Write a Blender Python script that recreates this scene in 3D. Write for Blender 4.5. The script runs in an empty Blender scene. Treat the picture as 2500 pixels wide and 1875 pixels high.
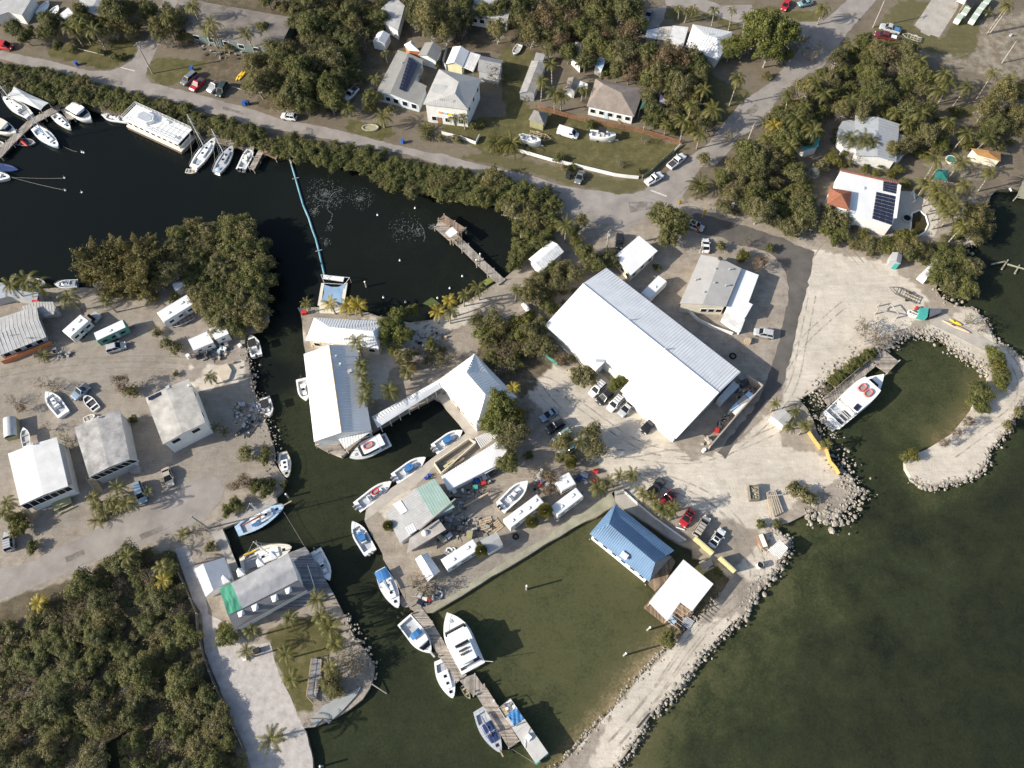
import bpy, math, random
import numpy as np
from mathutils import Vector, Matrix
from mathutils.geometry import delaunay_2d_cdt

random.seed(7); RNG = np.random.default_rng(11)
sc = bpy.context.scene
COL = sc.collection
PI = math.pi

# ---------------------------------------------------------------- camera, sky, sun, exposure
FPX, TILT, HC = 1902.0, math.atan(912/1902), 150.0
cam = bpy.data.cameras.new('camera'); cam.sensor_width = 36; cam.lens = FPX/2500*36
cam.clip_start = 1; cam.clip_end = 5000
camo = bpy.data.objects.new('camera', cam); COL.objects.link(camo)
camo.location = (0, 0, HC); camo.rotation_euler = (TILT, 0, 0); sc.camera = camo

SUN_EL, SUN_AZ = math.radians(27.5), math.radians(195)      # direction towards the sun, measured from +X
w = bpy.data.worlds.new('World'); sc.world = w; w.use_nodes = True
nt = w.node_tree; nt.nodes.clear()
sky = nt.nodes.new('ShaderNodeTexSky'); sky.sky_type = 'NISHITA'; sky.sun_disc = False
sky.sun_elevation = SUN_EL; sky.sun_rotation = math.radians(255)
sky.air_density = 1.0; sky.dust_density = 1.6; sky.ozone_density = 1.0
bg = nt.nodes.new('ShaderNodeBackground'); bg.inputs[1].default_value = 0.125
wo = nt.nodes.new('ShaderNodeOutputWorld')
nt.links.new(sky.outputs[0], bg.inputs[0]); nt.links.new(bg.outputs[0], wo.inputs[0])
sl = bpy.data.lights.new('sun', 'SUN'); sl.energy = 5.0; sl.angle = math.radians(0.5); sl.color = (1, .93, .81)
so = bpy.data.objects.new('sun', sl); COL.objects.link(so)
sd = Vector((math.cos(SUN_AZ)*math.cos(SUN_EL), math.sin(SUN_AZ)*math.cos(SUN_EL), math.sin(SUN_EL)))
so.rotation_euler = sd.to_track_quat('Z', 'Y').to_euler(); so.location = sd*200
sc.view_settings.view_transform = 'Standard'; sc.view_settings.look = 'None'
sc.view_settings.exposure = 0.57; sc.view_settings.gamma = 1
sc.render.engine = 'CYCLES'
sc.cycles.max_bounces = 4; sc.cycles.diffuse_bounces = 2; sc.cycles.glossy_bounces = 2; sc.cycles.transparent_max_bounces = 4

# ---------------------------------------------------------------- photograph pixel -> place on the ground (or at height z)
WZ = -1.0                                                     # water level; the land is at 0
def P(x, y, z=0.0):
    u = (x-1250)/FPX; v = (y-937.5)/FPX
    s, c = math.sin(TILT), math.cos(TILT)
    t = (HC-z)/(c+v*s)
    return Vector((u*t, (s-v*c)*t, z))
def k(c, r, *v):                                              # survey tile (500 x 375 px) coordinates -> pixel pairs
    return [(500*c+v[i]/4.424, 375*r+v[i+1]/4.424) for i in range(0, len(v), 2)]
def kh(c, r, h, *v): return [(a, b, h) for a, b in k(c, r, *v)]
def F(*v): return [(v[i]*1.13020, v[i+1]*1.13020) for i in range(0, len(v), 2)]
def W2(pts, z=0.0): return [P(a, b, z).to_2d() for a, b in pts]

# ---------------------------------------------------------------- mesh builder
class G:
    def __init__(s): s.v = []; s.f = []
    def add(s, vs, fs):
        o = len(s.v); s.v += [tuple(a) for a in vs]; s.f += [tuple(i+o for i in f) for f in fs]; return s
    def box(s, x, y, z, sx, sy, sz, rz=0, taper=1.0, ry=0):
        vs = []
        for zz, t in ((-.5, 1), (.5, taper)):
            for a, b in ((-.5, -.5), (.5, -.5), (.5, .5), (-.5, .5)):
                p = Vector((a*sx*t, b*sy*t, zz*sz))
                if ry: p.rotate(Matrix.Rotation(ry, 3, 'Y'))
                if rz: p.rotate(Matrix.Rotation(rz, 3, 'Z'))
                vs.append(p+Vector((x, y, z)))
        return s.add(vs, [(3, 2, 1, 0), (4, 5, 6, 7), (0, 1, 5, 4), (1, 2, 6, 5), (2, 3, 7, 6), (3, 0, 4, 7)])
    def tube(s, p0, p1, r0, r1=None, n=6, cap=True):
        r1 = r0 if r1 is None else r1
        p0 = Vector(p0); p1 = Vector(p1); d = (p1-p0)
        if d.length < 1e-6: return s
        d.normalize(); a = d.orthogonal().normalized(); b = d.cross(a)
        vs = [p0+(a*math.cos(2*PI*i/n)+b*math.sin(2*PI*i/n))*r0 for i in range(n)]
        vs += [p1+(a*math.cos(2*PI*i/n)+b*math.sin(2*PI*i/n))*r1 for i in range(n)]
        fs = [(i, (i+1) % n, n+(i+1) % n, n+i) for i in range(n)]
        if cap: fs += [tuple(range(n))[::-1], tuple(range(n, 2*n))]
        return s.add(vs, fs)
    def path(s, pts, r0, r1=None, n=6):
        r1 = r0 if r1 is None else r1
        m = len(pts)-1
        for i in range(m):
            s.tube(pts[i], pts[i+1], r0+(r1-r0)*i/m, r0+(r1-r0)*(i+1)/m, n, True)
        return s
    def prism(s, poly, z0, z1, top=1.0):
        n = len(poly); cx = sum(p[0] for p in poly)/n; cy = sum(p[1] for p in poly)/n
        vs = [(p[0], p[1], z0) for p in poly]+[(cx+(p[0]-cx)*top, cy+(p[1]-cy)*top, z1) for p in poly]
        area = sum(poly[i][0]*poly[(i+1) % n][1]-poly[(i+1) % n][0]*poly[i][1] for i in range(n))
        if area > 0: fs = [tuple(range(n))[::-1], tuple(range(n, 2*n))]+[(i, (i+1) % n, n+(i+1) % n, n+i) for i in range(n)]
        else: fs = [tuple(range(n)), tuple(range(n, 2*n))[::-1]]+[((i+1) % n, i, n+i, n+(i+1) % n) for i in range(n)]
        return s.add(vs, fs)
    def loft(s, rings, closed=True, caps=True):
        n = len(rings[0]); vs = [p for r in rings for p in r]; fs = []
        m = n if closed else n-1
        for i in range(len(rings)-1):
            for j in range(m): fs.append((i*n+j, i*n+(j+1) % n, (i+1)*n+(j+1) % n, (i+1)*n+j))
        if caps and closed: fs += [tuple(range(n))[::-1], tuple(range((len(rings)-1)*n, len(rings)*n))]
        return s.add(vs, fs)
    def dome(s, x, y, z, rx, ry, rz, n=10, m=4):
        rings = []
        for i in range(m+1):
            a = PI/2*i/m; q = max(math.cos(a), .02)
            rings.append([(x+rx*q*math.cos(2*PI*j/n), y+ry*q*math.sin(2*PI*j/n), z+rz*math.sin(a)) for j in range(n)])
        return s.loft(rings)
    def mesh(s, name, smooth=False):
        m = bpy.data.meshes.new(name); m.from_pydata([tuple(a) for a in s.v], [], s.f); m.update()
        if smooth: m.polygons.foreach_set('use_smooth', [True]*len(m.polygons))
        return m
    def build(s, name, mat, parent=None, smooth=False):
        m = s.mesh(name, smooth); m.materials.append(mat)
        return link(name, m, parent)
def link(name, data, parent=None):
    o = bpy.data.objects.new(name, data); COL.objects.link(o)
    if parent: o.parent = parent
    return o
def tag(o, label, cat, group=None, kind=None):
    if label: o['label'] = label
    if cat: o['category'] = cat
    if group: o['group'] = group
    if kind: o['kind'] = kind
    return o
def thing(name, label, cat, loc=(0, 0, 0), rz=0, group=None):
    o = bpy.data.objects.new(name, None); COL.objects.link(o); o.empty_display_size = .5
    o.location = loc; o.rotation_euler = (0, 0, rz)
    return tag(o, label, cat, group)
def copy_tree(o, parent=None):
    c = o.copy(); COL.objects.link(c)
    if parent: c.parent = parent
    for ch in list(o.children): copy_tree(ch, c)
    return c
def struct(o): o['kind'] = 'structure'; return o
def frame2(p0, p1, z):                                         # two pixels at height z -> midpoint, heading, length
    a, b = P(*p0, z), P(*p1, z); d = b-a
    return (a+b)/2, math.atan2(d.y, d.x), d.length

# ---------------------------------------------------------------- materials
MATS = {}
def mat(name, rgb, rough=.65, var=.12, scale=1.2, metal=0, bump=0, bscale=8, rgb2=None, detail=5, spec=.4, coat=0, stretch=None):
    if name in MATS: return MATS[name]
    m = bpy.data.materials.new(name); m.use_nodes = True; n = m.node_tree; L = n.links.new
    b = n.nodes['Principled BSDF']; b.inputs['Roughness'].default_value = rough; b.inputs['Metallic'].default_value = metal
    b.inputs['Specular IOR Level'].default_value = spec
    if coat: b.inputs['Coat Weight'].default_value = coat; b.inputs['Coat Roughness'].default_value = .08
    tc = n.nodes.new('ShaderNodeTexCoord'); src = tc.outputs['Object']
    if stretch:
        mp = n.nodes.new('ShaderNodeMapping'); mp.inputs['Scale'].default_value = stretch; L(src, mp.inputs[0]); src = mp.outputs[0]
    nz = n.nodes.new('ShaderNodeTexNoise'); nz.inputs['Scale'].default_value = scale; nz.inputs['Detail'].default_value = detail
    nz.inputs['Roughness'].default_value = .65; L(src, nz.inputs['Vector'])
    cr = n.nodes.new('ShaderNodeValToRGB'); cr.color_ramp.elements[0].position = .3; cr.color_ramp.elements[1].position = .7
    a = tuple(x*(1-var) for x in rgb); c = rgb2 or tuple(min(1, x*(1+var)) for x in rgb)
    cr.color_ramp.elements[0].color = (*a, 1); cr.color_ramp.elements[1].color = (*c, 1)
    L(nz.outputs['Fac'], cr.inputs[0]); L(cr.outputs[0], b.inputs['Base Color'])
    if bump:
        n2 = n.nodes.new('ShaderNodeTexNoise'); n2.inputs['Scale'].default_value = bscale; n2.inputs['Detail'].default_value = 4; L(src, n2.inputs['Vector'])
        bp = n.nodes.new('ShaderNodeBump'); bp.inputs['Strength'].default_value = bump; bp.inputs['Distance'].default_value = .1
        L(n2.outputs['Fac'], bp.inputs['Height']); L(bp.outputs[0], b.inputs['Normal'])
    MATS[name] = m; return m
def planks(name, rgb, width=.15, axis=0):                       # weathered boards: a wave of board tones plus grain
    if name in MATS: return MATS[name]
    m = mat(name, rgb, .85, .3, .9, bump=.3, bscale=6); n = m.node_tree; L = n.links.new
    b = n.nodes['Principled BSDF']; cr = [x for x in n.nodes if x.type == 'VALTORGB'][0]; tc = [x for x in n.nodes if x.type == 'TEX_COORD'][0]
    sp = n.nodes.new('ShaderNodeSeparateXYZ'); L(tc.outputs['Object'], sp.inputs[0])
    d = n.nodes.new('ShaderNodeMath'); d.operation = 'DIVIDE'; d.inputs[1].default_value = width; L(sp.outputs[axis], d.inputs[0])
    fl = n.nodes.new('ShaderNodeMath'); fl.operation = 'FLOOR'; L(d.outputs[0], fl.inputs[0])
    wn = n.nodes.new('ShaderNodeTexWhiteNoise'); wn.noise_dimensions = '1D'; L(fl.outputs[0], wn.inputs['W'])
    mr = n.nodes.new('ShaderNodeMapRange'); mr.inputs['To Min'].default_value = .6; mr.inputs['To Max'].default_value = 1.25; L(wn.outputs['Value'], mr.inputs[0])
    mx = n.nodes.new('ShaderNodeVectorMath'); mx.operation = 'SCALE'; L(cr.outputs[0], mx.inputs[0]); L(mr.outputs[0], mx.inputs['Scale'])
    L(mx.outputs[0], b.inputs['Base Color']); return m

WHITE_ROOF = mat('white_metal_roof', (.68, .68, .675), .55, .09, .35, detail=9, stretch=(1, .35, 1))
GREY_ROOF = mat('grey_metal_roof', (.34, .34, .335), .6, .15, .6)
PALE_ROOF = mat('pale_grey_roof', (.40, .395, .385), .7, .18, .5)
DARK_SHINGLE = mat('dark_shingle', (.20, .19, .18), .9, .2, 1.0, bump=.3, bscale=5)
BROWN_SHINGLE = mat('brown_shingle', (.24, .20, .17), .9, .2, .6, bump=.3, bscale=5)
BLUE_ROOF = mat('blue_metal_roof', (.115, .20, .32), .55, .12, .5)
GREEN_ROOF = mat('green_metal_roof', (.29, .40, .35), .6, .1, .6)
CONC_ROOF = mat('weathered_white_concrete_roof', (.40, .38, .345), .9, .35, .35, rgb2=(.56, .53, .48), bump=.2)
CONC_DARK = mat('stained_grey_concrete_roof', (.27, .26, .25), .9, .3, .4, rgb2=(.50, .48, .46), bump=.2)
TERRACOTTA = mat('terracotta_tile', (.27, .105, .06), .85, .25, 2)
WHITE_WALL = mat('white_wall', (.72, .71, .68), .8, .08, .8)
CREAM_WALL = mat('cream_wall', (.66, .60, .48), .8, .1, .8)
GREY_WALL = mat('grey_wall', (.40, .41, .42), .8, .1, .8)
ORANGE_WALL = mat('orange_wall', (.55, .19, .08), .8, .15, .8)
BROWN_WALL = mat('brown_wood_wall', (.26, .13, .07), .85, .25, 1.5)
YELLOW_WALL = mat('yellow_wall', (.50, .45, .24), .85, .15, .8)
OLIVE_WALL = mat('olive_wall', (.30, .29, .16), .85, .15, .8)
BLUE_WALL = mat('pale_blue_wall', (.50, .56, .62), .8, .1, .8)
GLASS = mat('dark_glass', (.015, .018, .022), .25, .2, 1, spec=.08)
TEAL = mat('teal_paint', (.06, .34, .30), .6, .15, 1)
TARP_BLUE = mat('blue_tarp', (.05, .19, .42), .6, .2, 2, bump=.6, bscale=2)
TARP_GREY = mat('grey_tarp', (.33, .33, .34), .7, .18, .5, bump=.8, bscale=.8)
TARP_GREEN = mat('green_tarp', (.075, .30, .19), .5, .15, .8, bump=.5, bscale=1)
DARK_TARP = mat('dark_green_shade_cloth', (.035, .09, .065), .8, .15, 1)
WOOD = planks('weathered_wood', (.30, .265, .23), .22, 0)
WOOD_Y = planks('weathered_wood_deck', (.33, .285, .24), .22, 1)
BROWN_DECK = planks('brown_deck', (.26, .185, .13), .25, 0)
GREY_DECK = planks('grey_deck', (.20, .20, .215), .25, 1)
TIMBER = mat('bare_timber', (.42, .33, .22), .85, .25, 2)
POLE = mat('grey_pole_wood', (.34, .31, .27), .9, .2, 2)
CONCRETE = mat('concrete', (.37, .34, .30), .9, .2, .35, bump=.2)
GREENISH = mat('mossy_concrete', (.25, .25, .17), .9, .22, .3, rgb2=(.38, .36, .27), bump=.2)
STEEL = mat('galvanised_steel', (.50, .50, .49), .5, .1, 2, metal=.25)
DARK_STEEL = mat('dark_steel', (.06, .06, .065), .5, .2, 2)
RUBBER = mat('black_rubber', (.012, .012, .013), .8, .2, 2)
GEL = mat('white_gelcoat', (.78, .78, .76), .3, .05, .6)
CREAM_GEL = mat('cream_gelcoat', (.68, .64, .54), .35, .06, .6)
GREY_GEL = mat('grey_deck_gelcoat', (.40, .42, .45), .5, .12, .8)
BLUE_GEL = mat('pale_blue_gelcoat', (.38, .52, .66), .35, .1, .8)
NAVY = mat('navy_gelcoat', (.03, .05, .14), .35, .15, .8)
RED = mat('red_plastic', (.50, .035, .03), .45, .12, 1)
YELLOW = mat('yellow_plastic', (.78, .50, .03), .45, .1, 1)
SALMON = mat('faded_red_rubber', (.52, .16, .13), .6, .15, 1)
GREY_RUB = mat('grey_rubber', (.28, .28, .29), .6, .1, 1)
TURQ = mat('turquoise_float', (.07, .27, .36), .6, .25, .12, rgb2=(.25, .42, .48))
PANEL = mat('solar_cells', (.018, .022, .045), .12, .2, 1, spec=.6)
CANVAS_BLACK = mat('black_canvas', (.02, .02, .022), .8, .2, 1)
CANVAS_BLUE = mat('blue_canvas', (.04, .16, .38), .7, .15, 1)
PARASOL = mat('lavender_canvas', (.62, .55, .68), .7, .1, 1)
STONE = mat('limestone', (.22, .195, .16), .95, .3, .9, rgb2=(.45, .41, .345), bump=.6, bscale=3)
SAND_PILE = mat('sand_heap', (.50, .43, .34), .95, .12, .6, bump=.4)
BARK = mat('grey_bark', (.20, .17, .14), .9, .3, 2, bump=.4)
PALEBARK = mat('pale_bark', (.36, .33, .29), .9, .25, 2, bump=.3)
DEADWOOD = mat('dead_twigs', (.22, .185, .155), .9, .3, 1.5)
PALMBARK = mat('palm_trunk', (.30, .26, .21), .9, .25, 3, bump=.3)
# ================================================================ SETTING: land sheet, water, roads
def inpoly(X, Y, poly):
    inside = np.zeros(X.shape, bool); n = len(poly)
    for i in range(n):
        x1, y1 = poly[i]; x2, y2 = poly[(i+1) % n]
        if y1 == y2: continue
        c = ((y1 > Y) != (y2 > Y)) & (X < (x2-x1)*(Y-y1)/(y2-y1)+x1)
        inside ^= c
    return inside
def segdist(X, Y, pl, closed=False):
    D = np.full(X.shape, 1e9); n = len(pl)
    for i in range(n if closed else n-1):
        x1, y1 = pl[i]; x2, y2 = pl[(i+1) % n]; dx, dy = x2-x1, y2-y1; q = dx*dx+dy*dy+1e-9
        t = np.clip(((X-x1)*dx+(Y-y1)*dy)/q, 0, 1)
        D = np.minimum(D, np.hypot(X-x1-t*dx, Y-y1-t*dy))
    return D

SPIT_L = k(3,3,1060,1090,1250,1275,1160,1420,1000,1640)+k(3,4,820,130,720,230,640,350,520,420,400,560,200,760,0,1010)+k(2,4,1990,1250,1780,1480,1600,1659,1400,1850)
SPIT_R = k(3,3,1640,1330,1720,1220,1790,1090,1870,960,1905,870,1810,800,1700,735)
HOOK_IN = k(4,2,600,450,760,430,800,310,1050,270,1300,300,1400,380,1540,490,1650,560,1770,650,1835,740,1810,860,1710,900,1660,1090,1560,1220,1440,1360,1300,1450,1150,1540,1000,1600)+k(4,3,930,0,935,80)
HOOK_OUT = k(4,3,990,170,1090,245,1190,285,1300,255,1530,225,1720,130,1790,40)+k(4,2,1850,1530,1990,1380,2110,1180,2200,1010)+k(4,2,2330,830,2260,640,2180,540,2050,440,1900,390,1830,210,1750,90,1640,0)
EAST = k(4,1,1500,1650,1330,1570,1260,1460,1330,1300,1480,1120,1600,1010,1640,960,1740,900,1790,760,1800,600,1860,450,1920,390,2050,380,2212,390)
WL = (F(-60,140,0,172,100,200,200,236,300,262,420,294,520,318,600,315,700,334,760,350,830,372,900,396,1000,420,1075,440,1108,462,1122,490,1128,530,1128,560,1108,585,1086,604)
  + F(1040,632,990,660,940,690,885,697)+k(1,2,1980,115,1780,60,1500,10,1230,0)+k(1,1,1160,1659)
  + k(1,2,1000,5,1035,70,1060,300,1085,480,1130,900,1190,1440,1200,1490,1330,1560,1480,1615,1540,1560,1720,1410,1850,1320,2212,1115)
  + k(2,2,262,978,330,1010,400,1100,520,1235,610,1355,450,1480,230,1640)
  + k(1,3,2212,170,1960,330,1740,530,1725,650,1800,800,1920,1010,1925,1060,2020,1220,2110,1400,2212,1590)
  + k(2,3,10,1600,90,1650,250,1640,560,1460,1000,1190,1500,880,2212,490)
  + k(3,3,20,460,130,540,320,660,580,835,700,900,840,960,850,1050)
  + SPIT_L + F(1150,1760,1000,1800) + F(1110,1790)
  )
# the seaward side is a second loop: right of the breakwater road and round the hook
WL2 = (k(3,4,-200,1850,0,1659,200,1400,390,1080,500,960,690,800,760,650,900,500,1010,380,1110,250,1250,110,1400,0)
  + k(3,3,1560,1420) + SPIT_R + k(3,3,1900,660,2060,580,2212,520)
  + k(4,3,0,640,170,600,290,530,410,370,400,260,350,200,215,150,100,0)
  + k(4,2,150,1659,0,1430)+k(3,2,2212,1400,2140,1200,2080,1090,2000,1000)
  + k(4,2,-60,900,80,800,300,640,480,470) + HOOK_IN + HOOK_OUT + EAST
  + F(2330,410,2400,300,2700,300,2700,1900,1100,1900) )
HOLE = k(0,4,1110,1400,1250,1330,1370,1240,1350,1450,1440,1659,1440,1760,1150,1760)
WL_S = (k(1,4,1180,1800,1170,1659,1165,1560,1090,1260,1060,1230,1190,1215,1390,1130,1560,1030,1700,920,1780,800,1820,680,1830,560,1760,430,1640,280,1560,140,1520,0)
  + k(1,3,1500,1659,1390,1440,1150,1020,1080,930,930,985,400,1220,370,1200,280,980,190,735,430,640,780,450,770,385,830,330,870,190,800,100,740,0)
  + k(1,2,750,1560,735,1480,680,1290,640,1200,600,1050,545,950,500,760,470,550,430,380,440,290,600,240,690,130,660,0)
  + k(1,1,660,1600,680,1300,610,960,480,800,250,760,60,800) + k(0,1,2212,830,2050,900,1900,960,1740,1020,1650,1080,1450,1250,1150,1430,1000,1452,500,1458,100,1462,-250,1400))
loopA = W2(WL); loopS = W2(WL_S)
# the channel loop: north and east bank (WL, ends at the bottom by the breakwater), then the west bank back up (WL_S)
chan = [tuple(p) for p in loopA] + [tuple(P(1060,1990).to_2d())] + [tuple(p) for p in loopS] + [tuple(P(-140, 560).to_2d()), tuple(P(-140, 150).to_2d())]
sea = [tuple(p) for p in W2(WL2)]
hole = [tuple(p) for p in W2(HOLE)]
def densify(pl, step=2.0, jit=.12):
    out = []
    for i in range(len(pl)):
        a = np.array(pl[i]); b = np.array(pl[(i+1) % len(pl)]); n = max(1, int(np.hypot(*(b-a))/step))
        for j in range(n):
            p = a+(b-a)*j/n
            if j: p = p+RNG.normal(0, jit, 2)
            out.append((float(p[0]), float(p[1])))
    return out
LOOPS = [densify(chan), densify(sea), densify(hole)]

def build_ground():
    x0, x1, y0, y1 = -168, 168, -22, 214
    gx, gy = np.meshgrid(np.arange(x0, x1+.1, 1.0), np.arange(y0, y1+.1, 1.0))
    gx = (gx+RNG.uniform(-.25, .25, gx.shape)).ravel(); gy = (gy+RNG.uniform(-.25, .25, gy.shape)).ravel()
    wet = np.zeros(gx.shape, bool); near = np.full(gx.shape, 1e9)
    for lp in LOOPS: wet |= inpoly(gx, gy, lp); near = np.minimum(near, segdist(gx, gy, lp, True))
    keep = ~wet & (near > .45)
    pts = [Vector(p) for p in zip(gx[keep].tolist(), gy[keep].tolist())]
    far = [Vector(p) for p in ((-900, -300), (900, -300), (900, 1500), (-900, 1500))]
    pts += far; edges = []; coast = []
    for lp in LOOPS:
        o = len(pts); pts += [Vector(p) for p in lp]; n = len(lp)
        edges += [(o+i, o+(i+1) % n) for i in range(n)]; coast += list(lp)
    vo, eo, fo, *_ = delaunay_2d_cdt(pts, edges, [], 0, 1e-5)
    V = np.array([(v.x, v.y) for v in vo]); Fc = np.array([f[:3] for f in fo])
    cen = V[Fc].mean(1); bad = np.zeros(len(Fc), bool)
    for lp in LOOPS: bad |= inpoly(cen[:, 0], cen[:, 1], lp)
    Fc = Fc[~bad]
    # sea walls / banks: boundary edges of the land dropped below the water
    from collections import Counter
    cnt = Counter(); 
    for f in Fc:
        for i in range(3):
            a, b = int(f[i]), int(f[(i+1) % 3]); cnt[(min(a, b), max(a, b))] += 1
    faces = [tuple(int(i) for i in f) for f in Fc]
    dirn = set()
    for f in faces:
        for i in range(3): dirn.add((f[i], f[(i+1) % 3]))
    low = {}; VV = [(x, y, 0.0) for x, y in V]
    def lo(i):
        if i not in low: low[i] = len(VV); VV.append((VV[i][0], VV[i][1], -2.6))
        return low[i]
    for (a, b), c in cnt.items():
        if c == 1 and max(abs(V[a]).max(), abs(V[b]).max()) < 500:
            if (a, b) not in dirn: a, b = b, a
            faces.append((b, a, lo(a), lo(b)))
    me = bpy.data.meshes.new('ground'); me.from_pydata(VV, [], faces); me.update()
    A = np.array(VV); X, Y = A[:, 0], A[:, 1]
    cov = np.zeros((len(A), 4), np.float32)
    def paint(ch, poly, val=1.0): cov[inpoly(X, Y, [tuple(p) for p in W2(poly)]), ch] = val
    R, Gs, Bl, Al = 0, 1, 2, 3                                    # grass, bright coral sand, leaf litter, grey gravel
    cov[Y > 121, Bl] = .55
    grass = [k(0,0,500,600,700,640,1180,760,1300,700,1480,560,1470,450,900,400,500,560), k(0,0,1650,630,2212,650,2212,740,1950,880,1740,930,1590,800),
        k(2,0,960,640,1040,520,1370,560,1200,1000,1300,1180,1500,1210,2212,1340)+k(3,0,0,1340,420,1480,640,1560,880,1600)+k(3,1,640,0,380,210,260,290,0,240)+k(2,1,2212,230,1200,10)+k(2,0,1150,1659,1190,1400,1060,1250,1000,1000),
        k(2,0,330,1300,620,1290,1060,1250,1190,1400,1150,1659,800,1659,600,1540,350,1430), k(2,0,1750,0,2212,0,2212,560,1900,450),
        k(2,1,450,30,1050,170,1450,250,1700,330,2212,430,2212,260,1200,50,900,0), k(3,1,0,280,260,280,370,340,200,430,0,440),
        k(3,0,900,740,1500,1000,1400,1130,1130,1400,950,1000), k(3,0,870,120,1280,330,1420,290,1170,200), k(3,0,550,100,880,110,1000,240,700,230,540,200),
        k(3,0,1500,80,1790,60,1770,170,1550,140), k(3,0,1870,120,2212,130,2212,250,1850,190),
        k(4,0,650,230,850,0,1230,0,1010,280,1300,420,1500,200,1730,250,1700,560,1550,640,1100,540,700,520,580,310),
        k(1,4,700,150,1150,0,1360,10,1500,260,1480,350,1250,480,1150,560,1130,880,1200,1000,1020,1090,850,750,680,270),
        k(1,0,1500,1400,1560,1300,2000,1350,2050,1450,1900,1520), k(4,0,1450,1150,1700,1150,1650,1280,1450,1280)]
    for g in grass: paint(R, g, 1)
    for g in (grass[5], grass[6], grass[10], grass[12], grass[7]): paint(R, g, .62)
    for g in [F(1755,540,1920,570,2000,640,1990,690,1850,760,1830,800,1700,880,1680,960,1790,990,1815,1035,1720,1085,1650,1150,1560,1120,1400,1060,1300,960,1130,830,1200,790,1450,950,1500,1000,1600,950,1690,870,1740,600),
        F(1120,820,1280,790,1450,940,1500,1050,1400,1100,1300,1010,1180,900), k(4,0,1100,560,1700,560,1750,250,2212,100,2500,200,2500,900,1500,760),
        k(4,1,1130,100,1700,0,1950,60,1750,300,1200,200), k(0,2,2000,650,2212,600,2212,770,1950,820)+k(1,2,0,900,430,760,420,600,0,640),
        F(600,640,650,720,670,740,760,690,850,690,900,700,1000,660,1060,640,1000,700,880,760,840,800,840,860,760,860),
        F(700,960,780,990,900,1060,830,1120,790,1080), [(p[0], p[1]) for p in SPIT_L]+SPIT_R[::-1], k(3,4,0,1010,820,130,1400,0,900,500,390,1080,0,1659,-300,1659), HOOK_IN[3:]+HOOK_OUT]: paint(Gs, g, 1)
    for g in [k(1,0,0,560,600,620,450,980,0,860), k(1,0,0,0,2212,0,2212,500,1500,1200,600,1150,600,550,0,300), F(0,1300,180,1250,380,1190,420,1300,520,1659,-60,1700,-60,1400),
        F(1030,760,1080,700,1180,740,1200,780,1130,860,1010,800), k(2,0,300,0,2212,0,2212,560,1000,560,300,500)]: paint(Bl, g, 1)
    for g in [F(-60,700,120,640,520,700,560,820,600,960,560,1060,400,1060,330,1100,-60,1190), k(2,3,560,500,1500,800,1300,1000,300,1500,0,1450,600,1100)]: paint(Al, g, .42)
    # wet, stained edge along every bank
    nr = np.full(len(A), 1e9)
    for lp in LOOPS: nr = np.minimum(nr, segdist(X, Y, lp, True))
    at = me.color_attributes.new('cover', 'FLOAT_COLOR', 'POINT'); at.data.foreach_set('color', cov.ravel())
    m = bpy.data.materials.new('coral_ground'); m.use_nodes = True; n = m.node_tree; L = n.links.new; b = n.nodes['Principled BSDF']
    b.inputs['Roughness'].default_value = .95; b.inputs['Specular IOR Level'].default_value = .1
    tc = n.nodes.new('ShaderNodeTexCoord')
    def noise(s, d=6, r=.65, dist=0):
        q = n.nodes.new('ShaderNodeTexNoise'); q.inputs['Scale'].default_value = s; q.inputs['Detail'].default_value = d; q.inputs['Roughness'].default_value = r
        q.inputs['Distortion'].default_value = dist; L(tc.outputs['Object'], q.inputs['Vector']); return q.outputs['Fac']
    def ramp(src, stops):
        q = n.nodes.new('ShaderNodeValToRGB'); e = q.color_ramp.elements
        while len(e) < len(stops): e.new(.5)
        for i, (p, c) in enumerate(stops): e[i].position = p; e[i].color = (*c, 1)
        L(src, q.inputs[0]); return q.outputs[0]
    def mixc(f, a, c):
        q = n.nodes.new('ShaderNodeMix'); q.data_type = 'RGBA'; L(f, q.inputs['Factor']); L(a, q.inputs[6]); L(c, q.inputs[7]); return q.outputs[2]
    def mth(op, a, c, cl=False):
        q = n.nodes.new('ShaderNodeMath'); q.operation = op; q.use_clamp = cl
        for i, z in enumerate((a, c)):
            if isinstance(z, (int, float)): q.inputs[i].default_value = z
            else: L(z, q.inputs[i])
        return q.outputs[0]
    ca = n.nodes.new('ShaderNodeAttribute'); ca.attribute_name = 'cover'
    sp = n.nodes.new('ShaderNodeSeparateColor'); L(ca.outputs['Color'], sp.inputs[0])
    nb, nm, nf = noise(.09, 5, .6, .6), noise(.45, 7, .7), noise(3.2, 6, .75)
    mixn = mth('ADD', mth('MULTIPLY', nm, .72), mth('MULTIPLY', nf, .28))
    dirt = ramp(mixn, [(.28, (.165, .138, .110)), (.45, (.28, .240, .195)), (.60, (.36, .315, .262)), (.78, (.47, .425, .36))])
    sand = ramp(mixn, [(.25, (.36, .31, .25)), (.45, (.50, .445, .37)), (.62, (.58, .525, .445)), (.8, (.66, .61, .53))])
    grs = ramp(mixn, [(.25, (.045, .050, .018)), (.42, (.085, .083, .034)), (.56, (.125, .110, .050)), (.68, (.18, .148, .085)), (.82, (.28, .24, .165))])
    lit = ramp(mixn, [(.25, (.05, .044, .027)), (.45, (.105, .086, .056)), (.60, (.165, .132, .092)), (.8, (.30, .255, .20))])
    grv = ramp(mixn, [(.28, (.155, .138, .12)), (.5, (.255, .228, .195)), (.75, (.37, .335, .29))])
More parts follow.
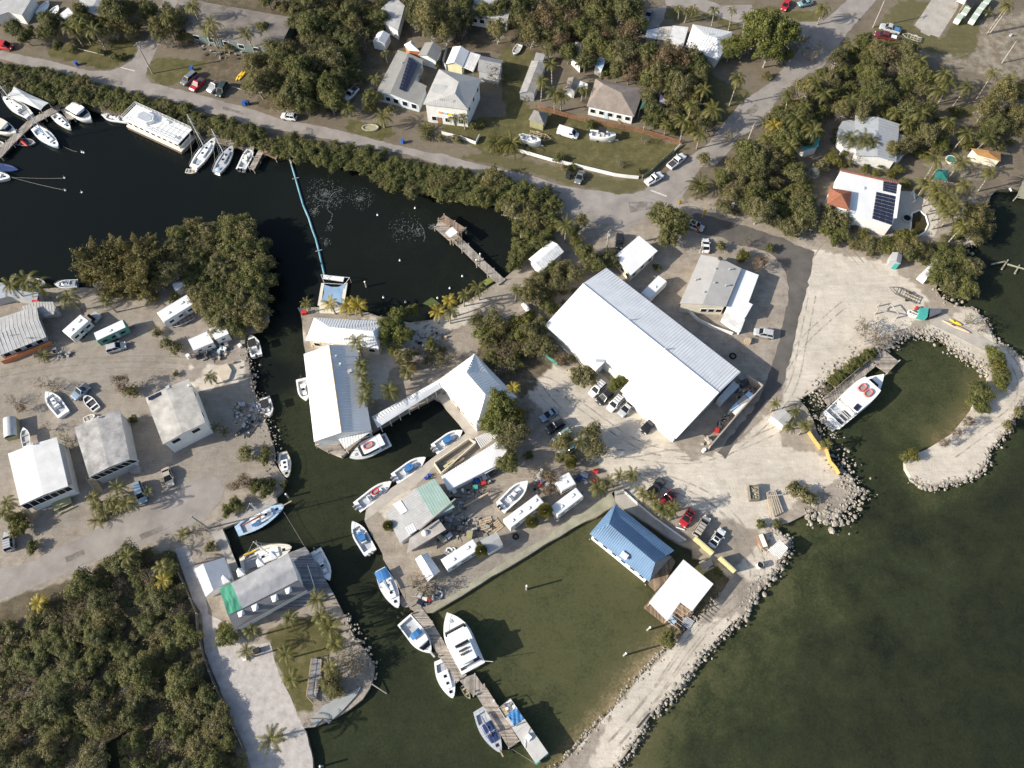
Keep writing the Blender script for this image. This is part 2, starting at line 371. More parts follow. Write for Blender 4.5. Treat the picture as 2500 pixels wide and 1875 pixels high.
    def soft(ch): # ragged border
        t = mth('ADD', ch, mth('MULTIPLY', mth('SUBTRACT', mixn, .5), 1.6)); q = n.nodes.new('ShaderNodeMapRange'); q.inputs['From Min'].default_value = .16; q.inputs['From Max'].default_value = .68
        L(t, q.inputs[0]); return q.outputs[0]
    c = mixc(soft(ca.outputs['Alpha']), dirt, grv); c = mixc(soft(sp.outputs[1]), c, sand)
    c = mixc(soft(sp.outputs[2]), c, lit); c = mixc(soft(sp.outputs[0]), c, grs)
    tone = n.nodes.new('ShaderNodeMapRange'); tone.inputs['From Min'].default_value = .3; tone.inputs['From Max'].default_value = .7; tone.inputs['To Min'].default_value = .84; tone.inputs['To Max'].default_value = 1.12
    L(nb, tone.inputs[0]); vm = n.nodes.new('ShaderNodeVectorMath'); vm.operation = 'SCALE'; L(c, vm.inputs[0]); L(tone.outputs[0], vm.inputs['Scale'])
    trk = None                                                    # wheel tracks: noise drawn out along the two ways people drive here
    for ang in (.75, -.35):
        mp = n.nodes.new('ShaderNodeMapping'); mp.inputs['Rotation'].default_value = (0, 0, ang); mp.inputs['Scale'].default_value = (.10, .75, 1); L(tc.outputs['Object'], mp.inputs[0])
        q = n.nodes.new('ShaderNodeTexNoise'); q.inputs['Scale'].default_value = 1.0; q.inputs['Detail'].default_value = 4; q.inputs['Distortion'].default_value = 2.2; q.inputs['Roughness'].default_value = .7; L(mp.outputs[0], q.inputs['Vector'])
        trk = q.outputs['Fac'] if trk is None else mth('MULTIPLY', trk, q.outputs['Fac'])
    t2 = n.nodes.new('ShaderNodeMapRange'); t2.inputs['From Min'].default_value = .14; t2.inputs['From Max'].default_value = .38; t2.inputs['To Min'].default_value = .90; t2.inputs['To Max'].default_value = 1.08; L(trk, t2.inputs[0])
    vm2 = n.nodes.new('ShaderNodeVectorMath'); vm2.operation = 'SCALE'; L(vm.outputs[0], vm2.inputs[0]); L(t2.outputs[0], vm2.inputs['Scale'])
    L(vm2.outputs[0], b.inputs['Base Color'])
    bp = n.nodes.new('ShaderNodeBump'); bp.inputs['Strength'].default_value = .5; bp.inputs['Distance'].default_value = .16
    L(mth('ADD', nf, mth('MULTIPLY', nm, 1.5)), bp.inputs['Height']); L(bp.outputs[0], b.inputs['Normal'])
    me.materials.append(m); struct(link('ground', me)); print('ground', len(VV), len(faces))

def build_water():
    st = 1.5
    gx, gy = np.meshgrid(np.arange(-186, 186.1, st), np.arange(-30, 218.1, st)); sh = gx.shape
    X, Y = gx.ravel(), gy.ravel()
    CP = [(50,400,.02),(300,450,.0),(480,430,.02),(100,250,0),(560,620,.0),(700,450,.13),(850,550,.16),(1050,500,.16),(960,640,.18),(800,640,.10),(600,800,.12),(640,900,.40),(620,760,.28),(660,1040,.46),(700,1080,.44),(560,1140,.25),
          (760,1010,.42),(900,940,.26),(930,890,.12),(740,1300,.30),(800,1400,.42),(840,1480,.40),(760,1560,.46),(900,1600,.44),(1050,1620,.46),(1100,1250,.86),(1300,1250,.90),(1200,1400,.88),(1350,1400,.86),(1400,1500,.80),(1250,1550,.74),(1020,1350,.78),(1500,1230,.8),(1150,1180,.8),
          (1850,950,.50),(1950,900,.62),(2050,820,.62),(1980,1000,.55),(1850,1050,.45),(1750,1200,.48),(1650,1350,.42),(1600,1500,.45),(1500,1600,.45),(1900,1100,.42),(2000,1200,.40),(2150,1150,.34),(2200,1400,.32),(2000,1500,.34),(1800,1600,.38),(2200,1620,.31),(2200,600,.40),(2180,900,.36),(2150,530,.3)]
    num = np.zeros(X.shape); den = np.zeros(X.shape)
    for a, c, v in CP:
        p = P(a*1.1302, c*1.1302, WZ); d2 = (X-p.x)**2+(Y-p.y)**2+4; wgt = d2**-1.8; num += v*wgt; den += wgt
    S = num/den
    beach = np.minimum(segdist(X, Y, [tuple(p) for p in W2(SPIT_L, WZ)]), segdist(X, Y, [tuple(p) for p in W2(HOOK_IN[9:16], WZ)]))
    S = S + .75*np.exp(-(beach/3.2)**2)
    b2 = np.minimum(segdist(X, Y, [tuple(p) for p in W2(SPIT_R, WZ)]), segdist(X, Y, [tuple(p) for p in W2(WL2[2:13], WZ)]))
    S = S + .30*np.exp(-(b2/8)**2)
    b3 = segdist(X, Y, [tuple(p) for p in W2(HOOK_OUT[:14], WZ)]); S = S + .18*np.exp(-(b3/4)**2)
    weed = np.clip((np.minimum(b2, segdist(X, Y, [tuple(P(1780*1.13, 1350*1.13).to_2d()), tuple(P(2000*1.13, 1200*1.13).to_2d())]))), 0, 999)
    wd = np.where(inpoly(X, Y, sea), np.exp(-(weed/26)**2), .15)
    faces = []; ny, nx = sh
    V = [(float(a), float(c), WZ) for a, c in zip(X, Y)]
    for j in range(ny-1):
        for i in range(nx-1): q = j*nx+i; faces.append((q, q+1, q+1+nx, q+nx))
    o = len(V); V += [(-1500, -600, WZ-.05), (1500, -600, WZ-.05), (1500, 1800, WZ-.05), (-1500, 1800, WZ-.05)]; faces.append((o, o+1, o+2, o+3))
    me = bpy.data.meshes.new('water'); me.from_pydata(V, [], faces); me.update()
    cv = np.zeros((len(V), 4), np.float32); cv[:len(S), 0] = np.clip(S, 0, 1.8)/1.8; cv[:len(S), 1] = wd; cv[o:, 0] = .2; cv[:, 3] = 1
    at = me.color_attributes.new('depth', 'FLOAT_COLOR', 'POINT'); at.data.foreach_set('color', cv.ravel())
    m = bpy.data.materials.new('shallow_sea_water'); m.use_nodes = True; n = m.node_tree; L = n.links.new; b = n.nodes['Principled BSDF']
    b.inputs['Roughness'].default_value = .12; b.inputs['IOR'].default_value = 1.33; b.inputs['Specular IOR Level'].default_value = .16
    tc = n.nodes.new('ShaderNodeTexCoord'); ca = n.nodes.new('ShaderNodeAttribute'); ca.attribute_name = 'depth'
    sp = n.nodes.new('ShaderNodeSeparateColor'); L(ca.outputs['Color'], sp.inputs[0])
    def noise(s, d=6, r=.65, dist=0):
        q = n.nodes.new('ShaderNodeTexNoise'); q.inputs['Scale'].default_value = s; q.inputs['Detail'].default_value = d; q.inputs['Roughness'].default_value = r
        q.inputs['Distortion'].default_value = dist; L(tc.outputs['Object'], q.inputs['Vector']); return q.outputs['Fac']
    def mth(op, a, c, cl=False):
        q = n.nodes.new('ShaderNodeMath'); q.operation = op; q.use_clamp = cl
        for i, z in enumerate((a, c)):
            if isinstance(z, (int, float)): q.inputs[i].default_value = z
            else: L(z, q.inputs[i])
        return q.outputs[0]
    n1, n2, n3 = noise(.07, 8, .72, .15), noise(.35, 8, .78, .2), noise(2.0, 6, .85)
    patch = mth('MULTIPLY', mth('SUBTRACT', n1, .5), mth('ADD', mth('MULTIPLY', sp.outputs[1], .55), .08))
    fine = mth('ADD', mth('MULTIPLY', mth('SUBTRACT', n2, .5), .40), mth('MULTIPLY', mth('SUBTRACT', n3, .5), .60))
    fine = mth('MULTIPLY', fine, mth('ADD', mth('MULTIPLY', sp.outputs[0], 2.6), .05))
    s = mth('ADD', mth('ADD', sp.outputs[0], mth('MULTIPLY', patch, mth('MULTIPLY', sp.outputs[0], 4.0))), fine)
    cr = n.nodes.new('ShaderNodeValToRGB'); e = cr.color_ramp.elements
    stops = [(0, (.0065, .0085, .0082)), (.09, (.0095, .0118, .0100)), (.20, (.0235, .0275, .0160)), (.29, (.033, .0395, .0195)), (.46, (.070, .073, .034)), (.60, (.084, .080, .040)), (.80, (.15, .125, .065)), (1, (.26, .21, .13))]
    while len(e) < len(stops): e.new(.5)
    for i, (p_, c_) in enumerate(stops): e[i].position = p_; e[i].color = (*c_, 1)
    L(s, cr.inputs[0]); L(cr.outputs[0], b.inputs['Base Color'])
    bp = n.nodes.new('ShaderNodeBump'); bp.inputs['Strength'].default_value = .16; bp.inputs['Distance'].default_value = .3; L(noise(1.6, 5), bp.inputs['Height']); L(bp.outputs[0], b.inputs['Normal'])
    me.materials.append(m); struct(link('water', me))

def sheet(name, px, z, material, jit=.10, step=1.0):
    pl = [tuple(p) for p in W2(px, 0)]; pl = densify(pl, step, jit)
    vo, eo, fo, *_ = delaunay_2d_cdt([Vector(p) for p in pl], [(i, (i+1) % len(pl)) for i in range(len(pl))], [], 1, 1e-5)
    me = bpy.data.meshes.new(name); me.from_pydata([(v.x, v.y, z) for v in vo], [], [tuple(f) for f in fo]); me.update(); me.materials.append(material)
    if sum(p.normal.z for p in me.polygons) < 0: me.flip_normals()
    return struct(link(name, me))

build_ground(); build_water()
ASPHALT = mat('sun_bleached_asphalt', (.235, .212, .190), .95, .10, .22, rgb2=(.335, .303, .274), bump=.12, bscale=3, detail=9, spec=.15)
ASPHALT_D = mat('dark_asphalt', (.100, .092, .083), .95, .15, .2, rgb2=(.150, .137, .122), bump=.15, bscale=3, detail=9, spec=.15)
ROADPAINT = mat('worn_road_paint', (.52, .51, .48), .9, .2, 2)
PAVING = mat('pale_block_paving', (.40, .365, .34), .95, .2, .8, rgb2=(.50, .46, .43), bump=.3, bscale=2, detail=9)
main_road = (k(0,0,-300,470,0,545,250,600,480,640,700,700,980,765,1180,765,1300,725,1420,660,1500,600,1590,740,1575,830,1640,900,1780,930,2212,1040)+k(1,0,500,1180,830,1290,1300,1370,1800,1500,2212,1600)+k(2,0,250,1659)
  + k(2,1,350,0,600,80,1050,180,1300,235,1600,330,1850,380,2050,400,2212,430)+k(3,1,0,440,200,435,320,400,520,230,720,480,690,600,720,690,480,610,250,740,150,830,0,850)
  + k(2,1,2150,760,1950,730,1720,700,1600,600,1480,470,1300,360,1050,270,500,170,0,15)+k(1,0,1900,1620,1500,1540,1000,1440,500,1350,0,1210)+k(0,0,2212,1180,1900,1110,1500,1000,600,780,0,640,-300,560))
sheet('road', main_road, .020, ASPHALT)
sheet('road', k(0,0,1430,650,1490,540,1510,460,1590,430,1640,300,1700,120,1760,0,1850,-150,2000,-150,1900,60,1850,180,1790,330,1720,470,1650,620,1590,735,1500,760), .012, ASPHALT)
sheet('road', k(3,1,330,395,560,210,700,110,860,0)+k(3,0,1000,1560,1150,1370,1330,1150,1510,1010,1700,880,1880,660,1990,540,2100,420)+k(4,0,0,255,140,150,300,0,450,-150,730,-150,600,20,290,370,200,520,100,640,0,770)
  + k(3,0,2100,790,1900,930,1760,1080,1640,1280,1500,1400,1330,1490,1250,1620)+k(3,1,1100,120,930,150,860,260,780,400,700,520,600,560), .016, ASPHALT)
sheet('road', k(3,0,520,-150,560,60,640,60,880,90,1170,200,1420,270,1700,320,1900,340,2050,420,2212,330)+k(4,0,60,240,20,200)+k(3,0,2212,230,1960,240,1850,190,1700,170,1530,150,1480,50,1150,60,1000,0,950,-150), .008, ASPHALT)
sheet('driveway', k(3,0,380,90,560,60,540,200,480,290,340,320), .018, ASPHALT)
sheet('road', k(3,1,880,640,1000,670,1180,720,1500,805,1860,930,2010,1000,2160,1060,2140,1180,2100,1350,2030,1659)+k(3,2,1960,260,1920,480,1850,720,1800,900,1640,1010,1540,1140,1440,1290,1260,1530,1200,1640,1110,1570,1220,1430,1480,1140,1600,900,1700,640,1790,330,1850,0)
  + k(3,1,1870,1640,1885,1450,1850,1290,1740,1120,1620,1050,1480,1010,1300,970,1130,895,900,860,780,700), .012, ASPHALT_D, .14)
sheet('road', k(0,3,-300,1210,0,1165,380,1085,560,980,700,900,900,810,1080,720,1250,660,1400,600,1600,480,1900,330,2212,150)+k(1,3,130,180,220,300,190,400,100,520)+k(0,3,2212,645,1900,765,1400,965,820,1165,400,1345,0,1500,-300,1600), .018, ASPHALT, .2)
def worn(nm, rgb, lo, hi, sc_):                                  # a thin broken film: worn wheel marks, old repairs
    m = mat(nm, rgb, .95, .15, 1.5, spec=.1); n = m.node_tree; b = n.nodes['Principled BSDF']; q = n.nodes.new('ShaderNodeTexNoise'); q.inputs['Scale'].default_value = sc_; q.inputs['Detail'].default_value = 6; q.inputs['Roughness'].default_value = .7
    n.links.new(n.nodes['Texture Coordinate'].outputs['Object'], q.inputs['Vector']); r = n.nodes.new('ShaderNodeMapRange'); r.inputs['From Min'].default_value = lo; r.inputs['From Max'].default_value = hi; n.links.new(q.outputs['Fac'], r.inputs[0]); n.links.new(r.outputs[0], b.inputs['Alpha']); return m
TRK, PATCH = worn('wheel_mark_dirt', (.36, .315, .26), .42, .75, .5), worn('tar_repair', (.185, .168, .15), .36, .8, .5)
def tracks(px, z=.007):
    w = [Vector((*p, 0)) for p in W2(px)]; pts = []
    for i in range(len(w)-1):
        a, b, c, d = w[max(i-1, 0)], w[i], w[i+1], w[min(i+2, len(w)-1)]
        for j in range(10): t = j/10; pts.append(.5*((2*b)+(c-a)*t+(2*a-5*b+4*c-d)*t*t+(3*b-a-3*c+d)*t**3))
    g = G()
    for off in (-.78, .78):
        L_ = []
        for i in range(len(pts)-1): d = (pts[i+1]-pts[i]).normalized(); q = Vector((-d.y, d.x, 0)); L_.append([pts[i]+q*(off-.17)+Vector((0, 0, z)), pts[i]+q*(off+.17)+Vector((0, 0, z))])
        g.loft(L_, closed=False, caps=False)
    struct(g.build('wheel_tracks', TRK))
for i, q in enumerate((k(3,1,2000,1500,2120,1100)+k(4,1,150,900,500,1250), k(3,2,1150,1600,1500,1350,1900,900,2050,300,2150,-200), k(3,2,200,1600,900,1640,1700,1350,2050,1150), k(2,2,1100,760,1500,800,1900,1100)+k(3,2,300,1500,1000,1640), k(3,3,300,150,900,420,1300,800,1500,1300)+k(3,4,900,200,400,900,-100,1500), k(3,3,340,120,1000,380,1420,800,1560,1250)+k(3,4,980,160,450,860,-60,1470), k(0,2,0,720,700,600,1600,560,2212,600), k(0,2,-50,800,600,690,1300,620,2000,640), k(2,3,1500,230,1050,230,600,420,560,560), k(2,2,1750,1250,1500,1000,1350,800,1180,700), k(4,2,300,-60,-200,400,-500,900), k(4,0,1900,900,1700,600,1450,640,1000,560), k(2,3,1950,60,2100,-80)+k(3,2,200,1580,700,1500,1200,1620), k(4,2,1700,300,2000,480,2180,800,2100,1100,1700,1400,1400,1620))): tracks(q, .006+.0004*i)
for q in (k(2,1,1500,380,1640,420,1600,500,1480,460), k(3,1,150,520,420,520,400,600,170,640), k(1,0,1100,1370,1180,1395,1170,1450,1090,1420), k(0,0,1200,850,1330,880,1320,930,1190,900), k(3,0,1420,1200,1520,1120,1560,1180,1470,1260), k(0,3,700,1040,900,960,920,1010,720,1100), k(0,3,1500,800,1750,700,1780,740,1530,850), k(1,0,200,1150,420,1210,410,1240,190,1180)): sheet('road_patch', q, .0245, PATCH, .05)
for q in (k(0,0,1300,725,1310,735,1455,772,1455,760), k(3,1,385,400,400,392,570,455,560,470)): sheet('stop_line', q, .026, ROADPAINT, 0)
sheet('concrete_pad', k(4,0,1210,0,1120,140,1025,275,1100,325,1092,345,1190,392,1205,375,1295,405,1400,240,1500,80,1520,-60,1250,-60), .015, CONCRETE, .02)
sheet('driveway', k(0,3,1890,950,2020,915,2212,1380)+k(1,3,0,1400,30,1650)+k(1,4,300,130,480,330,700,300,800,640,930,900,1000,1090,1090,1260,1165,1560,1165,1720,520,1720,380,1300,200,900,60,560,0,400)+k(0,3,2180,1659,2080,1500,2030,1350), .014, PAVING, .05)
sheet('patio', k(4,1,840,400,1010,410,1200,530,1290,640,1270,830,1240,900,1080,880,880,880,780,800,800,640), .02, mat('pale_patio', (.50,.46,.40), .9,.1,.8), .02)
sheet('seawall_path', k(2,3,150,1640,400,1480,1000,1110,1500,800,1700,650,2212,330)+k(2,3,2212,480,1500,870,1000,1180,560,1450,250,1635), .02, GREENISH, .03)
sheet('dock_apron', k(2,2,230,1640,450,1480,600,1365,720,1400,640,1440,480,1540,340,1659)+k(2,3,240,90,60,280,-40,330)+k(1,3,2060,390,1850,560,1740,640,1725,640,1745,530,1960,330,2212,170), .02, mat('apron_concrete', (.40,.36,.31), .9,.15,.6), .03)
sheet('dock_apron', k(2,2,265,985,330,930,430,950,720,1300,800,1290,720,1400,600,1360,520,1235,400,1100,330,1010), .016, mat('apron_concrete', (.40,.36,.31)), .03)
sheet('path', k(3,3,-40,330,80,320,220,440,420,610,770,860,700,880,580,820,320,650,130,530,20,455), .02, CONCRETE, .03)
# ================================================================ BUILDINGS
def inset2(poly, d):
    n = len(poly); ar = sum(poly[i][0]*poly[(i+1) % n][1]-poly[(i+1) % n][0]*poly[i][1] for i in range(n)); sg = 1 if ar > 0 else -1
    out = []
    for i in range(n):
        a, b, c = (Vector(poly[(i-1) % n][:2]), Vector(poly[i][:2]), Vector(poly[(i+1) % n][:2]))
        e1 = (b-a).normalized() if (b-a).length > 1e-6 else Vector((1, 0)); e2 = (c-b).normalized() if (c-b).length > 1e-6 else e1
        n1 = Vector((-e1.y, e1.x))*sg; n2 = Vector((-e2.y, e2.x))*sg; m = n1+n2
        if m.length < .2: m = n1
        m.normalize(); q = max(.45, m.dot(n1)); out.append(b+m*(d/q))
    return out
def roof_geo(g, pts, faces, thick, ribs, ribh=.05, dirs=None):
    o = len(g.v); n = len(pts)
    g.v += [tuple(p) for p in pts]+[(p.x, p.y, p.z-thick) for p in pts]
    cnt = {}
    for f in faces:
        for i in range(len(f)):
            e = (f[i], f[(i+1) % len(f)]); kk = (min(e), max(e)); cnt.setdefault(kk, []).append(e)
    for f in faces:
        a, b, c = pts[f[0]], pts[f[1]], pts[f[2]]
        up = (b-a).cross(c-a).z > 0; ff = tuple(f) if up else tuple(f)[::-1]
        g.f.append(tuple(i+o for i in ff)); g.f.append(tuple(i+o+n for i in ff[::-1]))
        for i in range(len(ff)):
            e = (ff[i], ff[(i+1) % len(ff)])
            if len(cnt[(min(e), max(e))]) == 1: g.f.append((e[1]+o, e[0]+o, e[0]+o+n, e[1]+o+n))
        if ribs:
            nr = (b-a).cross(c-a).normalized()
            if nr.z < 0: nr = -nr
            h = Vector((0, 0, 1)).cross(nr)
            if h.length < .05: h = (b-a)
            h.normalize(); s = nr.cross(h); O = pts[f[0]]
            uv = [((pts[i]-O).dot(h), (pts[i]-O).dot(s)) for i in f]
            u0, u1 = min(q[0] for q in uv), max(q[0] for q in uv); m = max(1, int((u1-u0)/ribs))
            for r in range(m):
                u = u0+(r+.5)*(u1-u0)/m; xs = []
                for i in range(len(uv)):
                    (a1, b1), (a2, b2) = uv[i], uv[(i+1) % len(uv)]
                    if (a1 > u) != (a2 > u): xs.append(b1+(b2-b1)*(u-a1)/(a2-a1))
                if len(xs) < 2: continue
                v0, v1 = min(xs), max(xs)
                if v1-v0 < .3: continue
                wd = min(.07, ribs*.2)
                g.add([O+h*(u-wd)+s*v0+nr*.004, O+h*(u+wd)+s*v0+nr*.004, O+h*u+s*v0+nr*ribh, O+h*(u-wd)+s*v1+nr*.004, O+h*(u+wd)+s*v1+nr*.004, O+h*u+s*v1+nr*ribh],
                      [(1, 4, 5, 2), (0, 2, 5, 3), (0, 1, 2), (3, 5, 4)])
def house(name, label, pts, faces, loop, rm, wm, wins=(), ribs=0, base=0.0, ins=.4, cat='house', thick=.14, doors=(), extra=None, group=None):
    pts = [p if isinstance(p, Vector) else P(p[0], p[1], p[2]) for p in pts]
    lp = [pts[i] for i in loop]
    cx = sum(p.x for p in lp)/len(lp); cy = sum(p.y for p in lp)/len(lp); O = Vector((cx, cy, base))
    root = thing(name, label, cat, O, 0, group)
    loc = [p-O for p in pts]
    g = G(); roof_geo(g, loc, faces, thick, ribs); g.build('roof', rm, root)
    ll = [loc[i] for i in loop]; ip = inset2([(p.x, p.y) for p in ll], ins)
    if wm:
        g = G(); n = len(ip)
        vs = [(p.x, p.y, 0.0) for p in ip]+[(p.x, p.y, ll[i].z-thick-.02) for i, p in enumerate(ip)]
        g.add(vs, [(i, (i+1) % n, n+(i+1) % n, n+i) for i in range(n)]); g.build('wall', wm, root)
        ctr = sum(ip, Vector((0, 0)))/n
        def onwall(e, t, z, w_, h_, nm, m, fr):
            a, b = ip[e], ip[(e+1) % n]; d = (b-a); L_ = d.length; d.normalize(); nn = Vector((d.y, -d.x))
            if nn.dot((a+b)/2-ctr) < 0: nn = -nn
            p = a+d*L_*t; rz = math.atan2(d.y, d.x)
            q = G().box(p.x+nn.x*.05, p.y+nn.y*.05, z, w_, .10, h_, rz).build(nm, m, root)
            if fr: G().box(p.x+nn.x*.03, p.y+nn.y*.03, z, w_+.24, .10, h_+.24, rz).build('frame', GEL, q)
        for e, cnt_, w_, h_, z in wins:
            for i in range(cnt_): onwall(e, (i+.5)/cnt_, z, w_, h_, 'window', GLASS, True)
        for e, t, m in doors: onwall(e, t, 1.05, 1.0, 2.1, 'door', m, False)
    if extra: extra(root, O, loc, ip)
    return root
def px4(c, r, h, *v): return [P(a, b, h) for a, b in k(c, r, *v)]
def gable(name, label, cor, rise, rm, wm, **kw):                 # cor: a-b and d-c are eaves, ridge joins the middles of d-a and b-c
    a, b, c, d = cor; sh = kw.pop('shift', .5); r1 = a.lerp(d, sh)+Vector((0, 0, rise)); r2 = b.lerp(c, sh)+Vector((0, 0, rise))
    return house(name, label, [a, b, r2, c, d, r1], [(0, 1, 2, 5), (5, 2, 3, 4)], [0, 1, 2, 3, 4, 5], rm, wm, **kw)
def hip(name, label, cor, rise, rm, wm, fr=.3, **kw):
    a, b, c, d = cor; m1 = (a+d)/2; m2 = (b+c)/2; up = Vector((0, 0, rise)); fr2 = kw.pop('fr2', fr)
    r1 = m1.lerp(m2, fr)+up; r2 = m1.lerp(m2, 1-fr2)+up
    return house(name, label, [a, b, c, d, r1, r2], [(0, 1, 5, 4), (2, 3, 4, 5), (1, 2, 5), (3, 0, 4)], [0, 1, 2, 3], rm, wm, **kw)
def flat(name, label, cor, rm, wm, **kw):
    return house(name, label, cor, [tuple(range(len(cor)))], list(range(len(cor))), rm, wm, **kw)
def panels(root, O, corners, nx, ny, name='solar_panel'):          # corners: 4 world points on the roof, nx x ny separate modules
    a, b, c, d = [p-O for p in corners]
    for i in range(nx):
        for j in range(ny):
            def q(u, v): return a.lerp(b, u).lerp(d.lerp(c, u), v)
            u0, u1, v0, v1 = (i+.04)/nx, (i+.96)/nx, (j+.07)/ny, (j+.93)/ny
            t = Vector((0, 0, .08)); vs = [q(u0, v0), q(u1, v0), q(u1, v1), q(u0, v1)]
            G().add([v+t for v in vs]+[v for v in vs], [(0, 1, 2, 3), (0, 4, 5, 1), (1, 5, 6, 2), (2, 6, 7, 3), (3, 7, 4, 0)]).build(name, PANEL, root)
def roofbit(root, O, px, h, name, m, fn):                          # a vent, hatch or dome standing on a roof; fn(g, x, y, z)
    p = P(px[0], px[1], h)-O; g = G(); fn(g, p.x, p.y, p.z); g.build(name, m, root)
def vent(g, x, y, z): g.tube((x, y, z-.1), (x, y, z+.45), .12, .12, 7).tube((x, y, z+.42), (x, y, z+.55), .22, .22, 7)
def hatch(g, x, y, z): g.box(x, y, z+.08, .7, .7, .35, .5)

# ---- marina core
wh = house('warehouse', 'large white metal warehouse with grey ribbed north slope', 
    [P(1330,794,4.6), P(*k(2,2,2025,672)[0],4.6), P(*k(2,2,2115,585)[0],4.9), P(*k(3,2,170,785)[0],4.7), P(*k(3,2,65,900)[0],4.0), P(*k(3,2,668,1418)[0],4.0), P(*k(3,2,1125,925)[0],7.6), P(*k(3,2,1362,700)[0],5.4), P(*k(2,1,2125,1235)[0],5.4), P(*k(2,1,1870,1405)[0],7.6)],
    [(0, 1, 2, 6, 9), (2, 3, 4, 5, 6), (6, 7, 8, 9)], [0, 1, 2, 3, 4, 5, 6, 7, 8, 9], WHITE_ROOF, WHITE_WALL, ribs=0, ins=.5, cat='warehouse', thick=.2, doors=((7, .3, GREY_WALL),))
for o_ in list(wh.children):
    if o_.name.startswith('roof'):
        g = G(); O = wh.location
        roof_geo(g, [p+Vector((0, 0, .05)) for p in (P(*k(3,2,1125,925)[0],7.6)-O, P(*k(3,2,1362,700)[0],5.4)-O, P(*k(2,1,2125,1235)[0],5.4)-O, P(*k(2,1,1870,1405)[0],7.6)-O)], [(0, 1, 2, 3)], .05, .62, .085)
        g.build('corrugated_slope', mat('galvanised_ribbed_sheet', (.80,.795,.78), .6, .08, .4), wh)
        # the raised sheet that roofs the recess, and the ridge capping
        q = [P(*k(2,2,2115,578)[0],5.1)-O, P(*k(3,2,168,783)[0],5.0)-O, P(*k(3,2,250,790)[0],5.1)-O, P(*k(3,2,325,660)[0],5.6)-O, P(*k(3,2,62,445)[0],6.1)-O]
        g = G(); roof_geo(g, q, [(0, 1, 2, 3, 4)], .3, 0); g.build('porch_roof', WHITE_ROOF, wh)
        a, b = P(*k(3,2,1125,925)[0],7.7)-O, P(*k(2,1,1870,1405)[0],7.7)-O
        G().tube(a, b, .16, .16, 6).build('ridge_cap', WHITE_ROOF, wh)
        for t in (.35, .62): 
            p = b.lerp(a, t); G().tube((p.x, p.y, p.z-.1), (p.x, p.y, p.z+.6), .14, .2, 8).build('roof_vent', STEEL, wh)
        p = P(*k(2,2,2060,580)[0],5.1)-O; G().box(p.x, p.y, p.z+.05, 1.9, .55, .12, -.05).build('skylight', GREY_GEL, wh)
house('restaurant_building', 'white hip roofed building with curved east end at the north quay', [P(*k(1,2,1180,112)[0],3.6), P(*k(1,2,1090,358)[0],3.6), P(*k(1,2,1880,445)[0],3.6), P(*k(1,2,1965,150)[0],3.6), P(*k(1,2,1340,213)[0],5.3), P(*k(1,2,1815,262)[0],5.3)],
    [(0, 1, 4), (1, 2, 5, 4), (2, 3, 5), (3, 0, 4, 5)], [0, 1, 2, 3], WHITE_ROOF, CREAM_WALL, ribs=.55, cat='building', wins=((1, 5, 1.2, 1.1, 1.6),))
def lb_extra(root, O, loc, ip):
    G().tube(loc[1]+Vector((0, 0, .05)), loc[2]+Vector((0, 0, .05)), .14, .14, 6).build('ridge_cap', TIMBER, root)
    roofbit(root, O, k(1,2,1465,620)[0], 6.1, 'roof_vent', WHITE_ROOF, vent); roofbit(root, O, k(1,2,1570,690)[0], 5.3, 'roof_fan', STEEL, hatch); roofbit(root, O, k(1,2,1420,535)[0], 6.3, 'roof_vent', STEEL, vent)
house('long_dockside_building', 'long gabled white building overhanging the channel, pale blue east slope', [P(*k(1,2,1068,507)[0],4.2), P(*k(1,2,1345,408)[0],6.6), P(*k(1,2,1478,1350)[0],6.6), P(*k(1,2,1180,1452)[0],4.2), P(*k(1,2,1800,1327)[0],4.2), P(*k(1,2,1640,412)[0],4.2)],
    [(0, 1, 2, 3), (1, 5, 4, 2)], [0, 1, 5, 4, 2, 3], WHITE_ROOF, WHITE_WALL, ribs=.6, cat='building', wins=((3, 3, 1.1, 1.2, 1.8),), extra=lb_extra)
flat('porch_roof', 'triangular white ribbed porch roof at the south end of the long building', px4(1,2,3.0,1425,1402,1815,1332,1515,1530), WHITE_ROOF, None, ribs=.55, cat='porch roof', extra=lambda r, O, l, ip: [G().tube((p.x*.9, p.y*.9, p.z-.1), (p.x*.9, p.y*.9, -.0), .07).build('post', WHITE_WALL, r) for p in l])
gable('covered_walkway', 'long white ribbed roof over the walkway along the boat slip', [P(*k(1,2,1805,1182)[0],3.1), P(*k(2,2,298,792)[0],3.1), P(*k(2,2,348,866)[0],3.1), P(*k(1,2,1865,1302)[0],3.1)], .5, WHITE_ROOF, None, ribs=.6, cat='walkway',
    extra=lambda r, O, l, ip: [G().tube((p.x, p.y, 2.95), (p.x, p.y, 0), .08).build('post', WHITE_WALL, r) for t in range(7) for p in (l[0].lerp(l[1], (t+.3)/7), l[4].lerp(l[3], (t+.3)/7))])
house('hip_roofed_hall', 'square white hip roofed hall at the head of the boat slip', [P(*k(2,2,705,500)[0],3.4), P(*k(2,2,300,795)[0],3.4), P(*k(2,2,718,1303)[0],3.4), P(*k(2,2,1160,972)[0],3.4), P(*k(2,2,690,688)[0],5.6), P(*k(2,2,612,705)[0],6.9), P(*k(2,2,820,945)[0],6.9), P(*k(2,2,748,1028)[0],5.6), P(*k(2,2,850,712)[0],4.9), P(*k(2,2,1003,893)[0],4.9)],
    [(0, 1, 5, 4), (1, 2, 7, 6, 5), (2, 3, 9, 6, 7), (3, 0, 8, 9), (0, 4, 8), (4, 5, 8), (5, 6, 9, 8)], [0, 1, 2, 3], WHITE_ROOF, WHITE_WALL, ribs=.6, cat='hall', wins=((1, 4, 1.2, 1.2, 1.6),), doors=((1, .5, BROWN_WALL),))
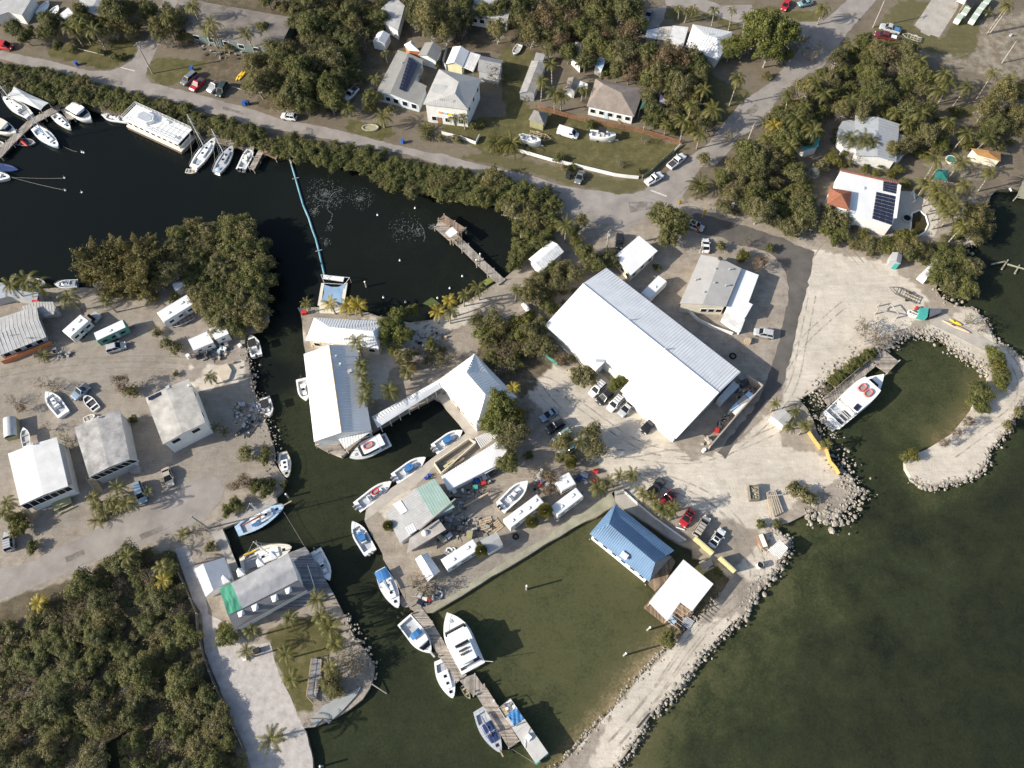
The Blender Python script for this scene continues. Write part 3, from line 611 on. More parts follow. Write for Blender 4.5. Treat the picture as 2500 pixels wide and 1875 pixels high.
house('house', 'large low gabled grey roofed house beside the dark entry road', [P(*k(3,1,935,1090)[0],4.0), P(*k(3,1,1150,1130)[0],4.7), P(*k(3,1,1372,1240)[0],4.0), P(*k(3,2,1205,-10)[0],4.0), P(*k(3,1,955,1625)[0],4.7), P(*k(3,1,705,1618)[0],4.0)],
    [(0, 1, 4, 5), (1, 2, 3, 4)], [0, 1, 2, 3, 4, 5], mat('light_grey_membrane', (.40,.385,.36), .8, .1, .4), CREAM_WALL, ins=.3, wins=((3, 3, 1.2, 1.1, 1.7),),
    extra=lambda r, O, l, ip: [roofbit(r, O, k(3,1,*q)[0], 4.4, 'roof_vent', STEEL, vent) for q in ((1085,1255),(1075,1405),(965,1505),(875,1365),(1240,1255),(1200,1430))] + [roofbit(r, O, k(3,1,1135,1150)[0], 4.6, 'satellite_dish', DARK_STEEL, lambda g, x, y, z: g.tube((x, y, z), (x, y, z+.6), .05).dome(x, y, z+.6, .55, .55, .25))])
flat('annex', 'flat white roofed annex on the east side of the grey house', px4(3,1,3.2,1372,1240,1560,1310,1450,1605,1495,1628,1420,1760,1210,1655), WHITE_ROOF, WHITE_WALL, ribs=0, ins=.15, cat='annex')
flat('terrace', 'low white roof terrace below the white flat annex', px4(3,2,1.8,1215,25,1425,95,1362,262,1160,115), mat('dirty_white_roof', (.60,.59,.57), .8, .2, .6), WHITE_WALL, ins=.1, cat='terrace')
flat('office', 'flat white roofed cream office shaded by trees beside the junction', px4(3,1,3.6,265,885,467,1050,180,1312,0,1112), WHITE_ROOF, CREAM_WALL, cat='office', wins=((2, 3, 1.1, 1.0, 1.6), (1, 3, 1.0, 1.0, 1.6)))
gable('shed', 'white and grey gabled shed among trees at the head of the pier', [P(*k(2,1,1285,1140)[0],3.0), P(*k(2,1,1525,940)[0],3.0), P(*k(2,1,1667,1058)[0],3.0), P(*k(2,1,1430,1262)[0],3.0)], .8, mat('mottled_white_roof', (.72,.72,.70), .8, .3, .5), WHITE_WALL, ribs=.6, cat='shed')
# blue house on the basin
bh = house('stilt_house', 'blue metal roofed house on piles over the green basin', [P(*k(2,3,1945,787)[0],3.2), P(*k(2,3,2190,500)[0],3.2), P(*k(3,3,15,470)[0],3.2), P(*k(3,3,648,970)[0],3.2), P(*k(3,3,622,1030)[0],3.2), P(*k(3,3,378,1310)[0],3.2), P(*k(2,3,2155,680)[0],5.6), P(*k(3,3,440,1100)[0],5.6), P(*k(3,3,0,560)[0],3.9), P(*k(3,3,555,1030)[0],3.9)],
    [(0, 5, 7, 6), (0, 1, 6), (1, 2, 8, 6), (6, 7, 9, 8), (8, 9, 3, 2)], [0, 1, 2, 3, 9, 7, 5], BLUE_ROOF, WHITE_WALL, ribs=.42, base=WZ, ins=.45, wins=((6, 6, 1.0, 1.1, 2.4),),
    extra=lambda r, O, l, ip: (G().add([l[7]+Vector((0,0,-.02)), l[5], l[4], l[9]], [(0, 1, 2, 3)]).add([p+Vector((0,0,-.1)) for p in (l[7], l[5], l[4], l[9])], [(3, 2, 1, 0)]).build('hip_end_roof', DARK_SHINGLE, r),
        roofbit(r, O, k(3,3,105,1025)[0], 4.2, 'air_conditioner', GEL, lambda g, x, y, z: g.box(x, y, z+.25, 1.4, 1.0, .6, -.65).box(x, y, z+.58, .9, .7, .06, -.65)),
        [G().tube((p.x*.96, p.y*.96, .2), (p.x*.96, p.y*.96, -1.5), .15).build('pile', POLE, r) for p in l[:6]]))
house('pavilion', 'white flat roofed pavilion with open rafters beside the blue house', [P(*k(3,3,745,1066)[0],3.6), P(*k(3,3,1070,1330)[0],3.6), P(*k(3,3,840,1622)[0],3.6), P(*k(3,3,712,1528)[0],3.6), P(*k(3,4,570,70)[0],3.6), P(*k(3,3,372,1530)[0],3.6)], [(0, 1, 2, 3, 4, 5)], [0, 1, 2, 3, 4, 5], WHITE_ROOF, None, base=WZ, cat='pavilion',
    extra=lambda r, O, l, ip: ([G().tube(l[3].lerp(l[4], t), l[2].lerp(l[2]+(l[4]-l[3]), t), .06, .06, 4).build('rafter', TIMBER, r) for t in (.1,.28,.46,.64,.82,.98)],
        G().prism([(p.x, p.y) for p in (P(*k(3,3,640,1180)[0],0)-O, P(*k(3,3,1040,1330)[0],0)-O, P(*k(3,4,830,20)[0],0)-O, P(*k(3,4,655,195)[0],0)-O, P(*k(3,3,315,1585)[0],0)-O)], .75, .95).build('deck', BROWN_DECK, r),
        [G().tube((p.x*.93, p.y*.93, p.z-.1), (p.x*.93, p.y*.93, -1.2), .12).build('post', TIMBER, r) for p in l]))
flat('deck', 'brown timber deck between the blue house and the white pavilion', px4(3,3,.1,620,1040,660,1090,560,1290,440,1410,360,1330), BROWN_DECK, None, cat='deck', base=WZ)
house('corrugated_shelter', 'small silver corrugated shelter on the rocks by the breakwater road', [P(*k(3,3,1660,965)[0],1.9), P(*k(3,3,1785,850)[0],1.9), P(*k(3,3,1878,945)[0],2.3), P(*k(3,3,1785,1062)[0],2.3)], [(0, 1, 2, 3)], [0, 1, 2, 3], STEEL, None, ribs=.32, cat='shelter', extra=lambda r, O, l, ip: [G().tube((p.x*.9, p.y*.9, p.z-.1), (p.x*.9, p.y*.9, -.3), .06).build('post', TIMBER, r) for p in l])
gable('hut', 'octagonal grey roofed hut among palms beside the yellow fence', [P(*k(3,2,1690,1175)[0],2.3), P(*k(3,2,1800,1090)[0],2.3), P(*k(3,2,1925,1180)[0],2.3), P(*k(3,2,1838,1290)[0],2.3)], .25, PALE_ROOF, WHITE_WALL, cat='hut', ins=.1)
# yard east of the warehouse
flat('container', 'long grey shipping container roof hard against the warehouse east gable', px4(3,2,2.6,1290,795,1352,850,1172,1032,1115,985), GREY_GEL, GREY_WALL, cat='container', ins=.05)
flat('container', 'dark grey topped container beside the yard wall', px4(3,2,2.4,1400,945,1460,1000,1350,1055,1325,1020), GREY_ROOF, GREY_WALL, cat='container', ins=.05)
flat('container', 'pale blue topped container in the corner of the yard wall', px4(3,2,2.4,1450,905,1510,945,1465,990,1410,945), BLUE_GEL, GREY_WALL, cat='container', ins=.05)
flat('container', 'narrow blue grey container roof south of the dark container', px4(3,2,2.4,1318,1022,1350,1060,1262,1120,1242,1108), BLUE_GEL, GREY_WALL, cat='container', ins=.05)
flat('awning', 'sunlit white awning leaning against the yard wall', px4(3,2,2.2,1450,1010,1310,1165,1275,1130,1355,1055), WHITE_ROOF, None, cat='awning', extra=lambda r, O, l, ip: [G().tube((p.x*.9, p.y*.9, p.z), (p.x*.9, p.y*.9, 0), .05).build('post', STEEL, r) for p in l])
# peninsula workshop village
house('workshop_house', 'patchwork grey and pale green metal roofed house on the quay', [P(*k(1,3,1950,560)[0],3.2), P(*k(2,3,70,300)[0],4.0), P(*k(2,3,255,612)[0],4.0), P(*k(1,3,2110,890)[0],3.2)], [(0, 1, 2, 3)], [0, 1, 2, 3], PALE_ROOF, GREY_WALL, ribs=.5, wins=((3, 3, 1.0, 1.0, 1.6),),
    extra=lambda r, O, l, ip: ((lambda g: (roof_geo(g, [P(*q,4.04)-O for q in k(2,3,70,300,268,192,488,500,255,612)], [(0,1,2,3)], .1, .5, .03), g.build('green_sheet', GREEN_ROOF, r)))(G()),
        (lambda g: (roof_geo(g, [P(*q,3.75)-O for q in k(1,3,2030,470,2115,425,2190,540,2120,580)], [(0,1,2,3)], .08, 0), g.build('skylight', GEL, r)))(G()),
        (lambda g: (roof_geo(g, [P(*q,3.6)-O for q in k(2,3,-50,720,205,580,260,625,0,800)], [(0,1,2,3)], .08, .45), g.build('striped_roof', WHITE_ROOF, r)))(G()),
        (lambda p: G().prism([(q.x, q.y) for q in p], 0, 3.1).build('green_wall', GREY_WALL, r))([P(*q,3)-O for q in k(2,3,95,310,260,215,455,500,260,590)])))
flat('concrete_roofed_block', 'low stained concrete roofed block with a white dome south of the patchwork roof', px4(2,3,3.0,0,830,312,628,392,742,-30,995), mat('stained_concrete', (.42,.38,.34), .9,.25,.4), GREY_WALL, cat='building', ins=.5, extra=lambda r, O, l, ip: roofbit(r, O, k(2,3,165,780)[0], 3.0, 'dome', GEL, lambda g, x, y, z: g.dome(x, y, z-.05, .65, .65, .6)))
flat('workshop', 'long white ribbed workshop roof on the quay apron', [P(*k(2,3,340,168)[0],3.0), P(*k(2,2,960,1440)[0],3.3), P(*k(2,2,1065,1530)[0],3.0), P(*k(2,3,930,55)[0],2.8), P(*k(2,3,418,318)[0],2.8)], WHITE_ROOF, WHITE_WALL, ribs=.5, cat='workshop', ins=.3)
flat('lean_to', 'small white lean-to roof on the south side of the ribbed workshop', px4(2,3,2.4,785,100,920,22,932,75,815,140), WHITE_ROOF, None, cat='lean-to', extra=lambda r, O, l, ip: [G().tube((p.x*.9, p.y*.9, p.z), (p.x*.9, p.y*.9, 0), .05).build('post', STEEL, r) for p in l])
def slats(r, O, l, ip):
    for t in range(12): 
        a, b = l[0].lerp(l[1], (t+.5)/12), l[3].lerp(l[2], (t+.5)/12); G().tube(a, b, .13, .13, 4).build('slat', GEL, r)
    for p in l: G().tube((p.x*.95, p.y*.95, p.z), (p.x*.95, p.y*.95, 0), .07).build('post', TIMBER, r)
pg = thing('pergola', 'white slatted pergola between the hall and the ribbed workshop', 'pergola', P(*k(2,2,830,1430)[0], 0))
slats(pg, pg.location, [P(*q, 2.6)-pg.location for q in k(2,2,702,1412,900,1320,985,1375,768,1528)], None)
fl_ = thing('low_wall_yard', 'open walled timber store beside the slip quay', 'store', P(*k(2,3,330,60)[0], 0))
_p = [P(*q, 0)-fl_.location for q in k(2,2,640,1440,720,1480)+k(2,3,345,150,270,40)]
for i in range(4): 
    a, b = _p[i], _p[(i+1) % 4]; m_ = (a+b)/2; d_ = b-a; G().box(m_.x, m_.y, .6, d_.length-.2, .18, 1.2, math.atan2(d_.y, d_.x)).build('wall', CREAM_WALL, fl_)
for i, c_ in ((0, YELLOW_WALL), (1, TIMBER), (2, TIMBER)): 
    q = k(2,3,430+50*i,40-14*i)[0]; p = P(*q, 0)-fl_.location; G().box(p.x, p.y, .35, 2.6, .5, .6, .62).build('timber_stack', c_, fl_)
gable('shed', 'white gabled shed with one grey ribbed slope at the peninsula tip', [P(*k(2,3,60,1062)[0],2.4), P(*k(2,3,195,1308)[0],2.4), P(*k(2,3,330,1192)[0],2.4), P(*k(2,3,190,990)[0],2.4)], .8, WHITE_ROOF, CREAM_WALL, ribs=.4, cat='shed')
gable('cabin', 'small blue grey roofed white cabin behind the sago palm', [P(*k(2,3,760,860)[0],2.6), P(*k(2,3,940,770)[0],2.6), P(*k(2,3,1010,905)[0],2.6), P(*k(2,3,850,1000)[0],2.6)], .5, GREY_ROOF, WHITE_WALL, cat='cabin', ins=.15, wins=((2, 2, .7, .6, 1.3),))
# houseboat under tarpaulin, west bank
hb = house('tarp_covered_house', 'large house with wrinkled grey and green tarpaulins over its roof', [P(*k(1,3,165,1385)[0],5.0), P(*k(1,3,895,1000)[0],5.0), P(*k(1,3,955,1145)[0],6.2), P(*k(1,3,1012,1290)[0],5.2), P(*k(1,3,1100,1390)[0],3.4), P(*k(1,4,320,160)[0],3.4), P(*k(1,3,250,1665)[0],5.2), P(*k(1,3,205,1520)[0],6.2)],
    [(0, 1, 2, 7), (7, 2, 3, 6), (6, 3, 4, 5)], [0, 1, 2, 3, 4, 5, 6, 7], mat('slate_grey_roof', (.16,.16,.17), .8,.12,.6), WHITE_WALL, ins=.25)
_O = hb.location
def tarp(nm, m, q, lift=.12):
    a, b, c, d, e, f_ = [P(*v)-_O+Vector((0, 0, lift)) for v in q]; N = 18; g = G(); rows = []
    for i in range(N+1):
        u = i/N; row = []
        for j in range(13):
            v = j/12
            p = a.lerp(b, u).lerp(f_.lerp(c, u), v*2) if v <= .5 else f_.lerp(c, u).lerp(e.lerp(d, u), v*2-1)
            row.append(p+Vector((0, 0, RNG.uniform(-.02, .05)+.05*math.sin(u*11+v*7)*math.sin(v*6))))
        rows.append(row)
    g.loft(rows, closed=False, caps=False).build(nm, m, hb, True)
T = lambda x, y, h: (*k(1,3,x,y)[0], h)
tarp('grey_tarpaulin', TARP_GREY, [T(290,1322,5.1), T(900,1000,5.0), T(960,1145,6.3), T(1012,1290,5.2), T(405,1598,5.2), T(345,1455,6.3)])
tarp('green_tarpaulin', TARP_GREEN, [T(160,1385,5.1), T(290,1322,5.1), T(345,1455,6.3), T(405,1598,5.2), T(250,1668,5.2), T(205,1520,6.3)])
for x, y, s in ((232,1290,1),(395,1215,1),(605,1110,1),(745,1035,1),(905,1392,0),(758,1480,0),(548,1578,0),(395,1640,0)):
    p = P(*k(1,3,x,y)[0], 4.4)-_O; a_ = .48+(0 if s else PI)
    d = G().prism([(.7*math.cos(a_+q)*1.0+p.x, .7*math.sin(a_+q)+p.y) for q in (.9, 2.3, 3.9, 5.4)], 3.6, 4.8); d = d.build('dormer', WHITE_WALL, hb)
    G().add([(p.x+.9*math.cos(a_+q), p.y+.9*math.sin(a_+q), 4.85+(.5 if i in (1,) else 0)) for i, q in enumerate((.9, 1.6, 2.3, 3.9, 5.4))], [(0, 1, 2, 3, 4)]).build('dormer_roof', WHITE_ROOF, d)
flat('deck', 'broad dark grey deck east of the tarpaulin covered house', px4(1,3,.35,905,1000,1085,930,1155,1020,1392,1440,1290,1500,1100,1560,620,1659,900,1500,1060,1400), GREY_DECK, None, cat='deck', base=0, thick=.3)
rl = thing('porch_railing', 'white porch railing along the south side of the tarpaulin house', 'railing', P(*k(1,3,900,1530)[0], 0))
_q = [P(*v, 1.0)-rl.location for v in k(1,3,1110,1130,1190,1385,600,1650)+k(1,4,330,160)]
for a, b in zip(_q[:-1], _q[1:]):
    G().tube(a, b, .06).tube(a-Vector((0,0,.4)), b-Vector((0,0,.4)), .04).build('rail', GEL, rl)
    for t in range(int((b-a).length/1.6)+1):
        p = a+(b-a).normalized()*1.6*t; G().tube(p, (p.x, p.y, 0), .05).build('post', GEL, rl)
gable('annex', 'blue grey gabled annex with a white west slope beside the tarpaulin house', [P(*k(0,3,2100,1170)[0],3.2), P(*k(1,3,10,1470)[0],3.2), P(*k(1,3,300,1298)[0],3.2), P(*k(1,3,212,1042)[0],3.2)], 1.0, mat('blue_grey_roof', (.34,.37,.42), .6,.1,.6), WHITE_WALL, shift=.35, cat='annex')
# ---- west bank houses
def porch(r, O, a, b, c, d, z0, z1):                                 # screened porch between two corners: dark mesh, white frame
    g = G().add([(p.x, p.y, z) for p, z in ((a, z1), (b, z1), (c, z0), (d, z0))], [(0, 1, 2, 3)]); s = g.build('porch_screen', GLASS, r)
    f = G()
    for t in range(8): p, q = a.lerp(b, t/7), d.lerp(c, t/7); f.tube((p.x, p.y, z1), (q.x, q.y, z0), .06, .06, 4)
    f.tube((d.x, d.y, z0), (c.x, c.y, z0), .09, .09, 4).tube((a.x, a.y, z1), (b.x, b.y, z1), .07, .07, 4); f.build('screen_frame', GEL, s)
def stair(r, O, px0, px1, z1, w_=1.2):
    a, b = P(*px0, z1)-O, P(*px1, 0)-O; d = b-a; g = G(); n = max(5, int(z1/.2)); rz = math.atan2(d.y, d.x)
    for i in range(n): p = a.lerp(b, (i+.5)/n); g.box(p.x, p.y, p.z, .28, w_, .06, rz)
    nn = Vector((-math.sin(rz), math.cos(rz), 0))*w_/2
    for s in (1, -1): g.tube(a+nn*s+Vector((0,0,.9)), b+nn*s+Vector((0,0,.9)), .04).tube(a+nn*s, b+nn*s, .07)
    g.build('stairs', TIMBER, r)
gable('stilt_house', 'two storey house with cream stained concrete roof and rooftop solar panel', [P(*k(0,2,1570,980)[0],5.6), P(*k(0,2,1760,1482)[0],5.6), P(*k(0,2,2218,1248)[0],5.6), P(*k(0,2,2038,772)[0],5.6)], .35, CONC_ROOF, WHITE_WALL, shift=.48, wins=((1, 1, 1.6, 1.2, 4.2), (2, 1, 1.6, 1.2, 4.2), (3, 2, 1.2, 1.1, 4.2)), ins=.25,
    extra=lambda r, O, l, ip: (panels(r, O, [P(*q, 5.85) for q in k(0,2,1595,975,1735,910,1750,950,1605,1015)], 2, 1), roofbit(r, O, k(0,2,1815,868)[0], 5.8, 'roof_hatch', GREY_GEL, hatch), roofbit(r, O, k(0,2,2040,855)[0], 5.8, 'roof_vent', GEL, vent)))
gable('stilt_house', 'two storey house with blotchy dark grey roof and screened south porch', [P(*k(0,2,800,1302)[0],5.4), P(*k(0,3,962,178)[0],5.4), P(*k(0,3,1400,-20)[0],5.4), P(*k(0,2,1290,1095)[0],5.4)], .35, CONC_DARK, GREY_WALL, ins=.35,
    extra=lambda r, O, l, ip: (porch(r, O, l[1], l[3], P(*k(0,3,1500,0)[0],3)-O, P(*k(0,3,1045,205)[0],3)-O, 3.0, 5.2), stair(r, O, k(0,3,985,190)[0], k(0,3,1080,330)[0], 3), roofbit(r, O, k(0,2,1070,1195)[0], 5.6, 'roof_vent', STEEL, vent)))
gable('stilt_house', 'two storey house with clean white metal roof and screened corner porch', [P(*k(0,2,85,1582)[0],5.4), P(*k(0,3,218,480)[0],5.4), P(*k(0,3,735,272)[0],5.4), P(*k(0,2,612,1402)[0],5.4)], .35, mat('worn_white_roof', (.64,.63,.61), .7, .12, .5), WHITE_WALL, ins=.35,
    extra=lambda r, O, l, ip: (porch(r, O, l[1], l[3], P(*k(0,3,798,305)[0],3)-O, P(*k(0,3,295,525)[0],3)-O, 3.0, 5.2), stair(r, O, k(0,3,270,520)[0], k(0,3,350,630)[0], 3),
      (lambda g: (roof_geo(g, [P(*q)-O for q in ((*k(0,2,620,1475)[0],5.2), (*k(0,2,682,1480)[0],3.6), (*k(0,3,780,255)[0],3.6), (*k(0,3,728,240)[0],5.2))], [(0,1,2,3)], .1, 0), g.build('side_roof', GREY_ROOF, r)))(G()), roofbit(r, O, k(0,2,365,1485)[0], 5.6, 'roof_vent', STEEL, vent)))
gable('bungalow', 'orange railed bungalow with grey ribbed metal roof at the left edge', [P(*k(0,2,-60,545)[0],3.4), P(*k(0,2,498,322)[0],3.4), P(*k(0,2,393,-15)[0],3.4), P(*k(0,2,-230,190)[0],3.4)], .9, PALE_ROOF, GREY_WALL, ribs=.8, ins=.9, wins=((0, 4, 1.3, 1.1, 1.7),),
    extra=lambda r, O, l, ip: [(lambda a, b: G().box((a.x+b.x)/2, (a.y+b.y)/2, .7, (b-a).length, .12, 1.4, math.atan2((b-a).y, (b-a).x)).build('orange_railing', ORANGE_WALL, r))(l[0]*.97, l[1]*.97)]+[roofbit(r, O, k(0,2,*q)[0], 3.9, 'aerial', DARK_STEEL, lambda g, x, y, z: g.tube((x-.9, y-.1, z+.2), (x+.9, y+.1, z+.2), .05).tube((x, y, z-.2), (x, y, z+.3), .05)) for q in ((160,305),(320,335))])
flat('carport', 'pale grey carport roof beside the orange bungalow', px4(0,2,2.7,400,-30,575,-40,585,75,478,98), PALE_ROOF, None, cat='carport', extra=lambda r, O, l, ip: [G().tube((p.x*.92, p.y*.92, p.z), (p.x*.92, p.y*.92, 0), .06).build('post', TIMBER, r) for p in l])
flat('shed', 'grey shed roof north of the orange bungalow under palms', px4(0,1,2.8,240,1648,400,1600,572,1600,600,1659,590,1700,230,1740), PALE_ROOF, GREY_WALL, cat='shed', ribs=.6, ins=.2)
flat('boathouse', 'wide blue grey boathouse roof at the left edge of the canal', px4(0,1,2.6,-120,1390,20,1395,110,1470,420,1500,400,1580,90,1540,-120,1600), mat('blue_grey_roof', (.34,.37,.42), .6,.1,.6), GREY_WALL, cat='boathouse', ins=.2)
flat('awning', 'small red awning beside the palms at the canal edge', px4(0,1,2.4,355,1555,425,1550,418,1592,340,1597), RED, None, cat='awning', extra=lambda r, O, l, ip: [G().tube((p.x*.9, p.y*.9, p.z), (p.x*.9, p.y*.9, 0), .05).build('post', STEEL, r) for p in l])
flat('shack', 'white roofed shack with junk stacked against it, west of its twin', [P(*k(0,2,2030,352)[0],2.8), P(*k(0,2,2232,262)[0],2.8), P(*k(1,2,95,378)[0],2.6), P(*k(0,2,2088,468)[0],2.6)], WHITE_ROOF, WHITE_WALL, cat='shack', ins=.12, wins=((2, 2, .8, .5, 1.6),))
flat('shack', 'white roofed shack nearest the channel, standing east of its twin', px4(1,2,2.8,40,236,205,170,258,285,112,350), WHITE_ROOF, WHITE_WALL, cat='shack', ins=.12, wins=((2, 1, .8, .5, 1.6),))
flat('shed', 'white slab roofed shed deep under the feathery trees', px4(0,1,2.6,1858,1410,2040,1328,2075,1385,1890,1482), WHITE_ROOF, GREY_WALL, cat='shed', ins=.15)
_sh = thing('storage_tank_shed', 'curved silver roofed shed with olive sides at the left edge', 'shed', P(*k(0,2,150,1330)[0], 0), -1.25)
_g = G(); _g.loft([[( -2.2+4.4*i, 1.25*math.cos(PI*j/8), 1.3+1.0*math.sin(PI*j/8)) for j in range(9)] for i in (0, 1)], closed=False, caps=False); _g.build('roof', STEEL, _sh, True)
G().box(0, 0, .65, 4.3, 2.4, 1.3).build('wall', OLIVE_WALL, _sh)
# ---- north side of the road
house('house', 'low house with brown wooden front and grey gabled roof at the top left', [P(*k(0,0,1080,-60)[0],4.3), P(*k(0,0,962,132)[0],4.3), P(*k(0,0,1195,222)[0],3.0), P(*k(0,0,1380,-60)[0],3.0), P(*k(0,0,812,160)[0],3.0), P(*k(0,0,880,-60)[0],3.0)], [(0, 1, 2, 3), (1, 0, 5, 4)], [4, 1, 2, 3, 0, 5], GREY_ROOF, BROWN_WALL, ins=.3, wins=((1, 2, 1.3, 1.0, 1.7),))
flat('canopy', 'white canopy roof beside the brown fronted house', px4(0,0,2.6,598,190,735,80,800,150,700,285), WHITE_ROOF, None, cat='canopy', extra=lambda r, O, l, ip: [G().tube((p.x*.9, p.y*.9, p.z), (p.x*.9, p.y*.9, 0), .06).build('post', WHITE_WALL, r) for p in l])
flat('house', 'pale flat roofed house in dappled shade at the top left corner', px4(0,0,3.2,-60,40,130,-60,365,-50,235,162,90,130,-60,180), PALE_ROOF, WHITE_WALL, ins=.2)
hip('house', 'big brownish grey flat-pitched house with a teal front and palm shadows', [P(*k(0,0,1905,-30)[0],3.2), P(*k(1,0,968,192)[0],3.2), P(*k(1,0,792,545)[0],3.2), P(*k(0,0,2010,345)[0],3.2)], .5, mat('brown_grey_roof', (.175,.15,.128), .9,.25,.35, rgb2=(.25,.22,.19), bump=.2), mat('pale_teal_wall', (.13,.175,.175), .85,.2,.8), fr=.2, ins=.35, wins=((2, 6, 1.6, 1.1, 1.7),))
gable('shed', 'small white gabled shed among trees beside the grey solar roof', [P(*k(1,0,1945,475)[0],2.4), P(*k(1,0,2002,370)[0],2.4), P(*k(1,0,1870,345)[0],2.4), P(*k(1,0,1812,445)[0],2.4)], .8, WHITE_ROOF, WHITE_WALL, cat='shed', ins=.1)
flat('house', 'long pale roofed building between trees at the top edge', px4(1,0,3.2,1900,95,2050,-40,2160,60,2085,335,1935,245), PALE_ROOF, WHITE_WALL, ins=.2)
house('house', 'grey roofed house with a dark solar array and white porch front', [P(*k(1,0,2085,540)[0],3.0), P(*k(1,0,1845,1005)[0],3.0), P(*k(1,0,2000,1010)[0],3.9), P(*k(2,0,100,1132)[0],2.9), P(*k(2,0,185,928)[0],2.9), P(*k(2,0,62,868)[0],3.2), P(*k(2,0,150,648)[0],3.2), P(*k(1,0,2195,572)[0],3.9)],
    [(0, 1, 2, 7), (7, 2, 3, 4, 5, 6)], [0, 1, 2, 3, 4, 5, 6, 7], mat('olive_grey_roof', (.255,.25,.232), .7,.1,.5), BLUE_WALL, ins=.3, wins=((1, 2, 1.2, 1.2, 1.6), (2, 3, 1.4, 1.4, 1.6)),
    extra=lambda r, O, l, ip: (panels(r, O, [P(*k(1,0,2205,610)[0],3.98), P(*k(2,0,90,690)[0],3.75), P(*k(1,0,2172,995)[0],3.6), P(*k(1,0,2098,962)[0],3.9)], 2, 10), roofbit(r, O, k(1,0,2130,690)[0], 3.6, 'roof_vent', STEEL, vent)))
th = house('two_storey_house', 'tall white house with grey ribbed hip roof and striped balcony towels', [P(*k(2,0,318,745)[0],6.4), P(*k(2,0,145,1125)[0],6.4), P(*k(2,0,632,1185)[0],6.4), P(*k(2,0,778,850)[0],6.4), P(*k(2,0,530,885)[0],8.4), P(*k(2,0,490,1010)[0],8.4)], [(0, 1, 5, 4), (1, 2, 5), (2, 3, 4, 5), (3, 0, 4)], [0, 1, 2, 3], mat('ribbed_grey_white_roof', (.36,.355,.345), .6,.12,.5), WHITE_WALL, ribs=.45, ins=.5, cat='house', wins=((1, 3, 1.1, 1.2, 1.6), (2, 3, 1.0, 1.1, 4.6)), doors=((1, .3, BROWN_WALL),))
O = th.location
g = G(); roof_geo(g, [P(*q)-O for q in ((*k(2,0,315,1115)[0],6.6), (*k(2,0,470,1135)[0],6.6), (*k(2,0,480,1085)[0],7.6), (*k(2,0,330,1060)[0],7.6))], [(0,1,2,3)], .12, .5); g.build('dormer_roof', GREY_ROOF, th)
g = G(); roof_geo(g, [P(*q)-O for q in ((*k(2,0,235,985)[0],7.5), (*k(2,0,385,1035)[0],7.5), (*k(2,0,405,925)[0],7.7), (*k(2,0,260,910)[0],7.7))], [(0,1,2,3)], .2, 0); g.build('roof_platform', PALE_ROOF, th)
a, b = P(*k(2,0,195,1160)[0],3.4)-O, P(*k(2,0,480,1215)[0],3.4)-O; d = b-a; rz = math.atan2(d.y, d.x); m_ = (a+b)/2
bal = G().box(m_.x, m_.y-.5, 3.2, d.length, 1.6, .2, rz).build('balcony', GEL, th)
for i, c_ in enumerate((YELLOW, GEL, mat('towel_orange', (.6,.30,.10)), BLUE_GEL, YELLOW)): 
    p = a.lerp(b, .15+.18*i); G().box(p.x, p.y-1.32, 3.8, 1.0, .06, .7, rz).build('towel', c_, bal)
g = G(); g.tube(a+Vector((0,-1.3,.9)), b+Vector((0,-1.3,.9)), .06)
for t in range(7): p = a.lerp(b, t/6); g.tube((p.x, p.y-1.3, 3.2), (p.x, p.y-1.3, 4.3), .05)
g.build('railing', GEL, bal)
gable('cottage', 'small grey gabled cottage behind the tall white house', [P(*k(2,0,90,597)[0],3.0), P(*k(2,0,168,460)[0],3.0), P(*k(2,0,352,512)[0],3.0), P(*k(2,0,285,662)[0],3.0)], 1.0, mat('olive_grey_roof', (.34,.335,.315)), WHITE_WALL, cat='cottage', ins=.3)
hip('canopy_tent', 'white canopy tent peaked over an orange store at the cottage side', px4(2,0,2.6,-60,480,20,435,110,555,-10,545), 1.1, WHITE_ROOF, ORANGE_WALL, fr=.48, cat='tent', ins=.2)
gable('cottage', 'pale yellow cottage with white ribbed roof and open carport', [P(*k(2,0,390,690)[0],3.0), P(*k(2,0,468,505)[0],3.0), P(*k(2,0,645,555)[0],3.0), P(*k(2,0,572,722)[0],3.0)], 1.0, WHITE_ROOF, mat('pale_yellow_wall', (.70,.66,.42), .8,.1,.8), ribs=.7, cat='cottage', ins=.35)
flat('carport', 'white carport roof on teal posts beside the yellow cottage', px4(2,0,2.8,640,556,768,592,686,772,574,722), mat('dirty_white_roof', (.60,.59,.57)), None, ribs=.6, cat='carport', extra=lambda r, O, l, ip: [G().tube((p.x*.92, p.y*.92, p.z), (p.x*.92, p.y*.92, 0), .08).build('post', TEAL, r) for p in l])
gable('house', 'dark grey gabled house behind the bare tree', [P(*k(2,0,735,765)[0],3.4), P(*k(2,0,968,815)[0],3.4), P(*k(2,0,1012,650)[0],3.4), P(*k(2,0,765,600)[0],3.4)], 1.3, mat('mid_grey_shingle', (.24,.24,.24), .85,.12,.8), GREY_WALL, ins=.3)
gable('long_shed', 'long narrow gabled grey shed leading down to the lawn', [P(*k(2,0,1185,1003)[0],2.6), P(*k(2,0,1318,655)[0],2.6), P(*k(2,0,1470,695)[0],2.6), P(*k(2,0,1350,1010)[0],2.6)], .6, mat('weathered_panel_roof', (.30,.285,.27), .8,.25,.6), GREY_WALL, ribs=.8, cat='shed', ins=.15)
flat('shed', 'square grey shed roof at the north end of the long shed', px4(2,0,2.6,1365,565,1470,585,1440,655,1345,640), GREY_ROOF, GREY_WALL, cat='shed', ins=.15)
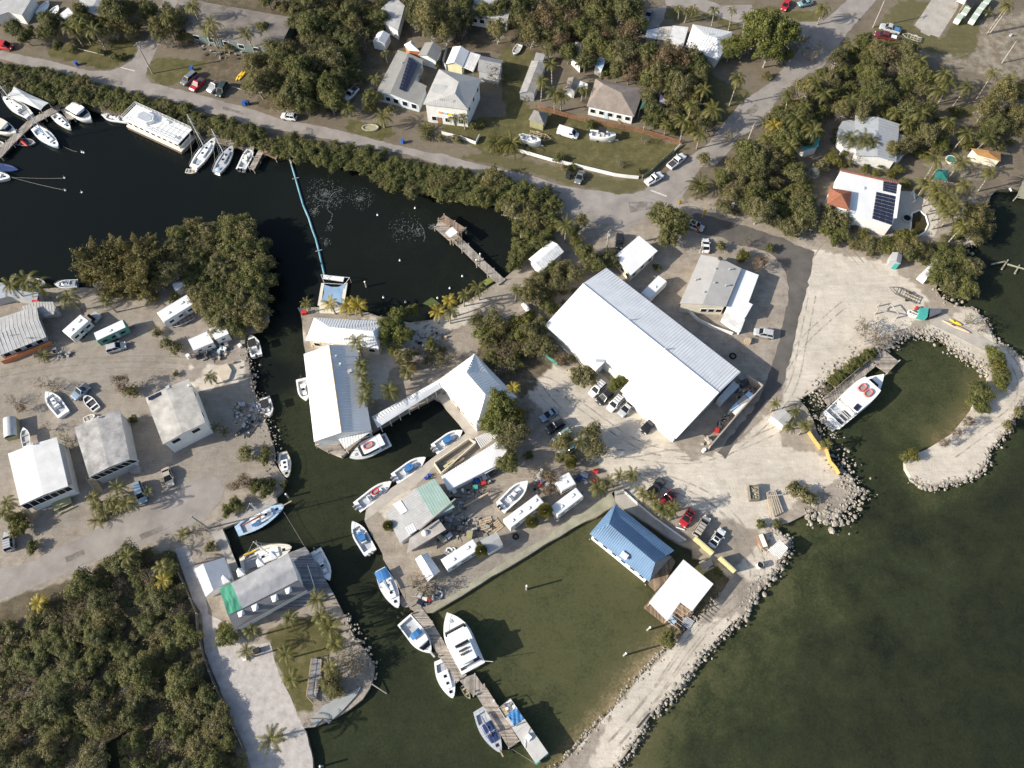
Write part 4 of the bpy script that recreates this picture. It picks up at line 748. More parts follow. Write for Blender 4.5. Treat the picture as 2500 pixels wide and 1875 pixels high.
hip('garden_pavilion', 'olive walled garden hut with grey pyramid roof by the brown fence', px4(2,0,2.6,1282,1292,1345,1185,1505,1225,1450,1342), 1.5, DARK_SHINGLE, OLIVE_WALL, fr=.46, cat='hut', ins=.3)
gable('cottage', 'tiny white cottage with brown roof beside a white awning', px4(2,0,2.8,1680,955,1712,840,1832,862,1790,985), .7, BROWN_SHINGLE, WHITE_WALL, cat='cottage', ins=.3)
flat('awning', 'white awning beside the tiny brown roofed cottage', px4(2,0,2.6,1800,935,1828,868,1925,905,1918,975), WHITE_ROOF, None, cat='awning', extra=lambda r, O, l, ip: [G().tube((p.x*.9, p.y*.9, p.z), (p.x*.9, p.y*.9, 0), .06).build('post', WHITE_WALL, r) for p in l])
house('house', 'broad brown hip roofed house with white front behind the lawn', [P(*k(2,0,2010,850)[0],3.2), P(*k(2,0,1912,1147)[0],3.2), P(*k(3,0,215,1258)[0],3.2), P(*k(3,0,322,955)[0],3.2), P(*k(2,0,2090,905)[0],4.9), P(*k(3,0,75,1003)[0],4.9)], [(0, 1, 4), (1, 2, 5, 4), (2, 3, 5), (3, 0, 4, 5)], [0, 1, 2, 3], BROWN_SHINGLE, WHITE_WALL, ins=.5, wins=((1, 5, 1.2, 1.1, 1.6),), doors=((1, .42, BLUE_WALL),), extra=lambda r, O, l, ip: stair(r, O, k(3,0,60,1270)[0], k(3,0,90,1320)[0], .8, 2))
house('house', 'white metal hip roofed house beside the giant spreading tree', [P(*k(3,0,848,262)[0],3.2), P(*k(3,0,1278,345)[0],3.2), P(*k(3,0,1240,480)[0],3.2), P(*k(3,0,1115,652)[0],3.2), P(*k(3,0,770,500)[0],3.2), P(*k(3,0,990,383)[0],4.9), P(*k(3,0,1110,410)[0],4.9)], [(0, 1, 6, 5), (1, 2, 6), (2, 3, 6), (3, 4, 5, 6), (4, 0, 5)], [0, 1, 2, 3, 4], WHITE_ROOF, WHITE_WALL, ribs=.7, ins=.5, extra=lambda r, O, l, ip: [roofbit(r, O, k(3,0,*q)[0], 4.6, 'roof_vent', STEEL, vent) for q in ((1020,372),(1092,410),(1060,485))])
flat('annex', 'dirty white flat annex adjoining the white hip roofed house', px4(3,0,3.0,630,275,800,292,745,492,588,440), mat('dirty_white_roof', (.60,.59,.57)), WHITE_WALL, cat='annex', ins=.2)
flat('carport', 'pale tan carport roof west of the dirty white annex', px4(3,0,2.7,482,292,625,282,588,440,452,422), mat('tan_roof', (.50,.46,.39), .8,.15,.6), CREAM_WALL, cat='carport', ins=.3)
flat('carport', 'westernmost white carport roof near the parked dark cars', px4(3,0,2.6,350,322,478,300,450,420,334,400), WHITE_ROOF, CREAM_WALL, cat='carport', ins=.3)
flat('house', 'white walled house with pale flat roof behind the pine at the top edge', px4(2,0,3.6,650,-70,1115,-70,1060,220,655,158), PALE_ROOF, WHITE_WALL, ins=.25, wins=((2, 5, 1.2, 1.1, 1.8),))
flat('cottage', 'small blue grey roofed cottage hidden in the trees north of the brown roof', px4(2,0,3.0,1995,700,2050,612,2120,640,2080,750), BLUE_GEL, WHITE_WALL, cat='cottage', ins=.2)
flat('house', 'pale flat roof deep under bare trees above the palms', px4(2,0,3.0,1745,600,1790,450,1890,470,1850,700), mat('tan_roof', (.50,.46,.39)), WHITE_WALL, ins=.2)
gable('house', 'pale blue grey gabled house among palms on the east side', [P(*k(4,1,400,20)[0],3.4), P(*k(4,0,390,1245)[0],3.4), P(*k(4,0,868,1338)[0],3.4), P(*k(4,1,832,90)[0],3.4)], .8, mat('light_blue_grey_roof', (.33,.345,.36), .6,.1,.5), WHITE_WALL, ribs=.9, ins=.4)
flat('annex', 'rounded grey annex on the west side of the blue grey gabled house', px4(4,0,2.8,250,1310,330,1295,390,1310,415,1600,260,1590,205,1480,212,1370), mat('light_blue_grey_roof', (.46,.49,.52)), WHITE_WALL, cat='annex', ins=.2)
flat('annex', 'narrow grey lean-to on the east side of the blue grey gabled house', [P(*k(4,0,862,1440)[0],2.8), P(*k(4,0,942,1472)[0],2.6), P(*k(4,1,925,10)[0],2.6), P(*k(4,1,835,80)[0],2.8)], mat('light_blue_grey_roof', (.46,.49,.52)), WHITE_WALL, cat='annex', ins=.15)
sh_ = flat('villa', 'white flat roofed villa with red tile edging and rooftop solar array', px4(4,1,4.0,225,185,872,328,815,695,785,775,165,640,185,380), WHITE_ROOF, WHITE_WALL, cat='villa', ins=.1, wins=((4, 4, 1.2, 1.2, 1.8),))
O = sh_.location
panels(sh_, O, [P(*q, 4.15) for q in k(4,1,690,296,842,325,836,438,684,402)], 2, 4)
panels(sh_, O, [P(*q, 4.15) for q in k(4,1,615,412,836,462,786,776,568,702)], 3, 8)
a, b = P(*k(4,1,230,180)[0],4.15)-O, P(*k(4,1,868,322)[0],4.15)-O; d = b-a; g = G()
for i in range(34): p = a.lerp(b, (i+.5)/34); g.tube(p-Vector((0,.22,-.05)), p+Vector((0,.22,-.02)), .16, .16, 6)
g.build('tile_edging', TERRACOTTA, sh_)
a, b = P(*k(4,1,865,340)[0],4.2)-O, P(*k(4,1,818,690)[0],4.2)-O; m_ = (a+b)/2; d = b-a; G().box(m_.x, m_.y, m_.z, d.length, .75, .35, math.atan2(d.y, d.x)).build('parapet', WHITE_WALL, sh_)
roofbit(sh_, O, k(4,1,470,375)[0], 4.0, 'roof_vent', GEL, lambda g, x, y, z: g.dome(x, y, z, .7, .5, .4))
house('tower', 'square tower with terracotta pyramid roof at the villa corner', [P(*k(4,1,112,368)[0],5.2), P(*k(4,1,350,408)[0],5.2), P(*k(4,1,325,606)[0],5.2), P(*k(4,1,84,542)[0],5.2), P(*k(4,1,240,440)[0],6.6)], [(0, 1, 4), (1, 2, 4), (2, 3, 4), (3, 0, 4)], [0, 1, 2, 3], TERRACOTTA, WHITE_WALL, ribs=.32, ins=.35, cat='tower', wins=((2, 2, .8, 1.2, 3.6),))
gable('hut', 'little grey beach hut with a teal gable and green door by the sand lot', [P(*k(4,1,762,1165)[0],2.4), P(*k(4,1,788,1065)[0],2.4), P(*k(4,1,898,1092)[0],2.4), P(*k(4,1,880,1190)[0],2.4)], .5, GREY_ROOF, GREY_WALL, cat='hut', ins=.08, doors=((4, .5, TEAL),))
flat('cottage', 'teal roofed cottage hidden among palms at the crossroad', px4(3,0,2.8,1990,1540,2100,1470,2212,1500,2205,1580,2060,1620), TEAL, WHITE_WALL, cat='cottage', ins=.2)
hip('hut', 'orange roofed hut at the right edge behind the palms', [P(*k(4,1,1710,10)[0],2.6), P(*k(4,0,1640,1600)[0],2.6), P(*k(4,0,1960,1640)[0],2.6), P(*k(4,1,1960,80)[0],2.6)], .7, mat('orange_roof', (.30,.16,.06), .8,.2,1), CREAM_WALL, cat='hut', ins=.2)
flat('shade_tent', 'white and blue striped canopy at the top edge of the concrete pad', px4(4,0,2.6,1485,10,1520,-60,1620,-60,1565,45), GEL, None, cat='canopy', ribs=.6, extra=lambda r, O, l, ip: [G().tube((p.x*.9, p.y*.9, p.z), (p.x*.9, p.y*.9, 0), .06).build('post', TIMBER, r) for p in l])
flat('shade_tent', 'dark grey canopy east of the striped canopy at the top edge', px4(4,0,2.6,1580,20,1625,-60,1730,-60,1640,85), CANVAS_BLACK, None, cat='canopy', extra=lambda r, O, l, ip: [G().tube((p.x*.9, p.y*.9, p.z), (p.x*.9, p.y*.9, 0), .06).build('post', TIMBER, r) for p in l])
# ================================================================ BOATS
def bw(u, kind):
    if kind == 'sail': return max(.02, (math.sin(PI*min(1, .16+.84*u*.98))**.75) if u > .45 else (.62+.38*math.sin(PI/2*u/.45))) if u < .999 else .02
    if kind == 'barge': return 1.0
    if kind == 'skiff': return .86+.14*u/.45 if u < .45 else max(.02, 1-((u-.45)/.55)**2.6)
    return .90+.10*u/.5 if u < .5 else max(.03, 1-((u-.5)/.5)**2.3)
def hullset(root, L, B, fb, kind, hullm, deckm, floorm, u0, u1, rim, drop, sheer=.35):
    us = [i/20 for i in range(21)]
    z = lambda u: fb*(1+sheer*max(0, u-.4)**1.5*1.6); x = lambda u: (u-.5)*L
    W = lambda u: B/2*bw(u, kind); rings = []
    for u in us:
        w_ = W(u); k_ = 0 if u < .75 else ((u-.75)/.25)**2
        xk = x(u)-k_*L*.05
        rings.append([(x(u), w_, z(u)), (x(u), w_*1.0, z(u)*.78), (xk, w_*.78, -.05), (xk, 0, -.35), (xk, -w_*.78, -.05), (x(u), -w_*1.0, z(u)*.78), (x(u), -w_, z(u))])
    g = G(); g.loft(rings, closed=False, caps=False); g.f.append(tuple(range(7))); h = g.build('hull', hullm, root, True)
    g = G(); inn = []
    for i in range(20):
        a, b = us[i], us[i+1]
        cut = a >= u0-1e-6 and b <= u1+1e-6
        for s in (1, -1):
            if cut:
                ia, ib = max(0, W(a)-rim), max(0, W(b)-rim)
                q = [(x(a), s*W(a), z(a)), (x(b), s*W(b), z(b)), (x(b), s*ib, z(b)), (x(a), s*ia, z(a))]
                g.add(q, [(0, 1, 2, 3)]); g.add([q[3], q[2], (x(b), s*ib, z(b)-drop), (x(a), s*ia, z(a)-drop)], [(0, 1, 2, 3)])
            else:
                g.add([(x(a), s*W(a), z(a)), (x(b), s*W(b), z(b)), (x(b), 0, z(b)+.03*W(b)), (x(a), 0, z(a)+.03*W(a))], [(0, 1, 2, 3)])
        if cut: inn.append((a, b))
    if inn:
        for u in (inn[0][0], inn[-1][1]):
            i_ = max(0, W(u)-rim); g.add([(x(u), i_, z(u)), (x(u), -i_, z(u)), (x(u), -i_, z(u)-drop), (x(u), i_, z(u)-drop)], [(0, 1, 2, 3)])
    g.build('deck', deckm, root)
    if inn:
        g = G()
        for a, b in inn:
            ia, ib = max(0, W(a)-rim), max(0, W(b)-rim)
            g.add([(x(a), ia, z(a)-drop+.01), (x(b), ib, z(b)-drop+.01), (x(b), -ib, z(b)-drop+.01), (x(a), -ia, z(a)-drop+.01)], [(0, 1, 2, 3)])
        g.build('cockpit_floor', floorm, root)
    return x, W, z
def outboard(root, x, y, z, s=1.0, m=None):
    m = m or CANVAS_BLACK; g = G()
    g.loft([[(x+.02*s-.55*s*0+dx*s, y+dy*s*f, z+zz*s) for dx, dy in ((-.42, -.2), (.18, -.22), (.18, .22), (-.42, .2))] for zz, f in ((.05, .8), (.25, 1), (.55, .95), (.68, .6))])
    o = g.build('outboard_motor', m, root); G().box(x-.1*s, y, z-.35*s, .25*s, .12*s, .9*s).build('motor_leg', DARK_STEEL, o)
def boat_at(name, label, cat, ps, pb, z, hull_h, group=None):
    m_, a, L = frame2(ps, pb, z+hull_h); return thing(name, label, cat, (m_.x, m_.y, z), a, group), L
def console_boat(label, ps, pb, B=2.5, z=WZ, hullm=GEL, floorm=GREY_GEL, top=None, cover=None, motors=1, tent=None, name='centre_console_boat', trailer=False, cat='motorboat', motorm=None):
    r, L = boat_at(name, label, cat, ps, pb, z, .8); zb = .95 if trailer else 0
    rr = r
    if trailer:
        rr = bpy.data.objects.new('boat_body', None); COL.objects.link(rr); rr.parent = r; rr.location = (0, 0, .55); 
    x, W, zz = hullset(rr if not trailer else r, L, B, .85+zb, 'cc', hullm, GEL if hullm is not CREAM_GEL else CREAM_GEL, floorm, .10, .80, .30, .5)
    if trailer: COL.objects.unlink(rr); bpy.data.objects.remove(rr)
    f = zz(.3)-.5
    g = G(); g.loft([[(x(.50)+a*1.0, b*.42, f+c) for a, b in ((-.45, -1), (.45, -.8), (.45, .8), (-.45, 1))] for c in (0, .75, 1.05)]); c_ = g.build('console', GEL, r)
    G().add([(x(.50)+.45, -.36, f+1.05), (x(.50)+.45, .36, f+1.05), (x(.50)+.15, .34, f+1.5), (x(.50)+.15, -.34, f+1.5)], [(0, 1, 2, 3)]).build('windscreen', GLASS, c_)
    G().box(x(.36), 0, f+.4, .6, 1.1, .8).build('seat', GEL, r)
    G().box(x(.36)-.28, 0, f+.95, .1, 1.0, .35).build('backrest', GEL, r)
    G().box(x(.66), 0, f+.25, .9, .9, .5, 0, .85).build('bow_seat', GEL, r)
    if cover: 
        g = G(); g.loft([[(x(.50)+a*.9-.1, b*.72, f+c) for a, b in ((-1, -.7), (-.3, -1), (.7, -.9), (1, 0), (.7, .9), (-.3, 1), (-1, .7))] for c in (.6, 1.1, 1.45)]); g.build('console_cover', cover, r)
    if top:
        g = G().box(x(.47), 0, f+2.05, 1.9, 1.75, .08); t_ = g.build('t_top', top, r); g = G()
        for a in (-.6, .6):
            for b in (-.7, .7): g.tube((x(.47)+a, b, f+2.0), (x(.47)+a*.8, b*.8, f), .035)
        g.build('top_frame', STEEL, t_)
    if tent:
        g = G(); g.loft([[(x(a), s*max(.05, W(a)-.12), zz(a)+.06+(.30 if abs(s) < .5 else 0)) for s in (-1, -.3, .3, 1)] for a in [.05+.5*i/8 for i in range(9)]], closed=False, caps=False); g.build('boat_cover', tent, r)
    for i in range(motors): outboard(r, -L/2-.12, (i-(motors-1)/2)*.7, .75+zb, 1.0, motorm)
    g = G(); n = 9
    pts = [(x(.70+.28*i/n), W(.70+.28*i/n)-.08, zz(.7+.28*i/n)+.32) for i in range(n+1)]; g.path(pts, .025, n=4); g.path([(a, -b, c) for a, b, c in pts], .025, n=4)
    for a, b, c in pts[::3]: g.tube((a, b, c), (a, b, c-.32), .02, n=4).tube((a, -b, c), (a, -b, c-.32), .02, n=4)
    g.build('bow_rail', STEEL, r)
    if trailer: trailer_parts(r, L, B)
    return r, x, W, zz
def trailer_parts(r, L, B):
    g = G()
    for s in (-1, 1): g.box(-.3, s*B*.33, .5, L*.8, .1, .12)
    for a in (-.3, 0, .25): g.box(a*L, 0, .5, .1, B*.66, .1)
    g.tube((L*.4, .3, .5), (L*.62, 0, .5), .05).tube((L*.4, -.3, .5), (L*.62, 0, .5), .05); t = g.build('trailer', STEEL, r)
    for s in (-1, 1): G().tube((-.15*L, s*(B*.40-.1), .3), (-.15*L, s*(B*.40+.1), .3), .3, n=12).build('wheel', RUBBER, t)
def cruiser(label, ps, pb, B, H=2.4, z=WZ, hullm=GEL, cab=(.22, .78), bridge=(.25, .55), fly=True, name='cabin_cruiser', roofm=GEL, extra=None):
    r, L = boat_at(name, label, 'cabin cruiser', ps, pb, z, 1.2)
    x, W, zz = hullset(r, L, B, 1.2, 'cc', hullm, GEL, GREY_GEL, .05, max(.1, cab[0]-.02), .25, .6)
    def blk(u0, u1, f0, f1, z0, z1, slope, nm, m):
        us = [u0+(u1-u0)*i/8 for i in range(9)]; rings = []
        for h, t in ((z0, 0), ((z0+z1)/2, .5), (z1, 1)):
            ring = [(x(u)-slope*t*(u-u0)/(u1-u0), (W(u)-.18)*(f0+(f1-f0)*t), h) for u in us]+[(x(u)-slope*t*(u-u0)/(u1-u0), -(W(u)-.18)*(f0+(f1-f0)*t), h) for u in us[::-1]]
            rings.append(ring)
        g = G(); g.loft(rings); return g.build(nm, m, r)
    c = blk(cab[0], cab[1], .92, .80, 1.2, 1.2+H*.55, .9, 'cabin', GEL)
    blk(cab[0]+.01, cab[1]-.005, .93, .86, 1.2+H*.22, 1.2+H*.45, .40, 'cabin_window', GLASS)
    blk(cab[0]-.02, cab[1]-.10, .94, .90, 1.2+H*.55, 1.2+H*.62, .1, 'cabin_roof', roofm)
    if fly:
        blk(bridge[0], bridge[1], .70, .62, 1.2+H*.62, 1.2+H*.85, .4, 'flybridge', GEL)
        blk(bridge[1]-.05, bridge[1], .55, .45, 1.2+H*.85, 1.2+H*1.0, .2, 'flybridge_screen', GLASS)
    g = G(); n = 10; pts = [(x(.62+.36*i/n), W(.62+.36*i/n)-.08, zz(.62+.36*i/n)+.6) for i in range(n+1)]
    for s in (1, -1):
        g.path([(a, b*s, c_) for a, b, c_ in pts], .025, n=4)
        for a, b, c_ in pts[::2]: g.tube((a, b*s, c_), (a, b*s, c_-.6), .02, n=4)
    g.build('bow_rail', STEEL, r)
    for q in (.84,): G().box(x(q), 0, zz(q)+.08, .55, .55, .1).build('hatch', GREY_GEL, r)
    if extra: extra(r, x, W, zz)
    return r
def sailboat(label, ps, pb, B=None, z=WZ, hullm=GEL, deckm=GEL, cover=CANVAS_BLUE, mast=1.15, cabinm=GEL, name='sailboat', bimini=None, sprit=0, boom=True, mizzen=False, mlean=0, extra=None):
    r, L = boat_at(name, label, 'sailboat', ps, pb, z, .9); B = B or .32*L
    x, W, zz = hullset(r, L, B, .95, 'sail', hullm, deckm, GREY_GEL, .10, .30, .35, .4, .2)
    us = [.33+.42*i/8 for i in range(9)]; rings = []
    for h, f in ((.9, .62), (1.22, .58), (1.32, .48)):
        rings.append([(x(u), W(u)*f, h) for u in us]+[(x(u), -W(u)*f, h) for u in us[::-1]])
    g = G(); g.loft(rings); c = g.build('cabin', cabinm, r)
    for s in (1, -1): G().box(x(.5), s*W(.5)*.61, 1.1, L*.2, .03, .12).build('cabin_window', GLASS, c)
    for q, w_ in ((.44, .5), (.62, .45)): G().box(x(q), 0, 1.37, w_, w_, .08).build('hatch', GLASS, c)
    G().box(x(.84), 0, zz(.84)+.06, .5, .5, .1).build('foredeck_hatch', GLASS, r)
    if mast:
        hm = mast*L; mx = x(.58); top = (mx-.25, mlean*hm, 1.2+hm)
        m_ = G().tube((mx, 0, 1.2), top, .12, .085, 7).build('mast', GEL, r)
        g = G()
        for t in (.5, .78): g.tube((mx-.25*t, -.9+mlean*hm*t, 1.2+hm*t), (mx-.25*t, .9+mlean*hm*t, 1.2+hm*t), .035, n=4)
        g.build('spreader', STEEL, m_)
        g = G().tube(top, (L/2-.1, 0, zz(1)), .022, n=4).tube(top, (-L/2+.1, 0, zz(0)), .018, n=4)
        for s in (1, -1): g.tube(top, (mx-.2, s*W(.56), zz(.56)), .018, n=4).tube((mx-.2, mlean*hm*.6, 1.2+hm*.6), (mx+.3, s*W(.6), zz(.6)), .016, n=4)
        g.build('rigging', STEEL, r)
        if boom:
            b = G().tube((mx-.1, 0, 2.1), (x(.16), 0, 2.0), .06, n=6).build('boom', STEEL, r)
            if cover: G().loft([[(mx-.15+(x(.18)-mx)*t, .17*s_*(1-.5*t), 2.2+q_) for s_, q_ in ((-1, -.1), (-.6, .2), (0, .32-.1*t), (.6, .2), (1, -.1))] for t in (0, .3, .6, 1)]).build('sail_cover', cover, b)
        if mizzen:
            mz = x(.2); t2 = (mz-.2, 0, 1+hm*.62); G().tube((mz, 0, 1), t2, .07, .05, 7).build('mizzen_mast', STEEL, r)
    if bimini: G().loft([[(x(.06+.26*t), s_*W(.2)*.9, 2.25+.22*(1-s_*s_)) for s_ in (-1, -.5, 0, .5, 1)] for t in (0, .5, 1)], closed=False, caps=False).build('cockpit_awning', bimini, r)
    g = G(); n = 12
    for s in (1, -1):
        pts = [(x(.02+.97*i/n), s*(W(.02+.97*i/n)-.03), zz(.02+.97*i/n)+.6) for i in range(n+1)]; g.path(pts, .018, n=4)
        for a, b, c_ in pts[::2]: g.tube((a, b, c_), (a, b, c_-.6), .018, n=4)
    g.build('guard_rail', STEEL, r)
    if sprit: G().box(L/2+sprit/2-.3, 0, zz(1), sprit+.6, .22, .1).build('bowsprit', TIMBER, r)
    if extra: extra(r, x, W, zz)
    return r
def skiff(label, ps, pb, B=1.5, z=WZ, hullm=CREAM_GEL, floorm=GREY_GEL, motor=False, name='dinghy', seats=2, seatm=None, cat='dinghy'):
    r, L = boat_at(name, label, cat, ps, pb, z, .4)
    x, W, zz = hullset(r, L, B, .45, 'skiff', hullm, hullm, floorm, .05, .85, .12, .3)
    for i in range(seats): u = .25+.35*i; G().box(x(u), 0, .38, .3, 2*W(u)-.2, .06).build('seat', seatm or TIMBER, r)
    if motor: outboard(r, -L/2-.1, 0, .4, .7)
    return r
def kayak(label, p0, p1, z, m, name='kayak', B=.75):
    r, L = boat_at(name, label, 'kayak', p0, p1, z, .2)
    g = G(); g.loft([[((u-.5)*L, B/2*s*max(.06, math.sin(PI*u)**.6), .18+h*(.14 if 0 < u < 1 else .05)) for s, h in ((1, 0), (.6, 1), (-.6, 1), (-1, 0), (-.6, -1), (.6, -1))] for u in [i/12 for i in range(13)]]); g.build('hull', m, r, True)
    G().dome(-.1*L, 0, .28, L*.12, B*.27, .06).build('cockpit', RUBBER, r)
    return r
def raft(r, x, y, z, m=SALMON, s=1.0):
    g = G(); pts = [(x+.95*s*math.copysign(abs(math.cos(a))**.7, math.cos(a)), y+.55*s*math.copysign(abs(math.sin(a))**.7, math.sin(a)), z) for a in [2*PI*i/14 for i in range(15)]]
    g.path(pts, .19*s, n=6)
    o = g.build('inflatable_raft', m, r); G().box(x, y, z-.08, 1.5*s, .8*s, .08).build('raft_floor', GREY_RUB, o)

kk = lambda c, r, x, y: k(c, r, x, y)[0]
# ---- west canal, left dock
sailboat('white sailboat moored beside the grey sheet awning', kk(0,0,320,1250), kk(0,0,35,1045), 3.4, cover=GEL, mast=1.0)
cruiser('white cabin cruiser with dark windscreen moored at the canal dock end', kk(0,0,735,1150), kk(0,0,985,1295), 3.6, 2.6, fly=False, roofm=GEL)
sailboat('pale blue and white sailboat pointing out from the canal dock', kk(0,0,370,1375), kk(0,0,630,1585), 3.3, hullm=BLUE_GEL, cover=CANVAS_BLUE, mast=1.2)
sailboat('small white sailboat between dock and cabin cruiser, no sail cover', kk(0,0,565,1225), kk(0,0,762,1388), 2.4, cover=None, mast=0, boom=False)
cruiser('cream motorboat with rounded cream hardtop at the left edge', kk(0,0,-190,1290), kk(0,0,180,1440), 3.8, 2.4, hullm=CREAM_GEL, fly=False, cab=(.1,.85), roofm=CREAM_GEL)
_r = skiff('dark work raft carrying a faded red kayak by the canal dock', kk(0,0,170,1525), kk(0,0,385,1545), 2.4, hullm=GREY_RUB, floorm=DARK_STEEL, name='work_raft', seats=1, cat='raft')
kayak('faded red kayak lying on the dark work raft', kk(0,0,195,1490), kk(0,0,300,1580), WZ+.45, RED)
skiff('small white tender at the extreme left edge of the canal', kk(0,0,-40,1540), kk(0,0,45,1575), 1.6, hullm=GEL)
skiff('dark blue covered boat at the left edge of the canal', kk(0,1,-120,120), kk(0,1,200,180), 2.2, hullm=NAVY, floorm=NAVY, name='covered_boat', seats=0, cat='motorboat')
sailboat('white sailboat bow with two mooring lines at the left edge', kk(0,1,-260,230), kk(0,1,112,258), 3.2, cover=None, mast=0, boom=False)
# the big dive vessel
def vessel():
    a, b, c, d = [P(*q, WZ+3.6) for q in k(0,0,1462,1122,2060,1392,1930,1562,1332,1292)]
    O = (a+b+c+d)/4; O.z = WZ; ax = (b-a).normalized(); rz = math.atan2(ax.y, ax.x); L_ = (b-a).length; B = (d-a).length
    r = thing('tour_boat', 'big white double deck tour boat with railed upper deck on the canal', 'tour boat', O, rz)
    G().prism([(-L_/2, -B/2), (L_/2-.3, -B/2), (L_/2, -B/4), (L_/2, B/4), (L_/2-.3, B/2), (-L_/2, B/2)], -.3, .9).build('hull', mat('brown_hull', (.14,.11,.085), .7,.2,1), r)
    G().box(0, 0, 1.05, L_, B, .3).build('lower_deck', CREAM_GEL, r)
    w_ = G().box(-.2, 0, 2.3, L_-1.2, B-1.0, 2.2).build('cabin', CREAM_GEL, r)
    for i in range(9): G().box(-L_/2+1.5+i*(L_-3)/8, -B/2+.48, 2.4, 1.0, .08, .9).build('cabin_window', GLASS, w_)
    G().box(L_/2-.75, 0, 2.5, .1, B-1.6, 1.1).build('windscreen', GLASS, w_)
    G().box(0, 0, 3.5, L_, B, .18).build('upper_deck', GEL, r)
    g = G()
    for s in (1, -1):
        for h in (.5, 1.0): g.tube((-L_/2, s*(B/2-.08), 3.6+h), (L_/2, s*(B/2-.08), 3.6+h), .045, n=4)
        for i in range(15): X = -L_/2+L_*i/14; g.tube((X, s*(B/2-.08), 3.55), (X, s*(B/2-.08), 4.6), .04, n=4)
    for X in (-L_/2+.05, L_/2-.05): g.tube((X, -B/2, 4.6), (X, B/2, 4.6), .045, n=4).tube((X, -B/2, 4.1), (X, B/2, 4.1), .045, n=4)
    g.build('guard_rail', GEL, r)
    wz_ = G().prism([(-L_*.28, -1.6), (-L_*.10, -1.6), (-L_*.04, 0), (-L_*.10, 1.6), (-L_*.28, 1.6), (-L_*.33, 0)], 3.6, 4.5, .96).build('wheelhouse', GEL, r)
    G().prism([(-L_*.27, -1.2), (-L_*.11, -1.2), (-L_*.07, 0), (-L_*.11, 1.2), (-L_*.27, 1.2), (-L_*.31, 0)], 4.5, 4.56).build('wheelhouse_well', GREY_GEL, wz_)
    g = G()
    for i in range(7): X = -L_*.02+i*L_*.075; g.tube((X, -B/2+.4, 4.55), (X, B/2-.4, 4.55), .045, n=4)
    for s in (-1, 0, 1): g.tube((-L_*.05, s*B*.36, 4.55), (L_*.46, s*B*.36, 4.55), .045, n=4)
    for X in (-L_*.02, L_*.43):
        for s in (-1, 1): g.tube((X, s*B*.36, 3.6), (X, s*B*.36, 4.55), .04, n=4)
    g.build('awning_frame', STEEL, r)
    G().box(L_*.42, -B*.2, 3.75, .9, .7, .35).build('deck_box', GREY_GEL, r)
    G().box(L_*.10, B*.3, 3.8, 1.8, .5, .45).build('bench', GEL, r)
vessel()
console_boat('white open boat tucked behind the tour boat stern', kk(0,0,1385,1290), kk(0,0,1098,1245), 2.6, motors=0, top=None)
sailboat('white ketch with dark hatches moored stern out by the finger dock', kk(0,1,2085,150), kk(1,0,112,1488), 3.4, cover=GEL, mast=1.15)
skiff('tiny pale yellow dinghy tied behind the white ketch', kk(0,1,2005,185), kk(0,1,2128,195), 1.4)
sailboat('grey covered motor sailer with a blue cockpit tub', kk(1,1,120,205), kk(1,0,300,1575), 3.2, deckm=GREY_GEL, cover=GREY_RUB, mast=1.05, cabinm=GREY_GEL, extra=lambda r, x, W, zz: G().dome(x(.12), 0, .9, .7, .7, .25).build('tub_cover', BLUE_GEL, r))
console_boat('white cabin fishing boat with twin black outboards at the finger dock', kk(1,1,385,175), kk(1,0,515,1575), 2.7, motors=2)
console_boat('white runabout half hidden by palms at the lower canal bank', kk(0,1,270,1375), kk(0,1,498,1410), 2.2, motors=0)
console_boat('blue grey covered skiff moored along the lower canal bank', kk(0,1,835,1400), kk(0,1,595,1418), 2.3, hullm=BLUE_GEL, motors=1, tent=mat('grey_blue_canvas', (.26,.29,.34), .7,.1,1), floorm=GREY_GEL)
skiff('small white boat at the edge of the feathery trees on the canal', kk(0,1,1110,1405), kk(0,1,1000,1410), 2.0, hullm=GEL, motor=True)
# ---- channel
console_boat('white centre console boat with black bimini beside the mangrove point', kk(1,2,560,525), kk(1,2,500,305), 2.7, top=CANVAS_BLACK)
console_boat('white runabout with black stern cover against the rubble bank', kk(1,2,642,975), kk(1,2,700,1182), 2.5, top=CANVAS_BLACK)
console_boat('white centre console boat half under the long building eave', kk(1,2,1045,770), kk(1,2,1095,1012), 2.7)
cruiser('white cruiser with a red raft on its flat cabin roof', kk(1,2,1985,1425), kk(1,2,1568,1628), 3.5, 2.6, fly=False, cab=(.28,.74), extra=lambda r, x, W, zz: (raft(r, x(.50), 0, 2.95), G().box(x(.40), 0, 2.72, 4.6, 2.7, .1).build('hardtop', GEL, r)))
sailboat('pale hulled boat pointing down beside the rubble point', kk(1,2,845,1565), kk(1,3,890,182), 2.5, cover=None, mast=0, boom=False, hullm=CREAM_GEL, deckm=CREAM_GEL)
for lb, a, b, cov, mt, tp in (('white open boat with blue console cover in the boat slip', kk(2,2,265,1535), kk(2,2,572,1335), CANVAS_BLUE, 2, None), ('white open boat with blue console cover midway along the quay', kk(1,3,2045,195), kk(2,2,175,1625), CANVAS_BLUE, 2, None),
    ('white open boat with red topped console at the quay corner', kk(1,3,1640,505), kk(1,3,2018,225), None, 2, RED), ('white open boat with blue console cover below the quay corner', kk(1,3,1790,995), kk(1,3,1595,655), CANVAS_BLUE, 2, None)):
    rr_, x_, W_, z_ = console_boat(lb, a, b, 2.9, cover=cov, motors=mt, motorm=GREY_RUB)
    if tp: raft(rr_, x_(.55), 0, 1.95, RED, .8)
sailboat('white sailboat with blue cockpit awning below the quay', kk(1,3,1895,1170), kk(1,3,2090,1590), 3.2, cover=CANVAS_BLUE, mast=1.0, bimini=CANVAS_BLUE)
skiff('small dark inflatable dinghy beside the blue awning sailboat', kk(1,3,2105,1470), kk(1,3,2200,1580), 1.6, hullm=GREY_RUB, motor=True)
